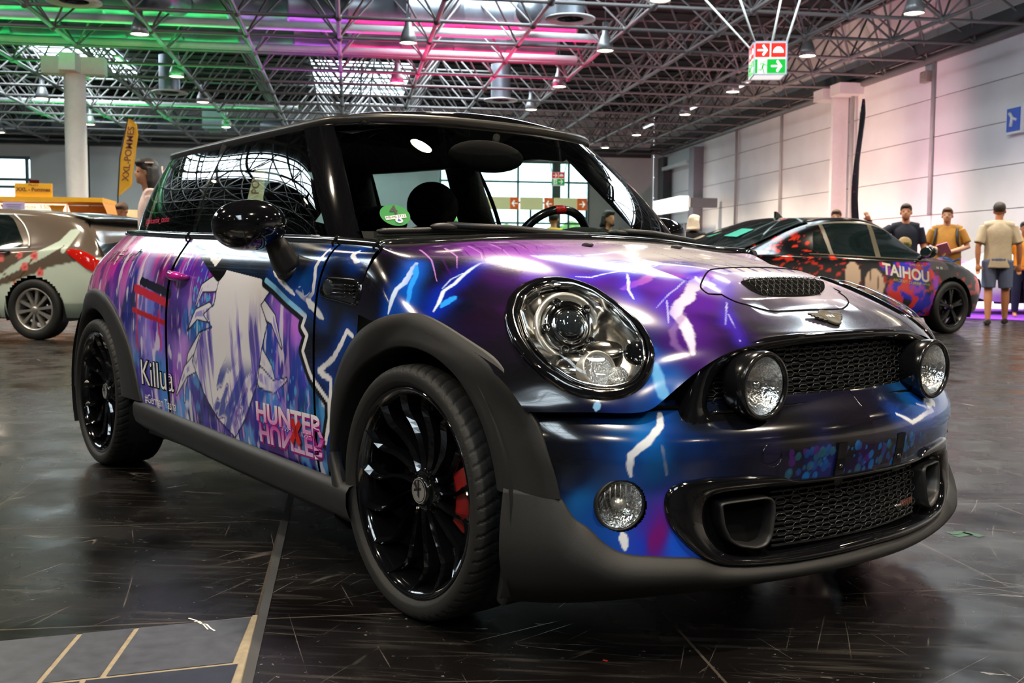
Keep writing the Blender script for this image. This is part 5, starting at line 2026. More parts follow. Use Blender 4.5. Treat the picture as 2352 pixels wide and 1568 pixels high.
for y in (-.116, .118):
    P = [bump(q_of_s(y), z, .004) for z in (.466, .43, .40, .372)]
    m = MB()
    for a, b in zip(P[:-1], P[1:]):
        m.add([a + np.array([0, -.016, 0]), a + np.array([0, .016, 0]), b + np.array([0, .016, 0]), b + np.array([0, -.016, 0])], [(0, 3, 2, 1)])
        m.add([a + np.array([-.012, -.016, 0]), a + np.array([0, -.016, 0]), b + np.array([0, -.016, 0]), b + np.array([-.012, -.016, 0])], [(0, 3, 2, 1)])
        m.add([a + np.array([0, .016, 0]), a + np.array([-.012, .016, 0]), b + np.array([-.012, .016, 0]), b + np.array([0, .016, 0])], [(0, 3, 2, 1)])
    br = m.build('plate_bracket', MATS['satin_black'], car)
    m = MB()
    m.lathe([(.006, 0), (.006, .004), (.001, .005)], 12, axis_M(Vector(P[2]) + Vector((.001, 0, .01)), (1, 0, 0)))
    m.build('screw', M_DARKCHROME, br)

# ---- round winged badge
c = Vector((.600, 0, .7375))
nb_ = Vector((.50, 0, .866)).normalized()
up_ = Vector((-.866, 0, .50)).normalized()
Bx = Matrix.Translation(c + nb_ * .003) @ Matrix(((0, up_.x, nb_.x), (1, up_.y, nb_.y), (0, up_.z, nb_.z))).to_4x4()
M_BADGE = mat('badge_bronze', (.075, .062, .040), .6, metal=.2, noise=.1)
m = MB()
m.lathe([(.029, 0), (.029, .004), (.026, .006), (.024, .0045), (.001, .005)], 36, Bx @ Matrix.Diagonal((.92, 1.1, 1, 1)))
bg_ = m.build('badge', M_BADGE, car)
for sg in (-1, 1):
    m = MB()
    for k, (L, h) in enumerate(((.064, .013), (.060, .006), (.054, -.001), (.046, -.008), (.036, -.015))):
        a = [(.022, h), (L, h + .003), (L - .003, h + .0085), (.022, h + .0058)]
        m.prism([(sg * x, y) for x, y in (a if sg > 0 else a[::-1])], Bx @ Vector((0, 0, 0)), Bx.to_3x3() @ Vector((1, 0, 0)), Bx.to_3x3() @ Vector((0, 1, 0)), Bx.to_3x3() @ Vector((0, 0, 1)), .004)
    m.build('badge_wing', M_BADGE, bg_)
writing('badge_lettering', 'MINI', .0155, Bx @ Vector((0, 0, .0055)), Bx.to_3x3() @ Vector((-1, 0, 0)) * -1, Bx.to_3x3() @ Vector((0, 1, 0)), M_SATIN, bg_, t=.0008, spacing=.9)

# ---- bonnet scoop: shut line, mouth, grille
bm_h = bmesh.new()
bm_h.from_mesh(hood.data)
BV_HOOD = BVHTree.FromBMesh(bm_h)
bm_h.free()


def on_hood(p, off=.002):
    q, nn, _, _ = BV_HOOD.find_nearest(Vector(p))
    if nn.z < 0:
        nn = -nn
    return q + nn * off


def hood_at(x, y, off=.002):
    q = BV_HOOD.ray_cast(Vector((x, y, 1.3)), Vector((0, 0, -1)))
    if q[0] is None:
        return on_hood((x, y, .8), off)
    nn = q[1] if q[1].z > 0 else -q[1]
    return q[0] + nn * off


m = MB()
pts = []
for a in np.linspace(0, 2 * math.pi, 90, endpoint=False):
    ca, sa = math.cos(a), math.sin(a)
    x = .455 + .095 * math.copysign(abs(ca) ** .75, ca)
    y = (.232 if ca > 0 else .262) * math.copysign(abs(sa) ** .8, sa)
    pts.append(hood_at(x, y, .0005))
m.tube(pts, .0022, 6, closed=True)
m.build('scoop_shut_line', M_VOID, car)
mo = np.array([(-.168, .462), (-.13, .456), (-.065, .452), (0, .451), (.065, .452), (.13, .456), (.168, .462), (.152, .477), (.115, .489), (.055, .494), (0, .495), (-.055, .494), (-.115, .489), (-.152, .477)])
mo = smooth_loop(mo, 90, 1)
mc = mo.mean(0)
sc = MB()
rows = []
for w in (1.0, .8, .5, .02):
    rows.append([hood_at(x, y, .0015) for y, x in (mc + (mo - mc) * w)])
sc.grid(np.array([[tuple(p) for p in r] for r in rows]), wrap=True)
scg = sc.build('scoop_grille', M_VOID, car)
m = MB()
for r_, x in enumerate((.459, .468, .477, .486)):
    for k in range(-8, 9):
        y = k * .0235 + (r_ % 2) * .01175
        if abs(y) > .152 - r_ * .012:
            continue
        P = [hood_at(x + b * .0105, y + a * .0205, .004) for a, b in ((-.5, 0), (-.3, .5), (.3, .5), (.5, 0), (.3, -.5), (-.3, -.5))]
        m.tube(P, .0009, 4, closed=True)
m.build('hex_net', M_HEX, scg)
# washer jets
for y in (-.17, .19):
    p = hood_at(-.085, y, .004)
    m = MB()
    m.ellipsoid(tuple(p), (.022, .013, .007), n=16, m=8)
    m.build('washer_jet', M_BLACK, car)

# ---- side scuttle vent with repeater
for sg in (-1, 1):
    ve = np.array([(-.447, .792), (-.438, .812), (-.41, .824), (-.33, .823), (-.268, .821), (-.247, .812), (-.243, .785), (-.245, .763), (-.262, .757), (-.33, .764), (-.40, .770), (-.435, .776)])
    lo = smooth_loop(ve, 80, 1)
    lc = lo.mean(0)
    m = MB()
    rows = []
    for w, o in ((1.10, -.004), (1.06, .003), (1.0, .006), (.94, .004), (.88, -.001)):
        p = lc + (lo - lc) * w
        rows.append([(a, sg * (np.interp(b, [.74, .78, .83, .86], [.8215, .8185, .806, .79]) + o), b) for a, b in p])
    m.grid(np.array(rows), wrap=True)
    v = m.build('side_vent', M_GLOSS, car, recalc=True)
    m = MB()
    rows = []
    for w in (.9, .5, .02):
        p = lc + (lo - lc) * w
        rows.append([(a, sg * (np.interp(b, [.74, .78, .83, .86], [.8215, .8185, .806, .79]) + .001), b) for a, b in p])
    m.grid(np.array(rows), wrap=True)
    for k in range(4):
        z = .778 + .010 * k
        m.tube([(-.375, sg * .8215, z), (-.26, sg * .8215, z - .003)], .003, 6)
    m.build('vent_slat', M_GLOSS, v)
    m = MB()
    m.ellipsoid((-.408, sg * .815, .797), (.030, .008, .024), n=22, m=10)
    m.build('side_repeater', M_PROJ, v)

# ---- door handle, mirrors
for sg in (-1, 1):
    m = MB()
    xs = np.linspace(-1.55, -1.40, 16)
    P = [(x, sg * (.820 + .030 * max(0, math.sin(math.pi * (x + 1.55) / .15)) ** .6), .822 - .012 * (x + 1.55) / .15) for x in xs]
    m.tube(P, [max(.004, .017 * math.sin(math.pi * (i + .5) / 16) ** .35) for i in range(16)], 14)
    me = m.mesh('door_handle')
    n_ = len(me.vertices)
    co = np.array([v.co for v in me.vertices])
    t = np.clip(np.sin(co[:, 0] * 60) * .5 + .5, 0, 1)[:, None]
    paint(me, t * np.array([[.50, .01, .30]]) + (1 - t) * np.array([[.16, .01, .12]]))
    link('door_handle', me, M_WRAP, car)
for sg in (-1, 1):
    mr = thing('wing_mirror', None, None)
    mr.parent = car
    mx_, mz_ = (-.650, .968) if sg < 0 else (-.865, .985)
    MM = Matrix.Rotation(R(-8 * -sg), 3, 'Z') @ Matrix.Rotation(R(-4 * sg), 3, 'X')
    m = MB()
    P = []
    for t in np.linspace(.02, math.pi - .02, 26):
        row = []
        for a in np.linspace(0, 2 * math.pi, 44, endpoint=False):
            ux, uy, uz = math.cos(t), math.sin(t) * math.cos(a), math.sin(t) * math.sin(a)
            x = ux * (.088 if ux > 0 else .030)
            y = .105 * math.copysign(abs(uy) ** .92, uy)
            z = .071 * math.copysign(abs(uz) ** .95, uz)
            row.append(tuple(Vector((mx_, sg * .932, mz_)) + MM @ Vector((x, y, z))))
        P.append(row)
    m.grid(np.array(P), wrap=True)
    m.build('mirror_cap', M_GLOSS, mr)
    m = MB()
    c = Vector((mx_ - .033, sg * .932, mz_))
    m.ellipsoid(c, (.004, .092, .060), M=MM, n=30, m=12)
    m.build('mirror_glass', M_CHROME, mr)
    m = MB()
    m.tube([(mx_ - .022, sg * .798, .852), (mx_ - .018, sg * .815, .868), (mx_ - .005, sg * .842, .905), (mx_ + .002, sg * .868, .940)], [.044, .042, .033, .026], 20)
    m.tube([(mx_ - .024, sg * .790, .846), (mx_ - .022, sg * .800, .858)], [.048, .046], 20)
    m.build('mirror_arm', M_MATTE2 if 'M_MATTE2' in globals() else mat('arm_plastic', (.013, .012, .012), .42, noise=.1), mr)
    M_MATTE2 = MATS['arm_plastic']
    mr.name = 'wing_mirror'

# ---- wipers
for pts, arm in ((((-.405, -.665, .953), (-.385, -.53, .958), (-.375, -.38, .963), (-.365, -.18, .963)), ((-.36, -.46, .975), (-.34, -.25, .970), (-.30, .02, .952))),
                 (((-.385, .03, .958), (-.385, .20, .962), (-.39, .33, .963), (-.41, .45, .958)), ((-.385, .24, .975), (-.37, .38, .970), (-.345, .55, .945)))):
    m = MB()
    C = smooth_curve(np.array(pts), 24)
    m.tube([tuple(p) for p in C], [.004] + [.0085] * 22 + [.004], 8)
    w = m.build('wiper', M_BLACK, car)
    m = MB()
    m.tube([tuple(Vector(p) - Vector((.0, 0, .012))) for p in C], .003, 6)
    m.build('wiper_blade', M_RUBBER, w)
    m = MB()
    m.tube(arm, [.009, .010, .012], 8)
    m.ellipsoid(tuple(Vector(arm[0]) + Vector((0, -.01, -.006))), (.016, .05, .012), n=16, m=8)
    m.build('wiper_arm', M_BLACK, w)
    m = MB()
    p = Vector(pts[0]) + Vector((.010, .02, .002))
    w2 = writing('wiper_lettering', 'BOSCH', .012, p, (-.15, 1, .03), (0, 0, 1), M_WHITE, w, t=.001, align='LEFT')

# ---- wheels
def tyre_profile():
    return [(.256, -.088), (.262, -.098), (.275, -.106), (.292, -.106), (.303, -.098), (.309, -.084), (.311, -.05), (.3115, 0), (.311, .05), (.309, .084), (.303, .098), (.292, .106), (.275, .106), (.262, .098), (.256, .090)]


def make_wheel(t, out=-1):
    """wheel round the local y axis; out: side of the visible face"""
    Ry = Matrix.Rotation(R(90), 4, 'X') if out < 0 else Matrix.Rotation(R(-90), 4, 'X')
    # tyre with shoulder cuts and two rain grooves
    n = 540
    prof = spl(np.array(tyre_profile()), 57)
    a = np.linspace(0, 2 * math.pi, n, endpoint=False)
    r, h = prof[:, 0][:, None], prof[:, 1][:, None]
    sk = a[None] + np.where(np.abs(h) > .035, np.abs(h) * 1.6, 0)
    cut = ((sk / (2 * math.pi) * 60) % 1 < .10) & (np.abs(h) > .045) & (np.abs(h) < .103) & (r > .292)
    groove = (np.abs(np.abs(h) - .022) < .005) | (np.abs(np.abs(h) - .055) < .004)
    rr = r - cut * .005 - (groove & (r > .308)) * .006
    rib = ((r > .270) & (r < .274)) * .0012
    hh = h + np.sign(h) * rib + 0 * a
    P = np.stack([rr * np.cos(a), rr * np.sin(a), hh + 0 * rr], -1)
    V = (np.concatenate([P.reshape(-1, 3), np.ones((P.size // 3, 1))], 1) @ np.array(Ry).T)[:, :3]
    F = grid_faces(len(prof), n)
    i = np.arange(len(prof) - 1) * n
    F = np.concatenate([F, np.stack([i + n - 1, i, i + n, i + 2 * n - 1], 1)])
    link('tyre', mesh_np('tyre', V, F), M_RUBBER, t)
    # rim barrel and lip
    m = MB()
    m.lathe([(.257, -.09), (.246, -.085), (.238, -.03), (.232, .06), (.238, .086), (.247, .092), (.254, .098), (.2575, .094), (.2575, .088)], 96, Ry)
    rim = m.build('rim', M_GLOSS, t)
    # fifteen curved, ridged blades
    for k in range(15):
        a0 = 2 * math.pi * k / 15
        rs = np.linspace(.050, .246, 14)
        tt = (rs - .050) / .193
        ang = a0 + .34 * tt ** 1.2 - .25 * np.clip((tt - .72) / .28, 0, 1) ** 1.3
        zc = .050 + .026 * tt - .012 * np.sin(math.pi * tt) + .010 * np.clip((tt - .7) / .3, 0, 1)
        wl = np.interp(tt, [0, .3, .7, 1], [.008, .007, .010, .016])
        wr = np.interp(tt, [0, .3, .7, 1], [.006, .005, .006, .009])
        G = []
        for o, dz in ((-1, -.034), (-.92, -.006), (0, .006), (.75, -.004), (1, -.034)):
            w = np.where(o < 0, wl * o, wr * o)
            G.append(np.stack([rs * np.cos(ang) - np.sin(ang) * w, rs * np.sin(ang) + np.cos(ang) * w, zc + dz], 1))
        G = np.array(G)
        G = (np.concatenate([G.reshape(-1, 3), np.ones((G.shape[0] * G.shape[1], 1))], 1) @ np.array(Ry).T)[:, :3].reshape(G.shape)
        m = MB()
        m.grid(G, smooth=False)
        m.build('spoke', M_GLOSS, t)
    m = MB()
    m.lathe([(.062, .0), (.060, .040), (.050, .052), (.036, .056), (.036, .0)], 40, Ry)
    for k in range(4):
        a1 = R(45 + 90 * k)
        m.lathe([(.009, .06), (.009, .046), (.001, .046)], 12, Ry @ Matrix.Translation((.049 * math.cos(a1), .049 * math.sin(a1), 0)))
    m.build('hub', M_GLOSS, t)
    m = MB()
    m.lathe([(.036, .05), (.035, .062), (.031, .065), (.001, .066)], 40, Ry)
    cap = m.build('centre_cap', MATS['satin_black'], t)
    m = MB()
    T = lambda x, y, z=.0672: Ry @ Vector((x, y, z))
    m.lathe([(.031, .0665), (.0295, .0672), (.028, .0665)], 36, Ry)
    ring = [T(.026 * math.cos(q), .026 * math.sin(q)) for q in np.linspace(0, 2 * math.pi, 40, endpoint=False)]
    m.add(ring, [tuple(range(40))])
    m.build('cap_emblem', M_SATIN, t)
    m = MB()
    sx = 1 if out < 0 else 1
    for pts in ([(-.004, .0262), (.004, .0262), (.004, -.018), (-.004, -.012)], [(-.020, -.003), (.012, .004), (.012, .010), (-.020, .003)], [(-.022, .016), (-.012, .023), (-.004, .006), (-.010, .004)]):
        m.add([T(sx * x, y, .0678) for x, y in pts], [tuple(range(len(pts)))])
    m.build('cap_mark', M_BLACK, t)
    # disc and calliper
    m = MB()
    m.lathe([(.05, .015), (.148, .015), (.150, .010), (.150, -.010), (.148, -.014), (.05, -.014)], 60, Ry)
    m.build('brake_disc', M_DARKCHROME, t)
    m = MB()
    G = []
    for rr_ in (.118, .165, .172):
        G.append([tuple(Ry @ Vector((rr_ * math.cos(q), rr_ * math.sin(q), .038 if rr_ < .17 else .0))) for q in np.linspace(R(-28), R(28), 12)])
    m.grid(np.array(G))
    m.grid(np.array([[tuple(Ry @ Vector((rr_ * math.cos(q), rr_ * math.sin(q), zz_))) for q in np.linspace(R(-28), R(28), 12)] for rr_, zz_ in ((.116, -.03), (.116, .036), (.12, .04))]))
    m.build('brake_caliper', mat('caliper_red', (.22, .004, .004), .4, noise=.05) if 'caliper_red' not in MATS else MATS['caliper_red'], t)
    return t


wt = None
for wx in WHEEL_X:
    for sg in (-1, 1):
        w = thing('wheel', None, None, (wx, sg * .722, TYRE_R))
        w.parent = car
        make_wheel(w, sg)
        if sg < 0 and wx == 0:
            # maker's name on the sidewall
            V, F = text_shape('YOKOHAMA', .017, spacing=1.25)
            a0 = R(27)
            for a0 in (R(27),):
                m = MB()
                vv = []
                for x, y, z in V:
                    a = a0 - x / .281
                    r_ = .281 + y
                    vv.append((r_ * math.cos(a), -.1072, r_ * math.sin(a)))
                m.add(vv, [f[::-1] for f in F])
                m.build('sidewall_lettering', mat('sidewall_grey', (.035, .035, .035), .5, noise=.05), w)

# ---- cabin
m = MB()
G = []
for y in np.linspace(-.66, .66, 15):
    G.append([(-.36 - .12 * (abs(y) / .66) ** 2, y, .925), (-.50, y, .952 + .012 * math.cos(y * 2)), (-.66, y, .950), (-.78, y, .91), (-.80, y, .70)])
m.grid(np.array(G))
m.build('dashboard', M_CABIN, car)
m = MB()
m.ellipsoid((-.70, .36, .955), (.10, .13, .045), n=20, m=10)
m.ellipsoid((-.66, .02, .955), (.06, .09, .03), n=20, m=10)
m.build('instrument_hood', M_CABIN, car)
m = MB()
Mw = axis_M((-.86, .335, .905), (-.90, 0, .42))
P = [Mw @ Vector((.175 * math.cos(a), .175 * math.sin(a), 0)) for a in np.linspace(0, 2 * math.pi, 48, endpoint=False)]
m.tube(P, .016, 10, closed=True)
for a in (R(0), R(180), R(-90)):
    m.tube([Mw @ Vector((.04 * math.cos(a), .04 * math.sin(a), -.02)), Mw @ Vector((.17 * math.cos(a), .17 * math.sin(a), 0))], .014, 8)
m.lathe([(.055, -.03), (.055, .01), (.001, .015)], 20, Mw)
sw = m.build('steering_wheel', MATS['satin_black'], car)
m = MB()
q = [a for a in np.linspace(R(84), R(96), 5)]
P = [Mw @ Vector((.175 * math.cos(a), .175 * math.sin(a), 0)) for a in np.linspace(R(78), R(92), 5)]
m.tube(P, .0168, 10)
m.build('red_marker', M_RED, sw)
for y in (-.32, .32):
    s_ = thing('front_seat', None, None)
    s_.parent = car
    m = MB()
    G = []
    for z, x, w in ((.50, -1.40, .24), (.70, -1.48, .25), (.88, -1.56, .23), (.98, -1.60, .17)):
        G.append([(x + .05 * math.cos(a), y + w * math.cos(a) * 1.0 if False else y + w * math.sin(a), z) for a in np.linspace(0, 2 * math.pi, 24, endpoint=False)])
    m.grid(np.array(G), wrap=True)
    m.ellipsoid((-1.58, y, .97), (.07, .18, .06), n=20, m=10)
    m.build('backrest', M_CABIN, s_)
    m = MB()
    m.ellipsoid((-1.61, y, 1.105), (.06, .125, .105), n=28, m=16)
    m.build('headrest', M_CABIN, s_)
    m = MB()
    m.ellipsoid((-1.26, y, .50), (.27, .25, .09), n=24, m=10)
    m.build('seat_base', M_CABIN, s_)
m = MB()
m.ellipsoid((-2.0, 0, .80), (.12, .62, .22), n=30, m=12)
m.build('rear_bench', M_CABIN, car)
m = MB()
for y in (-.32, .32):
    m.ellipsoid((-2.02, y, 1.05), (.05, .13, .075), n=22, m=12)
m.build('rear_headrest', M_CABIN, car)
m = MB()
m.ellipsoid((-.64, -.115, 1.212), (.03, .150, .052), n=30, m=14)
m.tube([(-.66, -.08, 1.20), (-.70, -.03, 1.29)], .012, 8)
m.build('rear_view_mirror', M_VOID, car)
m = MB()
G = []
for x, z in ((-.80, 1.318), (-.95, 1.345), (-1.5, 1.365), (-2.1, 1.35), (-2.5, 1.322)):
    G.append([(x, y, z - .06 * (abs(y) / .55) ** 3) for y in np.linspace(-1, 1, 15) * np.interp(-x, [.8, 1.5, 2.1, 2.5], [.52, .55, .49, .38])])
m.grid(np.array(G))
m.build('headliner', M_CABIN, car)
m = MB()
for sg in (-1, 1):
    m.box((-.88, sg * .30, 1.285), (.16, .36, .02), M=Matrix.Rotation(R(-16), 3, 'Y'))
m.build('sun_visor', M_CABIN, car, bevel=.008)
for sg in (-1, 1):                                  # inner pillars
    for tb, tt_, dx, dy, dz, r0, r1 in ((7.1, 6.74, -.02, .06, .1, .085, .07), (9.9, 9.5, .06, .08, .1, .10, .09), (4.3, 4.15, -.02, .03, .02, .035, .035)):
        b0, t0 = BT(tb)[0], TT(tt_)[0]
        m = MB()
        m.tube([(b0[0] + dx, sg * (b0[1] - dy), b0[2] - dz), (t0[0] + dx, sg * (t0[1] - dy), t0[2] - .01)], [r0, r1], 10)
        m.build('inner_pillar', M_CABIN, car)
m = MB()
m.box((-1.55, 0, .42), (2.2, 1.3, .04))
m.box((-2.62, 0, .72), (.06, 1.2, .5))
for sg in (-1, 1):
    m.box((-1.5, sg * .70, .66), (2.0, .03, .50))
m.build('cabin_floor', M_CABIN, car)
# aerial-like slim rod seen in the cabin and the tax sticker on the screen
def on_screen(y, z):
    """point on the windscreen"""
    v = min(1, max(0, (z - .94) / .38))
    t = np.interp(abs(y), [0, .2, .4, .5, .55, .67], [0, 1, 2, 2.7, 3, 3.9])
    b, tt = spl(WB, 1, t=[t])[0], spl(RE, 1, t=[t * .96])[0]
    P = b * (1 - v) + tt * v
    o = (b + tt) / 2 - np.array([-1.55, 0, 0])
    o[2] = 0
    o /= np.linalg.norm(o)
    P = P + o * (.03 * 4 * v * (1 - v))
    return Vector((P[0], math.copysign(P[1], y), P[2]))


sc0 = on_screen(-.553, 1.008)
ey_ = (on_screen(-.553, 1.04) - on_screen(-.553, .98)).normalized()
ex_ = (on_screen(-.50, 1.008) - on_screen(-.60, 1.008)).normalized()
nn_ = ex_.cross(ey_).normalized()
m = MB()
m.add([sc0 + nn_ * .004 + ex_ * .043 * math.cos(a) + ey_ * .041 * math.sin(a) for a in np.linspace(0, 2 * math.pi, 40, endpoint=False)], [tuple(range(40))])
stk = m.build('screen_sticker', mat('sticker_green', (.005, .24, .035), .4, noise=.05), car)
writing('sticker_number', '4', .046, sc0 + nn_ * .005 + ey_ * .017, ex_, ey_, M_BLACK, stk, t=.0006, bold=.001)
m = MB()
m.add([sc0 + nn_ * .0052 + ex_ * a + ey_ * b for a, b in ((-.031, -.019), (.031, -.011), (.031, .003), (-.031, -.005))], [(0, 1, 2, 3)])
m.build('sticker_field', M_WHITE, stk)
writing('sticker_plate', 'ME-MJ 2712', .0118, sc0 + nn_ * .0056 + ey_ * -.008, ex_ + ey_ * .13, ey_, M_BLACK, stk, t=.0005)
m = MB()
m.add([sc0 + nn_ * .0060 + ex_ * (.006 + .011 * math.cos(a)) + ey_ * (-.022 + .010 * math.sin(a)) for a in np.linspace(0, 2 * math.pi, 24, endpoint=False)], [tuple(range(24))])
m.build('sticker_seal', M_WHITE, stk)
m = MB()
m.add([sc0 + nn_ * .0064 + ex_ * (.006 + a) + ey_ * (-.020 + b) for a, b in ((-.006, -.005), (.006, -.005), (0, .006))], [(0, 1, 2)])
m.build('seal_mark', MATS['sign_blue'], stk)
# ================================================================== lettering and seams on the near car
def bvh_of(objs):
    vs, fs = [], []
    for o in objs:
        b = len(vs)
        vs += [v.co.copy() for v in o.data.vertices]
        fs += [[b + i for i in p.vertices] for p in o.data.polygons]
    return BVHTree.FromPolygons(vs, fs)


_doors = [o for o in car.children if o.type == 'MESH' and o.name.split('.')[0] in ('door', 'rear_quarter', 'scuttle_panel')]
BV_SIDE = bvh_of(_doors)
BV_QG = bvh_of([o for o in car.children if o.type == 'MESH' and o.name.startswith('quarter_glass')])


def side_text(name, txt, x0, x1, z0, z1, material, flipz=False, off=.0016, bold=0.0, bvh=None, parent=None, slope=0.0, grad=None, shear=0.0, spacing=1.0):
    V, F = text_shape(txt, 1.0, bold=bold, shear=shear, spacing=spacing)
    A = np.array(V)
    lo, hi = A.min(0), A.max(0)
    u = (A[:, 0] - lo[0]) / (hi[0] - lo[0])
    v = (A[:, 1] - lo[1]) / (hi[1] - lo[1])
    if flipz:
        v = 1 - v
    P = []
    for a, b in zip(u, v):
        x, z = x0 + (x1 - x0) * a, z0 + (z1 - z0) * b + slope * a
        q = (bvh or BV_SIDE).ray_cast(Vector((x, -1.5, z)), Vector((0, 1, 0)))
        y = q[0].y if q[0] is not None and q[0].y < -.5 else -.8285
        P.append((x, y - off, z))
    me = bpy.data.meshes.new(name)
    me.from_pydata(P, [], [f[::-1] if flipz else f for f in F])
    if grad is not None:
        paint(me, [LIN(grad[0]) * (1 - t) + LIN(grad[1]) * t for t in v])
    return link(name, me, material, parent or car)


door_r = [o for o in _doors if o.name.startswith('door') and o.data.vertices[0].co.y < 0][0]
quarter_r = [o for o in _doors if o.name.startswith('rear_quarter') and o.data.vertices[0].co.y < 0 and np.mean([v.co.y for v in o.data.vertices]) < 0][0]
M_PINKSH = mat('magenta_print', srgb(150, 20, 120), .2, noise=.03)
side_text('title_shadow', 'HUNTER', -.838, -.414, .380, .442, M_PINKSH, off=.0010, bold=.05, parent=door_r)
side_text('title_lettering', 'HUNTER', -.843, -.421, .386, .446, M_WRAP, bold=.03, parent=door_r, grad=((226, 130, 205), (240, 236, 240)))
side_text('title_shadow', 'HUNTER', -.824, -.410, .318, .383, M_PINKSH, off=.0010, bold=.05, parent=door_r, flipz=True)
side_text('title_lettering', 'HUNTER', -.829, -.417, .324, .384, M_WRAP, bold=.03, parent=door_r, flipz=True, grad=((222, 190, 226), (196, 40, 165)))
m = MB()
for a in (R(50), R(-52)):
    cx, cz = -.580, .385
    for L, w in ((.042, .010),):
        d, n = Vector((math.cos(a), 0, math.sin(a))), Vector((-math.sin(a), 0, math.cos(a)))
        q = [Vector((cx, -.8295, cz)) + d * s * L + n * t * w for s, t in ((-1, -1), (1, -1.15), (1, 1), (-1, 1.1))]
        m.add(q, [(0, 1, 2, 3)])
m.build('title_cross', mat('cross_red', srgb(190, 30, 20), .25, noise=.05), door_r)
side_text('title_small_lettering', 'ハンター', -.668, -.612, .377, .395, M_WHITE, off=.0024, parent=door_r)
side_text('title_small_lettering', 'ハンター', -.552, -.492, .374, .392, M_WHITE, off=.0024, parent=door_r)
side_text('name_outline', 'Killua', -1.850, -1.516, .399, .501, M_VOID, off=.0012, bold=.045, parent=quarter_r)
side_text('name_lettering', 'Killua', -1.845, -1.521, .404, .497, M_WHITE, off=.0020, parent=quarter_r)
side_text('tag_lettering', '#German Tasha', -1.829, -1.515, .333, .371, M_WHITE, off=.0018, parent=quarter_r, shear=.15)
side_text('katakana_outline', 'ゾルディック', -2.388, -1.992, .856, .912, M_WHITE, off=.0014, bold=.02, parent=quarter_r, slope=.006)
side_text('katakana_lettering', 'ゾルディック', -2.385, -1.995, .857, .911, M_VOID, off=.0022, parent=quarter_r, slope=.006)
side_text('glass_lettering', '@phoenix_tasha', -2.30, -1.95, 1.012, 1.046, mat('crimson_vinyl', srgb(205, 20, 70), .4, noise=.03), off=.003, bvh=BV_QG, parent=car)
# strip joints on the waist line
for x, s, z in ((-.262, .748, .905), (-.49, .746, .920), (-1.60, .742, .953)):
    for sg in (-1, 1):
        m = MB()
        m.tube([(x, sg * (s + .008), z - .014), (x, sg * (s + .012), z), (x, sg * (s - .004), z + .020)], .0035, 6)
        m.build('strip_joint', M_VOID, car)
# white ring sticker at the tail corner of the glass
m = MB()
pts = []
for a in np.linspace(0, 2 * math.pi, 40, endpoint=False):
    q = BV_QG.ray_cast(Vector((-2.30 + .045 * math.cos(a), -1.5, 1.075 + .045 * math.sin(a))), Vector((0, 1, 0)))
    if q[0] is not None:
        pts.append((q[0].x, q[0].y - .003, q[0].z))
# tail lamps and rear bumper of the near car
for sg in (-1, 1):
    P = SD_FINE
    m = MB()
    t0 = 8.55
    rows = []
    for v in np.linspace(4.2, 6.8, 8):
        rows.append([tuple((np.array(spl(spl(SD, 1, 0, t=[v]), 1, 1, t=[t])[0, 0]) + np.array([-.006, .004, 0])) * np.array([1, sg, 1])) for t in np.linspace(8.25, 8.9, 8)])
    m.grid(np.array(rows))
    m.build('tail_lamp', mat('tail_lamp_red', (.35, .01, .01), .08, coat=1, noise=.05) if 'tail_lamp_red' not in MATS else MATS['tail_lamp_red'], car)
# ================================================================== cars in the background
def shell_car(spec):
    """smooth bodywork from stations along the car: columns of half sections (x, y, z)"""
    rows = []
    for x, w, zs, wr, zr, zt, z0 in spec:
        # sill, lower side, widest, shoulder, glass middle, roof edge, roof, crown
        rows.append([(x, w * .93, z0), (x, w * .985, z0 + .14), (x, w, (z0 + zs) * .55), (x, w * .975, zs - .06), (x, w * .93, zs),
                     (x, w * .93 * .5 + wr * .5 + .012, zs * .5 + zr * .5), (x, wr, zr), (x, wr * .62, zt * .75 + zr * .25), (x, 0, zt)])
    return np.array(rows)


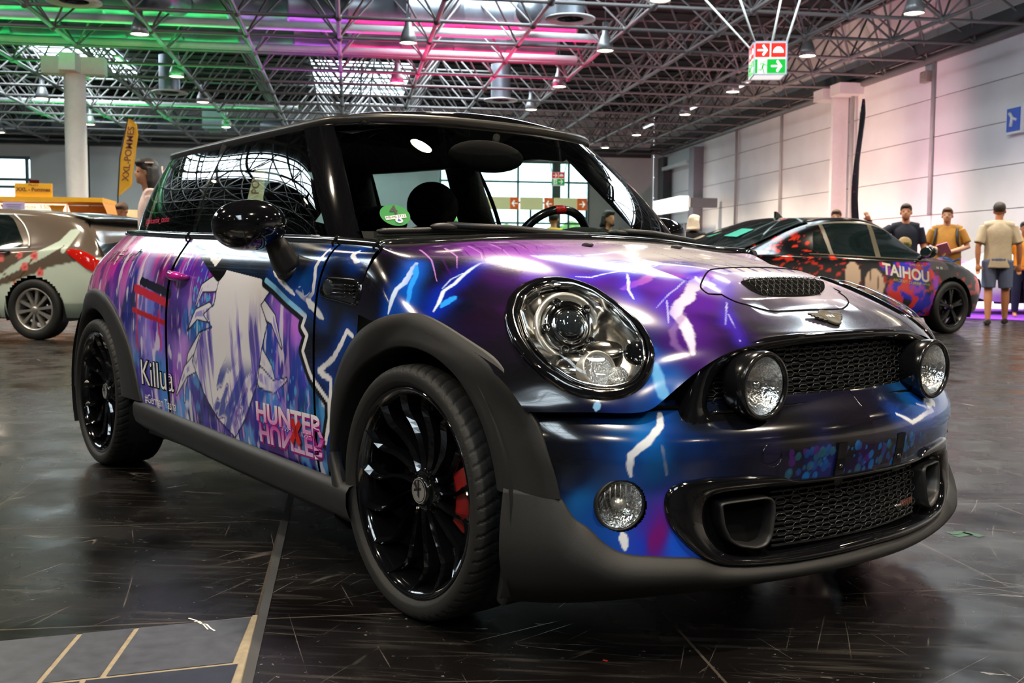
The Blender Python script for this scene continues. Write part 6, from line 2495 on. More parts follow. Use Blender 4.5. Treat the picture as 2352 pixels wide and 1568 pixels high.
class BgCar:
    def __init__(s, root, spec, paint_fn, material, r_arch, axles, wheel_r):
        s.root, s.C = root, shell_car(spec)
        s.xs = s.C[:, 0, 0]
        s.tt = np.linspace(0, len(spec) - 1, 400)
        s.xt = spl(s.xs, 400, t=s.tt)
        for sg in (-1, 1):
            G = spl(spl(s.C, 260, 0), 110, 1)
            if sg < 0:
                G = mir(G)
            V, F = G.reshape(-1, 3), grid_faces(260, 110)
            if sg > 0:
                F = F[:, ::-1]
            c = V[F].mean(1)
            k = np.ones(len(F), bool)
            for ax in axles:
                k &= ~((np.hypot(c[:, 0] - ax, c[:, 2] - wheel_r) < r_arch) & (np.abs(c[:, 1]) > .45))
            V, F = compact(V, F[k])
            me = mesh_np('body_side', V, F)
            paint(me, paint_fn(V, sg))
            link('body_side', me, material, root)
        m = MB()
        for ax in axles:
            for sg in (-1, 1):
                a = np.linspace(R(-20), R(200), 26)
                P = [[(ax + (r_arch + .004) * math.cos(q), sg * y, wheel_r + (r_arch + .004) * math.sin(q)) for q in a] for y in (s.at(ax, 2)[1] - .005, .5)]
                m.grid(np.array(P))
                m.add([(ax + r_arch * math.cos(q), sg * .5, wheel_r + r_arch * math.sin(q)) for q in a], [tuple(range(26))])
        x0, x1 = min(axles), max(axles)
        m.box(((x0 + x1) / 2, 0, .32), (x1 - x0 - .7, 1.4, .2))
        m.build('underbody', M_BLACK, root)

    def at(s, x, v, off=0.0):
        t = float(np.interp(x, s.xt, s.tt)) if s.xt[0] < s.xt[-1] else float(np.interp(-x, -s.xt, s.tt))
        p = spl(spl(s.C, 1, 0, t=[t]), 1, 1, t=[v])[0, 0]
        if off:
            q = spl(spl(s.C, 1, 0, t=[t]), 1, 1, t=[v + .05])[0, 0]
            tz = q - p
            n = np.array([0, tz[2], -tz[1]])
            n /= max(np.linalg.norm(n), 1e-6)
            p = p + n * off
        return p

    def patch(s, name, xa, xb, v0, v1, material, side=-1, off=.004, n=24, m_=10, round_=0.0, parent=None):
        """panel between two slanted ends: xa, xb give x at the lower and upper edge"""
        rows = []
        for w in np.linspace(0, 1, m_):
            v = v0 + (v1 - v0) * w
            a, b = xa[0] + (xa[1] - xa[0]) * w, xb[0] + (xb[1] - xb[0]) * w
            e = round_ * (abs(2 * w - 1) ** 6)
            a, b = a + (b - a) * e, b - (b - a) * e
            rows.append([tuple(s.at(x, v, off) * np.array([1, side, 1])) for x in np.linspace(a, b, n)])
        m = MB()
        m.grid(np.array(rows))
        return m.build(name, material, parent or s.root, recalc=True)


def bg_wheel(parent, x, y, r, rim_r, spokes, style, rim_mat, out):
    t = thing('wheel', None, None, (x, y, r))
    t.parent = parent
    Ry = Matrix.Rotation(R(90), 4, 'X') if out < 0 else Matrix.Rotation(R(-90), 4, 'X')
    m = MB()
    m.lathe([(rim_r, -.09), (rim_r + .02, -.105), (r - .03, -.108), (r - .006, -.09), (r, -.05), (r, .05), (r - .006, .09), (r - .03, .108), (rim_r + .02, .105), (rim_r, .09)], 64, Ry)
    m.build('tyre', M_RUBBER, t)
    m = MB()
    m.lathe([(rim_r + .004, .088), (rim_r - .006, .098), (rim_r - .018, .088), (rim_r - .03, -.05)], 64, Ry)
    m.lathe([(.032, .05), (.034, .086), (.028, .092), (.001, .093)], 24, Ry)
    rim = m.build('rim', rim_mat, t)
    for k in range(spokes):
        a = 2 * math.pi * (k + .25) / spokes
        m = MB()
        offs = (-.16, .16) if style == 'pair' else (-.13, .13)
        w0, w1 = (.016, .024) if style == 'pair' else (.014, .014)
        for o in ((0,) if style == 'pair' else offs):
            G = []
            for rr, ww in ((.03, w0), (.5 * rim_r, w0), (rim_r - .008, w1)):
                b = a + (o if style == 'vee' else 0) * (rr / rim_r)
                ca, sa = math.cos(b), math.sin(b)
                G.append([tuple(Ry @ Vector((rr * ca - q * ww * sa, rr * sa + q * ww * ca, h))) for q, h in ((-1, .03), (-.9, .078), (.9, .078), (1, .03))])
            m.grid(np.array(G), smooth=False)
        m.build('spoke', rim_mat, t)
    m = MB()
    m.lathe([(.02, .0), (.15, .0), (.15, -.02)], 40, Ry)
    m.build('brake_disc', M_DARKCHROME, t)
    return t


# ---- brown and mint hatchback on the left (seen from its left rear)
WHITE_H = R(158.5)
wc = thing('car', 'mint white and brown hatchback with blossom stickers, its tail towards the near car', 'car', (-3.38, 12.28, 0), WHITE_H)
# x = 0 at the left rear wheel; forward +x, left +y
S = [(-.79, .60, .78, .52, .84, .86, .36), (-.74, .76, .86, .60, .90, .92, .28), (-.62, .84, .96, .62, 1.14, 1.17, .26), (-.45, .875, 1.02, .60, 1.30, 1.33, .25), (-.2, .885, 1.02, .61, 1.365, 1.40, .25),
     (.25, .89, .995, .625, 1.40, 1.445, .24), (.9, .89, .97, .64, 1.42, 1.475, .24), (1.5, .89, .95, .64, 1.41, 1.47, .24), (2.0, .89, .935, .62, 1.33, 1.39, .24), (2.4, .885, .925, .66, 1.10, 1.14, .24),
     (2.7, .88, .92, .72, .96, 1.0, .24), (3.0, .87, .86, .72, .88, .92, .25), (3.35, .82, .76, .66, .78, .82, .26), (3.52, .66, .66, .5, .68, .70, .32)]
S = [(x, w, zs, wr, zr, zt, z0) for x, w, zs, wr, zr, zt, z0 in S]
BROWN, MINT = (104, 92, 82), (206, 222, 208)
FLOW = [(.40, .90, .055), (.47, .88, .05), (.17, .925, .04), (-.01, .92, .055), (.10, .80, .055), (-.09, .74, .05), (.10, .62, .055), (.21, .60, .05), (.12, .55, .06), (.24, .46, .055), (.22, .40, .04)]


def white_paint(V, sg):
    x, z = V[:, 0], V[:, 2]
    n = fbm(V * 3, 5, 3)
    C = np.tile(LIN(MINT), (len(V), 1))
    # brown upper body, its edge running down and forward as a wide wave
    edge = np.interp(x, [-.8, -.5, -.2, 0, .3, .6, 1.0, 1.6, 3.5], [.93, .86, .80, .72, .62, .55, .45, .40, .38])
    C = mix(C, LIN(BROWN), SMO(z, edge - .006, edge + .006))
    # pale swoosh across it
    sw = np.array([(-.36, .98), (-.40, 1.12), (-.42, 1.18), (-.38, 1.17), (-.30, 1.05), (-.12, .95), (.10, .85), (.4, .70), (.7, .60)])
    d, t = line_dist(np.stack([x, 0 * x, z], 1), np.stack([sw[:, 0], 0 * sw[:, 0], sw[:, 1]], 1))
    C = mix(C, LIN(MINT), SMO(-d, -(.045 * np.sin(np.pi * np.clip(t * .8 + .18, 0, 1)) + .008), -(.045 * np.sin(np.pi * np.clip(t * .8 + .18, 0, 1)))))
    C = mix(C, LIN((150, 168, 156)), SMO(-z, -.42, -.40) * SMO(-x, .2, .25))
    # blossoms on a branch, a blue field ahead of the wheel
    C = mix(C, LIN((10, 70, 140)), SMO(x, .46, .48) * SMO(-z, -.78, -.76) * (.6 + .8 * n))
    br = np.array([(.6, 0, .80), (.38, 0, .74), (.25, 0, .64), (.12, 0, .72), (.02, 0, .88)])
    d, t = line_dist(np.stack([x, 0 * x, z], 1), br)
    C = mix(C, LIN((96, 66, 34)), SMO(-d, -.012, -.008))
    for fx, fz, r in FLOW:
        a = np.arctan2(z - fz, x - fx)
        rr = np.hypot(x - fx, z - fz)
        pr = r * (.72 + .28 * np.abs(np.cos(2.5 * a)))
        C = mix(C, LIN((232, 120, 116)), SMO(-rr, -pr, -pr * .92))
        C = mix(C, LIN((190, 50, 60)), SMO(-rr, -r * .3, -r * .2))
    return C


M_PRINT2 = printed('car_film', rough=.14, coat=.15)
WC = BgCar(thing('bodywork', None, None), S, white_paint, M_PRINT2, .365, (0.0, 2.72), .335)
for ch in list(WC.root.children):
    ch.parent = wc
bpy.data.objects.remove(WC.root)
WC.root = wc
# the shell is centred on the car's axis: shift so the left wheel stands at the origin
OFFY = -.80
for ch in wc.children:
    ch.location.y = OFFY
M_DG = mat('dark_car_glass', (.006, .012, .012), .05, coat=.5, spec=.6, noise=.1)
M_TAIL = mat('tail_lamp_glass', (.55, .012, .008), .06, coat=1, emit=(.6, .01, .005), strength=.12)


def shift(o, dy=OFFY):
    o.location.y = dy
    return o


for sd in (1, -1):
    shift(WC.patch('rear_door_glass', (.12, .40), (1.02, .98), 4.12, 5.75, M_DG, sd, round_=.10))
    shift(WC.patch('front_door_glass', (1.08, 1.06), (2.15, 1.80), 4.12, 5.8, M_DG, sd, round_=.04))
    fr = []
    for w in np.linspace(0, 1, 40):
        a = w * math.pi
        x = .62 - .53 * math.cos(a) if False else .62
    o = shift(WC.patch('chrome_trim', (.06, .34), (2.2, 1.86), 5.76, 5.86, M_SATIN, sd, off=.006))
    shift(WC.patch('chrome_trim', (.08, .08), (2.2, 2.2), 4.04, 4.10, M_SATIN, sd, off=.006))
    m = MB()
    m.tube([tuple(WC.at(.09 + .30 * w ** 2.2, 4.08 + 1.72 * w, .006) * np.array([1, sd, 1])) for w in np.linspace(0, 1, 14)], .012, 6)
    shift(m.build('chrome_trim', M_SATIN, wc))
    m = MB()
    for k in (.30, .32):
        m.tube([tuple(WC.at(.50, 4.12, .006) * np.array([1, sd, 1])), tuple(WC.at(.60, 5.7, .006) * np.array([1, sd, 1]))], .011, 6)
    shift(m.build('window_bar', M_SATIN, wc))
    # tail lamp
    m = MB()
    rows = []
    for w in np.linspace(0, 1, 9):
        v = 2.45 + 1.25 * w
        h = 1 - abs(2 * w - 1) ** 1.8
        xa, xb = -.62 + .22 * h, -.775
        rows.append([tuple(WC.at(x, v, .012) * np.array([1, sd, 1])) for x in np.linspace(xa, xb, 12)])
    m.grid(np.array(rows))
    tl = shift(m.build('tail_lamp', M_TAIL, wc, recalc=True))
    m = MB()
    m.tube([tuple(WC.at(.30 + .18 * w, 3.3, .012 + .02 * math.sin(math.pi * w)) * np.array([1, sd, 1])) for w in np.linspace(0, 1, 8)], .014, 8)
    shift(m.build('door_handle', M_DARKSTEEL, wc))
# tailgate glass and roof spoiler
m = MB()
rows = []
for w in np.linspace(0, 1, 12):
    x = -.745 + .30 * w ** .9
    rows.append([tuple(WC.at(x, 4.25 + .15 * w if False else 4.3, 0) * np.array([1, 0, 1]) + np.array([-.03, y * (.72 - .10 * w), .10 + .03 * (1 - w)])) for y in np.linspace(-1, 1, 20)])
rows = [[(-.76 + .27 * w - .03 * (1 - abs(y)) - (.0), y * (.70 - .09 * w), .93 + .37 * w) for y in np.linspace(-1, 1, 20)] for w in np.linspace(0, 1, 12)]
m.grid(np.array(rows))
shift(m.build('tailgate_glass', M_DG, wc))
m = MB()
rows = [[(x - .05 * (1 - y * y), y * .62, z + .02 * (1 - y * y)) for y in np.linspace(-1, 1, 20)] for x, z in ((-.30, 1.392), (-.50, 1.362), (-.585, 1.335), (-.58, 1.318), (-.45, 1.315))]
m.grid(np.array(rows))
shift(m.build('roof_spoiler', mat('spoiler_blue_grey', (.10, .13, .17), .15, coat=.6, noise=.05), wc, recalc=True))
m = MB()
rows = [[(-.80 + .10 * y * y + d, y * .80, z) for y in np.linspace(-1, 1, 20)] for d, z in ((.03, .58), (-.02, .50), (-.02, .36), (.03, .26), (.12, .24))]
m.grid(np.array(rows))
shift(m.build('rear_bumper', mat('mint_paint', srgb(206, 222, 208), .12, coat=.6, noise=.04), wc, recalc=True))
for ax in (0, 2.72):
    for sd in (1, -1):
        bg_wheel(wc, ax, sd * .79 + OFFY, .335, .232, 10, 'pair', M_SATIN, sd)

# ---- black fastback on the right (seen from its right rear)
BLACK_H = R(21.5)
bc = thing('car', 'black fastback with red and blue print and TAIHOU lettering behind the near bonnet', 'car', (7.79, 12.95, 0), BLACK_H)
# x = 0 at the right front wheel, forward +x, right -y
S2 = [(-3.58, .60, .80, .55, .84, .86, .36), (-3.50, .78, .90, .62, .93, .955, .30), (-3.30, .85, .95, .66, .99, 1.015, .27), (-2.95, .885, .96, .64, 1.10, 1.125, .25), (-2.5, .895, .955, .61, 1.24, 1.275, .24),
      (-2.0, .90, .945, .60, 1.335, 1.385, .23), (-1.5, .90, .93, .605, 1.36, 1.425, .23), (-1.0, .90, .915, .59, 1.30, 1.375, .23), (-.62, .90, .905, .64, 1.10, 1.16, .23), (-.30, .895, .90, .70, .96, 1.01, .23),
      (.0, .89, .87, .74, .915, .955, .24), (.35, .865, .80, .70, .85, .885, .25), (.65, .79, .70, .60, .74, .765, .27), (.80, .62, .60, .45, .62, .63, .34)]


def black_paint(V, sg):
    x, z = V[:, 0], V[:, 2]
    C = np.tile(LIN((9, 9, 10)), (len(V), 1))
    n = fbm(np.stack([x * 9 + z * 3, z * 26 - x * 5], 1), 3, 4)
    C = mix(C, LIN((196, 44, 22)), SMO(n, .60, .64) * SMO(-x, 1.55, 1.9) * SMO(-z, -1.25, -1.1))
    C = mix(C, LIN((150, 28, 16)), SMO(fbm(V * np.array([10, 3, 12]), 8, 4), .60, .64) * SMO(x, -2.0, -1.6) * SMO(-z, -.80, -.7))
    # blue, red and violet shards on the front door and wing
    q = fbm(np.stack([x * 4.5 + 3, z * 5.5], 1), 6, 3)
    zone = SMO(x, -1.25 - (z - .6) * .35, -1.20 - (z - .6) * .35) * SMO(-x, .27, .30) * SMO(-z, -.885, -.865)
    C = mix(C, LIN((34, 36, 190)), zone * SMO(q, .44, .47))
    C = mix(C, LIN((150, 36, 180)), zone * SMO(fbm(np.stack([x * 6, z * 9], 1), 16, 3), .60, .62) * .9)
    ck = ((np.floor(x * 11) + np.floor(z * 11)) % 2) * SMO(x, -.62, -.55) * SMO(-x, .25, .3) * SMO(-z, -.62, -.55)
    C = mix(C, LIN((196, 34, 30)), ck * .9 * SMO(fbm(V * 5, 12, 2), .40, .46))
    C = mix(C, LIN((205, 40, 34)), zone * SMO(fbm(np.stack([x * 7, z * 7], 1), 26, 3), .64, .66))
    C = mix(C, LIN((200, 50, 60)), SMO(x, .35, .40) * SMO(fbm(V * 7, 22, 3), .52, .56))
    C = mix(C, LIN((70, 62, 62)), SMO(x, -.45, -.40) * SMO(-x, -.35, -.3) * SMO(z, .78, .80) * SMO(fbm(V * 6, 2, 2), .45, .5))
    C = mix(C, LIN((206, 70, 90)), SMO(x, -.2, -.1) * SMO(z, .90, .92) * SMO(fbm(V * 4, 31, 2), .45, .5) * .8)
    # a plain sand-coloured fan shape on the door foot
    e = np.hypot((x + 1.42) / .17, (z - .60) / .20)
    C = mix(C, LIN((214, 184, 158)), SMO(-e, -1.0, -.97) * SMO(z, .5, .52))
    e = np.hypot((x + 1.78) / .13, (z - .72) / .16)
    C = mix(C, LIN((214, 184, 158)), SMO(-e, -1.0, -.97))
    for ax in (-1.42, -1.36, -1.48):
        C = mix(C, LIN((90, 60, 50)), SMO(-np.abs(x - ax - (z - .6) * (ax + 1.42)), -.006, -.003) * SMO(-np.hypot((x + 1.42) / .17, (z - .60) / .20), -1, -.97) * SMO(z, .5, .52))
    return C


BC = BgCar(thing('bodywork', None, None), S2, black_paint, M_PRINT2, .375, (0.0, -2.65), .325)
for ch in list(BC.root.children):
    ch.parent = bc
bpy.data.objects.remove(BC.root)
BC.root = bc
OFFB = .80
for ch in bc.children:
    ch.location.y = OFFB
M_CG = glass('clear_car_glass', (.62, .74, .70), ior=1.5)
M_OLIVE = mat('olive_window_trim', (.09, .075, .045), .3, noise=.05)
for sd in (-1, 1):
    shift(BC.patch('rear_door_glass', (-2.02, -2.02), (-1.34, -1.28), 4.12, 5.75, M_DG, sd, round_=.02), OFFB)
    shift(BC.patch('front_door_glass', (-1.24, -1.20), (-.42, -.90), 4.10, 5.75, M_DG, sd, round_=.02), OFFB)
    shift(BC.patch('quarter_glass', (-2.34, -2.22), (-2.10, -2.10), 4.25, 5.4, M_DG, sd, round_=.05), OFFB)
    shift(BC.patch('window_trim', (-2.42, -2.42), (-.40, -.40), 4.0, 4.09, M_OLIVE, sd, off=.006), OFFB)
    shift(BC.patch('window_trim', (-2.28, -2.26), (-.86, -.92), 5.78, 5.90, M_OLIVE, sd, off=.006), OFFB)
    shift(BC.patch('window_trim', (-1.34, -1.28), (-1.25, -1.20), 4.05, 5.85, M_OLIVE, sd, off=.006, n=4), OFFB)
    shift(BC.patch('window_trim', (-2.09, -2.09), (-2.03, -2.03), 4.05, 5.85, M_OLIVE, sd, off=.006, n=4), OFFB)
    m = MB()
    P = []
    for t in np.linspace(.02, math.pi - .02, 16):
        P.append([(-.60 + math.cos(t) * (.10 if t < 1.5 else .05), sd * (.985 + .10 * math.sin(t) * math.cos(a)), 1.0 + .075 * math.sin(t) * math.sin(a)) for a in np.linspace(0, 2 * math.pi, 24, endpoint=False)])
    m.grid(np.array(P), wrap=True)
    m.tube([(-.58, sd * .84, .93), (-.59, sd * .93, .96)], .03, 8)
    mm = shift(m.build('wing_mirror', M_GLOSS, bc, recalc=True), OFFB)
    m = MB()
    m.ellipsoid((-.652, sd * .985, 1.0), (.004, .085, .06), n=20, m=8)
    m.build('mirror_glass', M_CHROME, mm)
    shift(BC.patch('headlight', (.40, .36), (.70, .62), 3.3, 4.2, mat('headlight_clear', (.45, .45, .45), .1, metal=.6, noise=.1) if 'headlight_clear' not in MATS else MATS['headlight_clear'], sd), OFFB)
m = MB()
rows = [[(x - .06 * (1 - y * y), y * (.70 - .12 * w), z + .03 * (1 - y * y)) for y in np.linspace(-1, 1, 20)] for w, x, z in ((0, -3.30, 1.0), (.3, -3.0, 1.10), (.6, -2.6, 1.235), (1, -2.15, 1.365))]
m.grid(np.array(rows))
shift(m.build('tailgate_glass', M_DG, bc), OFFB)
m = MB()
m.add([(-3.02 - .0, -.30, 1.150), (-3.02, -.08, 1.165), (-2.72, -.06, 1.258), (-2.72, -.26, 1.245)], [(0, 1, 2, 3)])
m.add([(-3.05, .12, 1.16), (-3.05, .20, 1.16), (-2.85, .12, 1.22)], [(0, 1, 2)])
shift(m.build('painted_reflection', mat('teal_reflection_paint', srgb(0, 150, 130), .25, noise=.1), bc), OFFB)  # flat teal patches that paint a reflection onto the rear glass
m = MB()
m.prism([(-.07, 0), (.08, 0), (.03, .035), (-.05, .085), (-.07, .085)], (-2.08, -.015, 1.385), (1, 0, -.06), (0, 0, 1), (0, 1, 0), .03)
shift(m.build('roof_fin', M_GLOSS, bc), OFFB)
m = MB()
for a, b, c_, d in ((-2.85, .0, .10, .04),):
    m.add([(-2.62, -.47, 1.245), (-2.62, -.30, 1.262), (-2.52, -.30, 1.290), (-2.52, -.47, 1.272)], [(0, 1, 2, 3)])
shift(m.build('paper_sticker', M_WHITE, bc), OFFB)
for ax in (0, -2.65):
    for sd in (1, -1):
        bg_wheel(bc, ax, sd * .79 + OFFB, .325, .245, 5, 'vee', mat('dark_rim', (.02, .02, .022), .25, metal=.4, noise=.05) if 'dark_rim' not in MATS else MATS['dark_rim'], sd)


def bc_text(txt, x0, x1, z0, z1, material, slope=0.0, bold=0.0, spacing=1.0):
    V, F = text_shape(txt, 1.0, bold=bold, spacing=spacing)
    A = np.array(V)
    lo, hi = A.min(0), A.max(0)
    P = []
    for a, b, _ in A:
        u, v = (a - lo[0]) / (hi[0] - lo[0]), (b - lo[1]) / (hi[1] - lo[1])
        x, z = x0 + (x1 - x0) * u, z0 + (z1 - z0) * v + slope * u
        lo_v, hi_v = 0.0, 4.0
        for _k in range(22):
            mv = (lo_v + hi_v) / 2
            if BC.at(x, mv)[2] < z:
                lo_v = mv
            else:
                hi_v = mv
        P.append((x, -(BC.at(x, lo_v)[1] + .004), z))
    me = bpy.data.meshes.new('door_lettering')
    me.from_pydata(P, [], F)
    o = link('door_lettering', me, material, bc)
    o.location.y = OFFB
    return o


M_CREAM = mat('cream_print', srgb(226, 218, 206), .3, noise=.02)
M_LIME = mat('lime_print', srgb(196, 186, 90), .3, noise=.02)
bc_text('TAIHOU', -1.28, -.46, .735, .875, M_CREAM, slope=-.105, bold=.03)
bc_text('AIRCRAFT CARRIER', -1.10, -.62, .655, .690, M_LIME, slope=-.06, spacing=1.1)
bc_text('SAKURA', -.80, -.56, .842, .866, M_LIME, slope=-.02)
bc_text('AZUR LANE', -.74, -.45, .625, .650, M_LIME, slope=-.03)
bc_text('N 10', -.31, -.20, .800, .830, M_WHITE, slope=-.005)

bc.scale = (1.06, 1.06, 1.06)
# ================================================================== fries stand, flags, banner
M_YELLOW = mat('stand_yellow', srgb(244, 172, 12), .5, noise=.04)
M_ORANGE = mat('stand_orange', srgb(214, 132, 12), .55, noise=.06)
M_BROWN = mat('brown_print', srgb(120, 50, 16), .5, noise=.03)
KY = 28.0
t = thing('fries_stand', 'yellow food stand with a lit menu board under its roof, behind the brown hatchback', 'food stand', (-7.6, KY, 0))
m = MB()
m.box((-.2, .2, 2.37), (3.6, 1.6, .11))
m.build('roof', M_YELLOW, t)
m = MB()
m.add([(1.6, -.6, 2.31), (1.6, 1.0, 2.31), (2.05, 1.0, 1.2), (2.05, -.6, 1.2)], [(0, 1, 2, 3)])
m.box((-.2, .95, 1.75), (3.6, .06, 1.1))
m.box((-.2, .25, .6), (3.6, 1.2, 1.2))
m.build('counter', M_ORANGE, t)
m = MB()
m.box((2.05, .6, 1.45), (.62, .05, 1.5))
m.box((2.38, .55, 1.55), (.10, .06, 1.3))
m.build('side_panel', mat('cream_panel', srgb(238, 222, 176), .5, noise=.05), t)
m = MB()
m.add([(-1.15, -.30, 1.62), (.90, -.30, 1.62), (.70, -.26, 2.28), (-.95, -.26, 2.28)], [(0, 1, 2, 3)])
mb_ = m.build('menu_board', mat('menu_glow', (1, .95, .8), emit=(1.0, .93, .74), strength=1.0), t)
for k, (x, w) in enumerate(((-.66, 1), (.46, 1))):
    m = MB()
    m.add([(x - .17, -.30, 2.20), (x + .17, -.30, 2.20), (x + .02, -.32, 1.72)], [(0, 2, 1)])
    m.build('fries_cone', MATS['band_orange'], mb_)
    m = MB()
    m.add([(x - .20, -.31, 2.24), (x + .20, -.31, 2.24), (x + .11, -.33, 2.06), (x - .08, -.33, 2.06)], [(0, 3, 2, 1)])
    m.build('fries_heap', M_YELLOW, mb_)
writing('menu_lettering', 'Kindertüte  3,50 €', .13, (-.10, -.30, 2.19), (1, 0, 0), (0, 0, 1), M_YELLOW, mb_, t=.012)
writing('menu_lettering', 'Riesentüte  5,00 €', .13, (-.10, -.31, 2.02), (1, 0, 0), (0, 0, 1), M_YELLOW, mb_, t=.012)
m = MB()
m.box((.76, -.56, 2.14), (.02, .02, .3))
m.build('orange_strip', MATS['band_orange'], t)
o = MB()
o.box((0, 0, 0), (.50, .03, .30))
o = o.build('paper_notice', mat('lilac_paper', srgb(206, 178, 206), .7, noise=.03), None)
o.location = (-8.05, KY - .63, 2.14)
prop(o, 'pale lilac paper notice hanging at the left of the stand roof', 'notice')
V0 = Vector((-8.05, KY - .65, 2.14))
for k in range(4):
    m = MB()
    m.box((0, -.017, .08 - .05 * k), (.36 - .05 * (k % 2), .003, .012))
    m.build('text_line', M_DARKSTEEL, o)
t = thing('stand_sign', 'yellow roof sign board reading XXL - Pommes on the food stand', 'sign', (-7.62, KY - .5, 2.425))
m = MB()
m.box((0, 0, .165), (.86, .05, .33))
m.build('board', M_YELLOW, t)
writing('lettering', 'XXL - Pommes', .125, (0, -.03, .175), (1, 0, 0), (0, 0, 1), M_BROWN, t, bold=.004)
writing('lettering', "Mutti's", .085, (0, -.03, .285), (1, 0, 0), (0, 0, 1), M_BROWN, t, shear=.2)


def feather_flag(label, x, y, h0, h1, w, material, txt, txt_mat, heading=0.0, lean=0.0, group=None, double=False):
    t = thing('feather_flag', label, 'flag', (x, y, 0), heading, group)
    m = MB()
    m.tube([(0, 0, 0), (0, 0, h0), (lean * .25, 0, (h0 + h1) / 2), (lean, 0, h1)], .014, 8)
    m.lathe([(.25, 0), (.25, .03), (.05, .06)], 20)
    m.build('pole', M_BLACK, t)
    n = 30
    zz_ = np.linspace(0, 1, n)
    L = np.stack([lean * zz_ ** 2, np.zeros(n), h0 + (h1 - h0) * zz_], 1)
    wr = w * np.interp(zz_, [0, .14, .5, .8, .93, 1], [.06, .95, 1.0, .96, .72, .18])
    G = []
    for f in np.linspace(0, 1, 8):
        p = L.copy()
        p[:, 0] += wr * f
        p[:, 1] += .02 * np.sin(zz_ * 7 + f * 4) * f
        if f > 0:
            p[:, 2] += .0 * f
        G.append(p)
    G = np.array(G)
    m = MB()
    m.grid(np.concatenate([G, G[::-1] + np.array([0, .008, 0])], 0))
    m.build('cloth', material, t)
    if txt:
        writing('lettering', txt, w * .62, (lean * .35 + w * .52, -.03, h0 + (h1 - h0) * .55), (lean * .9, 0, h1 - h0), (-1, 0, lean * .2), txt_mat, t, t=.006, bold=.002)
    return t


feather_flag('yellow feather flag reading XXL-POMMES beside the food stand', -5.06, 24.6, 2.3, 4.0, .32, M_YELLOW, 'XXL-POMMES', M_BROWN, lean=.24)
feather_flag('pale yellow feather flag seen through the rear side window', -3.98, KY, .9, 3.2, .42, MATS['cream_panel'], 'POMMES', M_BROWN, lean=.55)
feather_flag('pale yellow feather flag seen through the door window', -2.62, KY, 2.1, 4.0, .45, MATS['cream_panel'], 'POMMES', M_BROWN, lean=.1)
# fire-extinguisher style bell sign on the wall
t = thing('wall_sign', 'small red square sign with a white half disc above the food stand', 'sign', (-14.9, 53.9, 4.5))
m = MB()
m.box((0, 0, 0), (.44, .04, .46))
m.build('board', mat('dull_sign_red', srgb(170, 20, 24), .5, noise=.03), t)
m = MB()
q = [(.17 * math.cos(a), -.03, -.14 + .2 * math.sin(a)) for a in np.linspace(0, math.pi, 18)]
m.add(q, [tuple(range(18))])
m.build('half_disc', M_WHITE, t)
# dark banner on a pole by the black car
bt = thing('banner', 'tall narrow dark banner with violet flecks behind the black fastback', 'banner', (7.70, 15.35, 0))
M_BAN = mat('dark_banner_cloth', (.012, .010, .022), .45, noise=.4, scale=20)
nt = M_BAN.node_tree
vo = nt.nodes.new('ShaderNodeTexVoronoi')
vo.inputs['Scale'].default_value = 14
tc = nt.nodes.new('ShaderNodeTexCoord')
nt.links.new(tc.outputs['Object'], vo.inputs['Vector'])
mr = nt.nodes.new('ShaderNodeMapRange')
mr.inputs['From Min'].default_value = .25
mr.inputs['From Max'].default_value = .18
nt.links.new(vo.outputs['Distance'], mr.inputs['Value'])
mx = nt.nodes.new('ShaderNodeMix')
mx.data_type = 'RGBA'
mx.inputs['A'].default_value = (.012, .010, .022, 1)
mx.inputs['B'].default_value = (.16, .02, .16, 1)
nt.links.new(mr.outputs['Result'], mx.inputs['Factor'])
nt.links.new(mx.outputs['Result'], nt.nodes['Principled BSDF'].inputs['Base Color'])
m = MB()
n = 40
zz_ = np.linspace(1.35, 3.42, n)
cx = .05 * np.sin(zz_ * 2.3)
wd = np.interp(zz_, [1.35, 1.6, 3.2, 3.42], [.07, .055, .045, .02])
G = []
for a in np.linspace(0, 2 * math.pi, 12, endpoint=False):
    G.append(np.stack([cx + wd * math.cos(a), .25 * wd * np.sin(a + zz_ * 3), zz_ + (.05 * math.cos(a) if False else 0)], 1))
m.grid(np.concatenate([np.array(G), np.array(G)[:1]], 0))
m.build('cloth', M_BAN, bt)
m = MB()
m.tube([(0, 0, 0), (0, .02, 1.6), (.02, .02, 3.3)], .014, 8)
m.lathe([(.22, 0), (.22, .03), (.05, .05)], 20)
m.build('pole', M_BLACK, bt)

# violet carpet and lit drum
def at_floor(a):
    return a


m = MB()
q = [(10.0, 17.3), (11.7, 15.9), (12.9, 17.4), (11.4, 19.3)]
q = [(9.7, 17.6), (11.2, 15.6), (14.8, 19.3), (12.6, 21.0)]
m.add([(a, b, .012) for a, b in q] + [(a, b, .001) for a, b in q], [(0, 1, 2, 3), (0, 4, 5, 1), (1, 5, 6, 2), (2, 6, 7, 3), (3, 7, 4, 0)])
prop(m.build('carpet', mat('violet_carpet', srgb(128, 40, 190), .9, noise=.08)), 'bright violet carpet under the people on the right', 'carpet')
t = thing('stage_drum', 'violet lit round pillar on a glowing white plinth behind the people', 'stage', (13.7, 21.9, 0))
m = MB()
m.lathe([(.52, .17), (.52, 1.0), (.50, 1.02), (.001, 1.02)], 40)
m.build('pillar', mat('violet_film', srgb(170, 110, 220), .3, emit=(.42, .14, .62), strength=.5), t)
m = MB()
m.lathe([(1.3, 0.0), (1.3, .15), (1.25, .17), (.001, .17)], 48)
m.build('plinth', mat('plinth_glow', (.9, .85, .95), .4, emit=(.9, .75, 1.0), strength=.9), t)
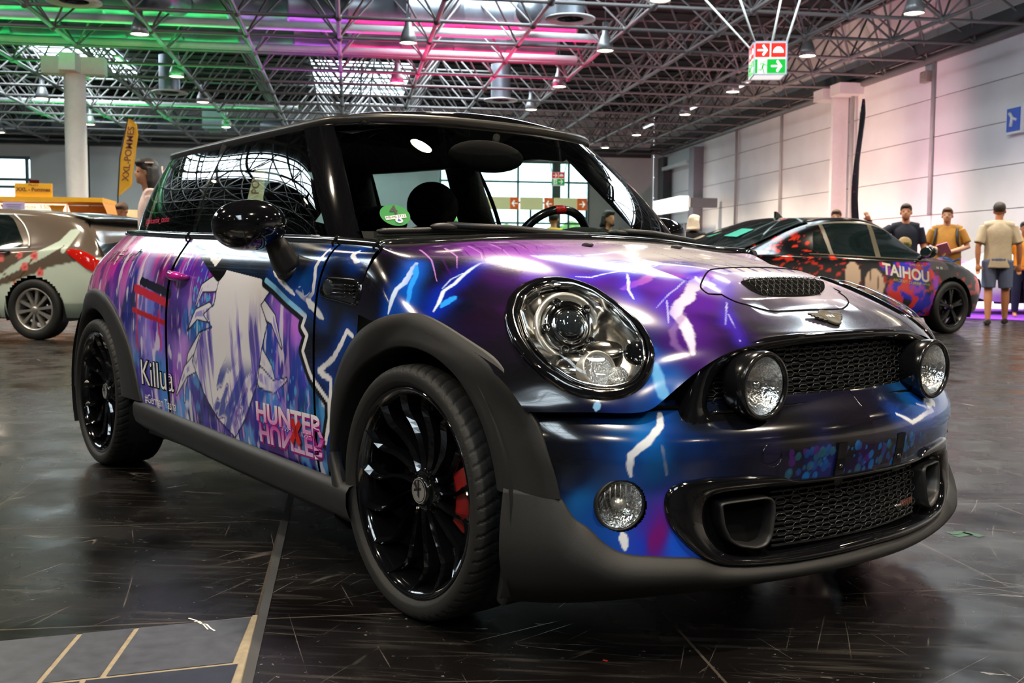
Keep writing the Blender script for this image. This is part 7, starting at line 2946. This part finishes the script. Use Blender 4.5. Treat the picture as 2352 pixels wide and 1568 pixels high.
# white car at the right edge
ec = thing('car', 'white car cut off by the right edge of the picture', 'car', (13.9, 19.6, 0), R(0))
S3 = [(x, w, zs, wr, zr, zt, z0) for x, w, zs, wr, zr, zt, z0 in S]
EC = BgCar(thing('bodywork', None, None), S3, lambda V, sg: np.tile(LIN((222, 224, 220)), (len(V), 1)), M_PRINT2, .365, (0.0, 2.72), .335)
for ch in list(EC.root.children):
    ch.parent = ec
    ch.scale.x = -1
    ch.location.x = .55
bpy.data.objects.remove(EC.root)
for sd in (1, -1):
    bg_wheel(ec, .55, sd * .79, .335, .232, 5, 'pair', M_SATIN, sd)
ec.location = (14.15, 18.9, 0)
ec.rotation_euler.z = R(10)
# ================================================================== people
SKIN = mat('skin', srgb(205, 150, 118), .55, noise=.04)
SKIN2 = mat('tanned_skin', srgb(186, 122, 84), .55, noise=.04)


def cloth_mat(name, c, rough=.85):
    return mat(name, srgb(*c), rough, noise=.08, scale=18, bump=.25, bscale=35)


def remesh(o, vox, sm=4):
    r = o.modifiers.new('remesh', 'REMESH')
    r.mode = 'VOXEL'
    r.voxel_size = vox
    r.use_smooth_shade = True
    s = o.modifiers.new('smooth', 'SMOOTH')
    s.factor = .5
    s.iterations = sm
    return o


def hand(m, wrist, elbow, side, s, curl=.5):
    """palm with four unequal bent fingers and a thumb"""
    w, e = Vector(wrist), Vector(elbow)
    d = (w - e).normalized()
    up = Vector((0, 0, 1)) if abs(d.z) < .8 else Vector((0, 1, 0))
    x = d.cross(up).normalized()
    n = x.cross(d).normalized()
    m.tube([w, w + d * .045 * s, w + d * .09 * s], [.026 * s, .036 * s, .034 * s], 10)
    for k, (o, L) in enumerate(((-.027, .070), (-.009, .080), (.010, .076), (.027, .060))):
        b = w + d * .085 * s + x * o * s
        c = b + (d * math.cos(curl * .6) + n * -math.sin(curl * .6)) * L * .55 * s
        f = c + (d * math.cos(curl * 1.5) + n * -math.sin(curl * 1.5)) * L * .5 * s
        m.tube([b, c, f], [.0105 * s, .0095 * s, .008 * s], 7)
    t0 = w + d * .03 * s + x * (-.03 * side) * s
    t1 = t0 + (d * .7 + x * (-.7 * side)) * .045 * s
    t2 = t1 + (d * .9 + n * -.3) * .03 * s
    m.tube([t0, t1, t2], [.014 * s, .012 * s, .010 * s], 7)


def loft(m, rings, s, b=1.0, n=26):
    """closed trunk through oval rings (z, rx, ry, y)"""
    Q = smooth_curve(np.array(rings), len(rings) * 4)
    G = [[((0 + rx * b * math.cos(a)) * s, (y + ry * b * math.sin(a)) * s, z * s) for a in np.linspace(0, 2 * math.pi, n, endpoint=False)] for z, rx, ry, y in Q]
    m.grid(np.array(G), wrap=True)
    k = len(m.v)
    m.add(G[0], [tuple(range(n))[::-1]])
    m.add(G[-1], [tuple(range(n))])


def person(label, loc, heading, H=1.75, top=None, bottom=None, hair=None, skin=None, arms=None, legs=None, vox=.011, build=1.0, head_turn=0.0, head_tilt=0.0,
           shorts=False, hair_len=0.0, shoes=None, belly=0.0, face=True, sleeve=.55, group=None, long_sleeve=False, shirt_len=.0, hairless=False):
    """local axes: x to the person's right, y forward, z up"""
    s = H / 1.75
    t = thing('person', label, 'person', loc, heading - math.pi / 2, group)
    skin = skin or SKIN
    b = build
    arms = arms or {}
    legs = legs or {}
    A = {}
    for sd, k in ((1, 'r'), (-1, 'l')):
        A[k] = arms.get(k) or [(.190 * sd, 0, 1.40), (.245 * sd, -.02, 1.10), (.262 * sd, .04, .85)]
    Lg = {}
    for sd, k in ((1, 'r'), (-1, 'l')):
        Lg[k] = legs.get(k) or [(.095 * sd, 0, .92), (.105 * sd, .015, .49), (.11 * sd, -.02, .085)]
    V = lambda p: Vector(p) * s
    m = MB()
    # trunk
    loft(m, [(.84, .14, .10, 0), (.95, .165, .115, 0), (1.10, .148 + belly * .3, .105 + belly, belly * .5), (1.25, .160, .110 + belly * .4, belly * .2), (1.36, .165, .095, -.005), (1.44, .10, .07, -.01)], s, b)
    m.tube([V((-.17 * b, -.01, 1.415)), V((0, -.01, 1.43)), V((.17 * b, -.01, 1.415))], [.058 * s, .07 * s, .058 * s], 12)
    HT_ = Matrix.Rotation(head_turn, 3, 'Z') @ Matrix.Rotation(head_tilt, 3, 'X')
    nk = Vector((0, .01, 1.49))
    m.tube([V((0, -.012, 1.42)), V(nk), V(nk + HT_ @ Vector((0, .01, .07)))], [.066 * s, .055 * s, .052 * s], 14)
    hc = nk + HT_ @ Vector((0, .022, .145))
    for c, r in (((0, -.012, .02), (.076, .095, .092)), ((0, .02, -.045), (.060, .070, .075)), ((0, .05, -.085), (.038, .034, .030)), ((0, .083, -.022), (.013, .020, .020)), ((0, .078, -.008), (.009, .014, .026)),
                 ((.079, -.008, -.02), (.010, .020, .032)), ((-.079, -.008, -.02), (.010, .020, .032)), ((0, .068, -.062), (.024, .014, .009))):
        m.ellipsoid(V(hc + HT_ @ Vector(c)), tuple(q * s for q in r), M=HT_, n=18, m=12)
    for k, sd in (('r', 1), ('l', -1)):
        sh, el, wr = A[k]
        m.tube([V(sh), V(Vector(sh) * .5 + Vector(el) * .5), V(el), V(Vector(el) * .6 + Vector(wr) * .4), V(wr)], [.060 * s * b, .050 * s * b, .040 * s, .041 * s, .027 * s], 12)
        hand(m, V(wr), V(el), sd, s, .7)
        hp, kn, an = Lg[k]
        m.tube([V(hp), V(Vector(hp) * .5 + Vector(kn) * .5), V(kn), V(Vector(kn) * .65 + Vector(an) * .35), V(an)], [.088 * s * b, .078 * s * b, .056 * s, .058 * s, .038 * s], 14)
        a = Vector(an)
        m.tube([V(a + Vector((0, -.04, -.03))), V(a + Vector((0, .06, -.045))), V(a + Vector((.01 * sd, .15, -.058)))], [.036 * s, .036 * s, .024 * s], 10)
    remesh(m.build('body', skin, t), vox)
    if face:
        for sd in (-1, 1):
            m = MB()
            m.ellipsoid(V(hc + HT_ @ Vector((.030 * sd, .072, -.005))), (.011 * s, .006 * s, .006 * s), M=HT_, n=12, m=8)
            m.build('eye', M_BLACK, t)
    if hair is not None and not hairless:
        m = MB()
        m.ellipsoid(V(hc + HT_ @ Vector((0, -.022, .035))), (.084 * s, .100 * s, .088 * s), M=HT_, n=24, m=14)
        m.ellipsoid(V(hc + HT_ @ Vector((0, .02, .075))), (.070 * s, .075 * s, .040 * s), M=HT_, n=20, m=10)
        if hair_len > 0:
            for k in range(9):
                a = R(200 + 140 * k / 8)
                p0 = hc + HT_ @ Vector((.078 * math.cos(a), .085 * math.sin(a) * 1.0, .03))
                p1 = hc + HT_ @ Vector((.095 * math.cos(a), .095 * math.sin(a), -.10))
                p2 = Vector((.10 * math.cos(a), -.02 + .10 * math.sin(a), hc.z - .1 - hair_len))
                m.tube([V(p0), V(p1), V(p2)], [.034 * s, .042 * s, .022 * s], 8)
        remesh(m.build('hair', hair, t), max(vox, .010), 2)
    if top is not None:
        m = MB()
        loft(m, [(.86 - shirt_len, .182 + belly * .3, .130 + belly * .6, belly * .4), (1.00, .176 + belly * .3, .128 + belly, belly * .5), (1.14, .172 + belly * .3, .122 + belly, belly * .5), (1.27, .180, .124 + belly * .4, belly * .2), (1.37, .178, .108, -.005), (1.455, .085, .075, -.012)], s, b)
        m.tube([V((-.185 * b, -.01, 1.41)), V((0, -.012, 1.437)), V((.185 * b, -.01, 1.41))], [.062 * s, .072 * s, .062 * s], 12)
        for k, sd in (('r', 1), ('l', -1)):
            sh, el, wr = (Vector(q) for q in A[k])
            if long_sleeve:
                m.tube([V(sh), V(el), V(el * .15 + wr * .85)], [.066 * s * b, .054 * s, .040 * s], 12)
            else:
                e = sh * (1 - sleeve) + el * sleeve
                e2 = sh * (1 - sleeve - .22) + el * (sleeve + .22)
                m.tube([V(sh), V(e), V(e2)], [.066 * s * b, .068 * s * b, .068 * s * b], 12)
        remesh(m.build('shirt', top, t), vox)
    if bottom is not None:
        m = MB()
        m.ellipsoid(V((0, 0, .93)), (.178 * s * b, .132 * s * b, .13 * s), n=22, m=12)
        for k in 'rl':
            hp, kn, an = (Vector(q) for q in Lg[k])
            if shorts:
                e = kn * .92 + hp * .08
                m.tube([V(hp), V(hp * .5 + kn * .5), V(e)], [.105 * s * b, .098 * s * b, .090 * s * b], 14)
            else:
                m.tube([V(hp), V(kn), V(an + Vector((0, 0, .02)))], [.105 * s * b, .080 * s * b, .062 * s * b], 14)
        remesh(m.build('shorts' if shorts else 'trousers', bottom, t), vox)
    if shoes is not None:
        for k, sd in (('r', 1), ('l', -1)):
            a = Vector(Lg[k][2])
            m = MB()
            m.tube([V(a + Vector((0, -.055, -.038))), V(a + Vector((0, .05, -.045))), V(a + Vector((.01 * sd, .165, -.055)))], [.046 * s, .047 * s, .032 * s], 10)
            remesh(m.build('shoe', shoes, t), vox)
    return t, A, hc, s


HAIR_B = mat('dark_brown_hair', srgb(52, 36, 26), .55, noise=.25, scale=60, bump=.5, bscale=160)
HAIR_K = mat('black_hair', srgb(28, 20, 20), .45, noise=.25, scale=60, bump=.5, bscale=160)
HAIR_W = mat('pale_blond_hair', srgb(232, 216, 196), .55, noise=.15, scale=60, bump=.5, bscale=160)
HAIR_S = mat('short_brown_hair', srgb(92, 62, 40), .6, noise=.25, scale=60, bump=.5, bscale=160)
BEIGE = cloth_mat('beige_cotton', (196, 178, 150))
DENIM = cloth_mat('washed_denim', (96, 106, 134))
NAVY = cloth_mat('navy_cotton', (20, 26, 44))
OCHRE = cloth_mat('ochre_cotton', (164, 112, 36))
JEANS = cloth_mat('dark_denim', (18, 24, 44))
BLK = cloth_mat('black_cotton', (18, 17, 20))
PINKW = cloth_mat('pale_pink_cloth', (226, 200, 196))
DARKSHOE = mat('dark_shoe', srgb(46, 36, 26), .6, noise=.1)
SHOE = mat('grey_brown_shoe', srgb(120, 100, 78), .6, noise=.15)

# man in beige seen from behind, walking away along the violet carpet
man_, _, _, _ = person('man seen from behind in a loose beige T-shirt and denim shorts, walking away', (9.73, 14.82, 0), R(64), 1.86, BEIGE, DENIM, HAIR_B, SKIN2,
                       arms={'r': [(.190, 0, 1.40), (.275, -.03, 1.12), (.285, .02, .87)], 'l': [(-.190, 0, 1.40), (-.27, -.05, 1.12), (-.265, -.06, .87)]},
                       legs={'r': [(.10, 0, .92), (.125, .06, .50), (.135, .10, .095)], 'l': [(-.10, 0, .92), (-.105, .02, .50), (-.11, -.08, .085)]},
                       shorts=True, shoes=DARKSHOE, build=1.06, head_turn=R(-18), shirt_len=.05, sleeve=.62)
# visitor in ochre
t, A, hc, s = person('visitor in an ochre T-shirt and dark jeans holding a pink booklet', (9.62, 16.05, 0), R(236), 1.84, OCHRE, JEANS, HAIR_S, SKIN,
                     arms={'r': [(.190, 0, 1.40), (.30, .03, 1.14), (.08, .26, 1.10)], 'l': [(-.190, 0, 1.40), (-.31, .02, 1.14), (-.06, .27, 1.06)]}, shoes=DARKSHOE, build=1.16, belly=.04, shirt_len=.06)
bag = thing('belt_bag', 'bright blue belt bag worn by the visitor in ochre', 'bag', t.location, t.rotation_euler.z)
m = MB()
m.ellipsoid((.02, .225, .96), (.14, .06, .085), n=24, m=12)
remesh(m.build('pouch', mat('blue_nylon', srgb(16, 84, 160), .5, noise=.06), bag), .012)
m = MB()
m.tube([(.14, .20, .99), (.225, .06, 1.04), (.22, -.08, 1.06), (0, -.19, 1.05), (-.22, -.06, 1.04), (-.20, .12, 1.0), (-.10, .21, .97)], .016, 8)
m.build('strap', MATS['blue_nylon'], bag)
m = MB()
m.box((.02, .286, .955), (.06, .004, .05))
m.build('logo_patch', M_WHITE, bag)
bp = thing('backpack', 'dark backpack on the shoulders of the visitor in ochre', 'bag', t.location, t.rotation_euler.z)
m = MB()
m.ellipsoid((0, -.27, 1.22), (.17, .11, .26), n=24, m=14)
remesh(m.build('pack', mat('dark_nylon', srgb(34, 34, 34), .6, noise=.1), bp), .014)
for sd in (-1, 1):
    m = MB()
    m.tube([(.14 * sd, -.18, 1.44), (.155 * sd, -.02, 1.545), (.16 * sd, .12, 1.44), (.175 * sd, .165, 1.28), (.20 * sd, .08, 1.15)], .022, 8)
    m.build('shoulder_strap', MATS['dark_nylon'], bp)
o = MB()
o.box((0, 0, 0), (.17, .02, .22), M=Matrix.Rotation(R(-35), 3, 'X') @ Matrix.Rotation(R(20), 3, 'Y'))
o = o.build('booklet', mat('pink_paper', srgb(214, 130, 160), .6, noise=.1), None, bevel=.002)
prop(o, 'pink booklet in the hands of the visitor in ochre', 'booklet')
_h = R(236) - math.pi / 2
_p = Matrix.Rotation(_h, 3, 'Z') @ Vector((.01, .41, 1.16))
o.location = Vector(t.location) + _p
o.rotation_euler.z = _h
# man in navy holding on to the banner pole
t, A, hc, s = person('man in a navy T-shirt with a palm print, one arm stretched to the dark banner', (8.45, 15.25, 0), R(250), 1.84, NAVY, JEANS, HAIR_B, SKIN,
                     arms={'r': [(.195, 0, 1.40), (.40, .05, 1.27), (.52, .12, 1.50)], 'l': [(-.190, 0, 1.40), (-.26, -.02, 1.11), (-.265, .03, .86)]}, shoes=DARKSHOE, build=1.02, head_turn=R(-10), vox=.012)
m = MB()
for dx, dz, r in ((.02, 1.24, .10), (.05, 1.15, .085)):
    m.ellipsoid((dx, .118, dz), (r, .035, r * 1.0), n=20, m=10)
m.build('shirt_print', mat('sand_print', srgb(190, 166, 120), .8, noise=.2), t)
m = MB()
for k in range(9):
    a = R(20 + 36 * k)
    m.tube([(.0, .155, 1.20), (.04 * math.cos(a), .158, 1.20 + .05 * math.sin(a)), (.085 * math.cos(a), .150, 1.19 + .07 * math.sin(a))], [.008, .011, .003], 6)
m.build('palm_print', mat('leaf_print', srgb(96, 104, 40), .8, noise=.2), t)
m = MB()
m.tube([Vector(A['r'][2]) * s + Vector((0.034 * math.cos(a), .034 * math.sin(a), 0)) for a in np.linspace(0, 2 * math.pi, 16, endpoint=False)], .011, 6, closed=True)
m.build('wrist_watch', M_BLACK, t)
# others
person('person in dark clothes whose head shows over the roof of the black fastback', (7.87, 16.4, 0), R(240), 1.80, BLK, JEANS, HAIR_S, SKIN, vox=.016)
person('person with pale blond bobbed hair standing left of the black fastback', (4.90, 14.75, 0), R(70), 1.60, BLK, BLK, HAIR_W, SKIN, vox=.014, hair_len=.02, head_turn=R(-40), long_sleeve=True)
t, A, hc, s = person('tall woman with long dark hair and pale pink top beside the near car', (-1.88, 10.55, 0), R(192), 1.84, PINKW, BLK, HAIR_K, SKIN, vox=.012, hair_len=.30, head_turn=R(8), build=.86, long_sleeve=True)
m = MB()
m.tube([Vector((.085 * math.cos(a), -.02 + .10 * math.sin(a), hc.z * s + .075)) for a in np.linspace(R(-10), R(190), 14)][::1], .010, 6)
m.tube([Vector((-.05, -.115, hc.z * s + .05)), Vector((-.075, -.115, hc.z * s - .10)), Vector((-.05, -.13, hc.z * s - .25))], .009, 6)
m.build('hair_ribbon', mat('pale_ribbon', srgb(214, 196, 190), .6, noise=.05), t)
person('man with short brown hair and a dark top looking down, left of the woman', (-3.16, 15.8, 0), R(250), 1.71, NAVY, JEANS, HAIR_S, SKIN2, vox=.014, head_tilt=R(-18))
person('person with dark hair seen through the door window of the near car', (-.52, 15.0, 0), R(320), 1.68, BLK, JEANS, HAIR_K, SKIN, vox=.016)
person('person in a yellow top seen through the windscreen above the steering wheel', (3.2, 16.6, 0), R(70), 1.70, cloth_mat('yellow_cotton', (214, 176, 20)), JEANS, HAIR_K, SKIN, vox=.016)
person('person with dark wavy hair seen at the right end of the near car windscreen', (3.42, 13.9, 0), R(300), 1.60, BLK, JEANS, HAIR_K, SKIN, vox=.014, hair_len=.02)
person('person in an orange vest and dark cap at the right edge of the picture', (11.55, 16.85, .013), R(245), 1.66, cloth_mat('orange_cotton', (236, 140, 16)), JEANS, HAIR_K, SKIN2, vox=.016)
person('visitor with dark hair just showing above the roof of the brown hatchback', (-5.75, 24.6, 0), R(90), 1.72, BLK, JEANS, HAIR_K, SKIN, vox=.02)
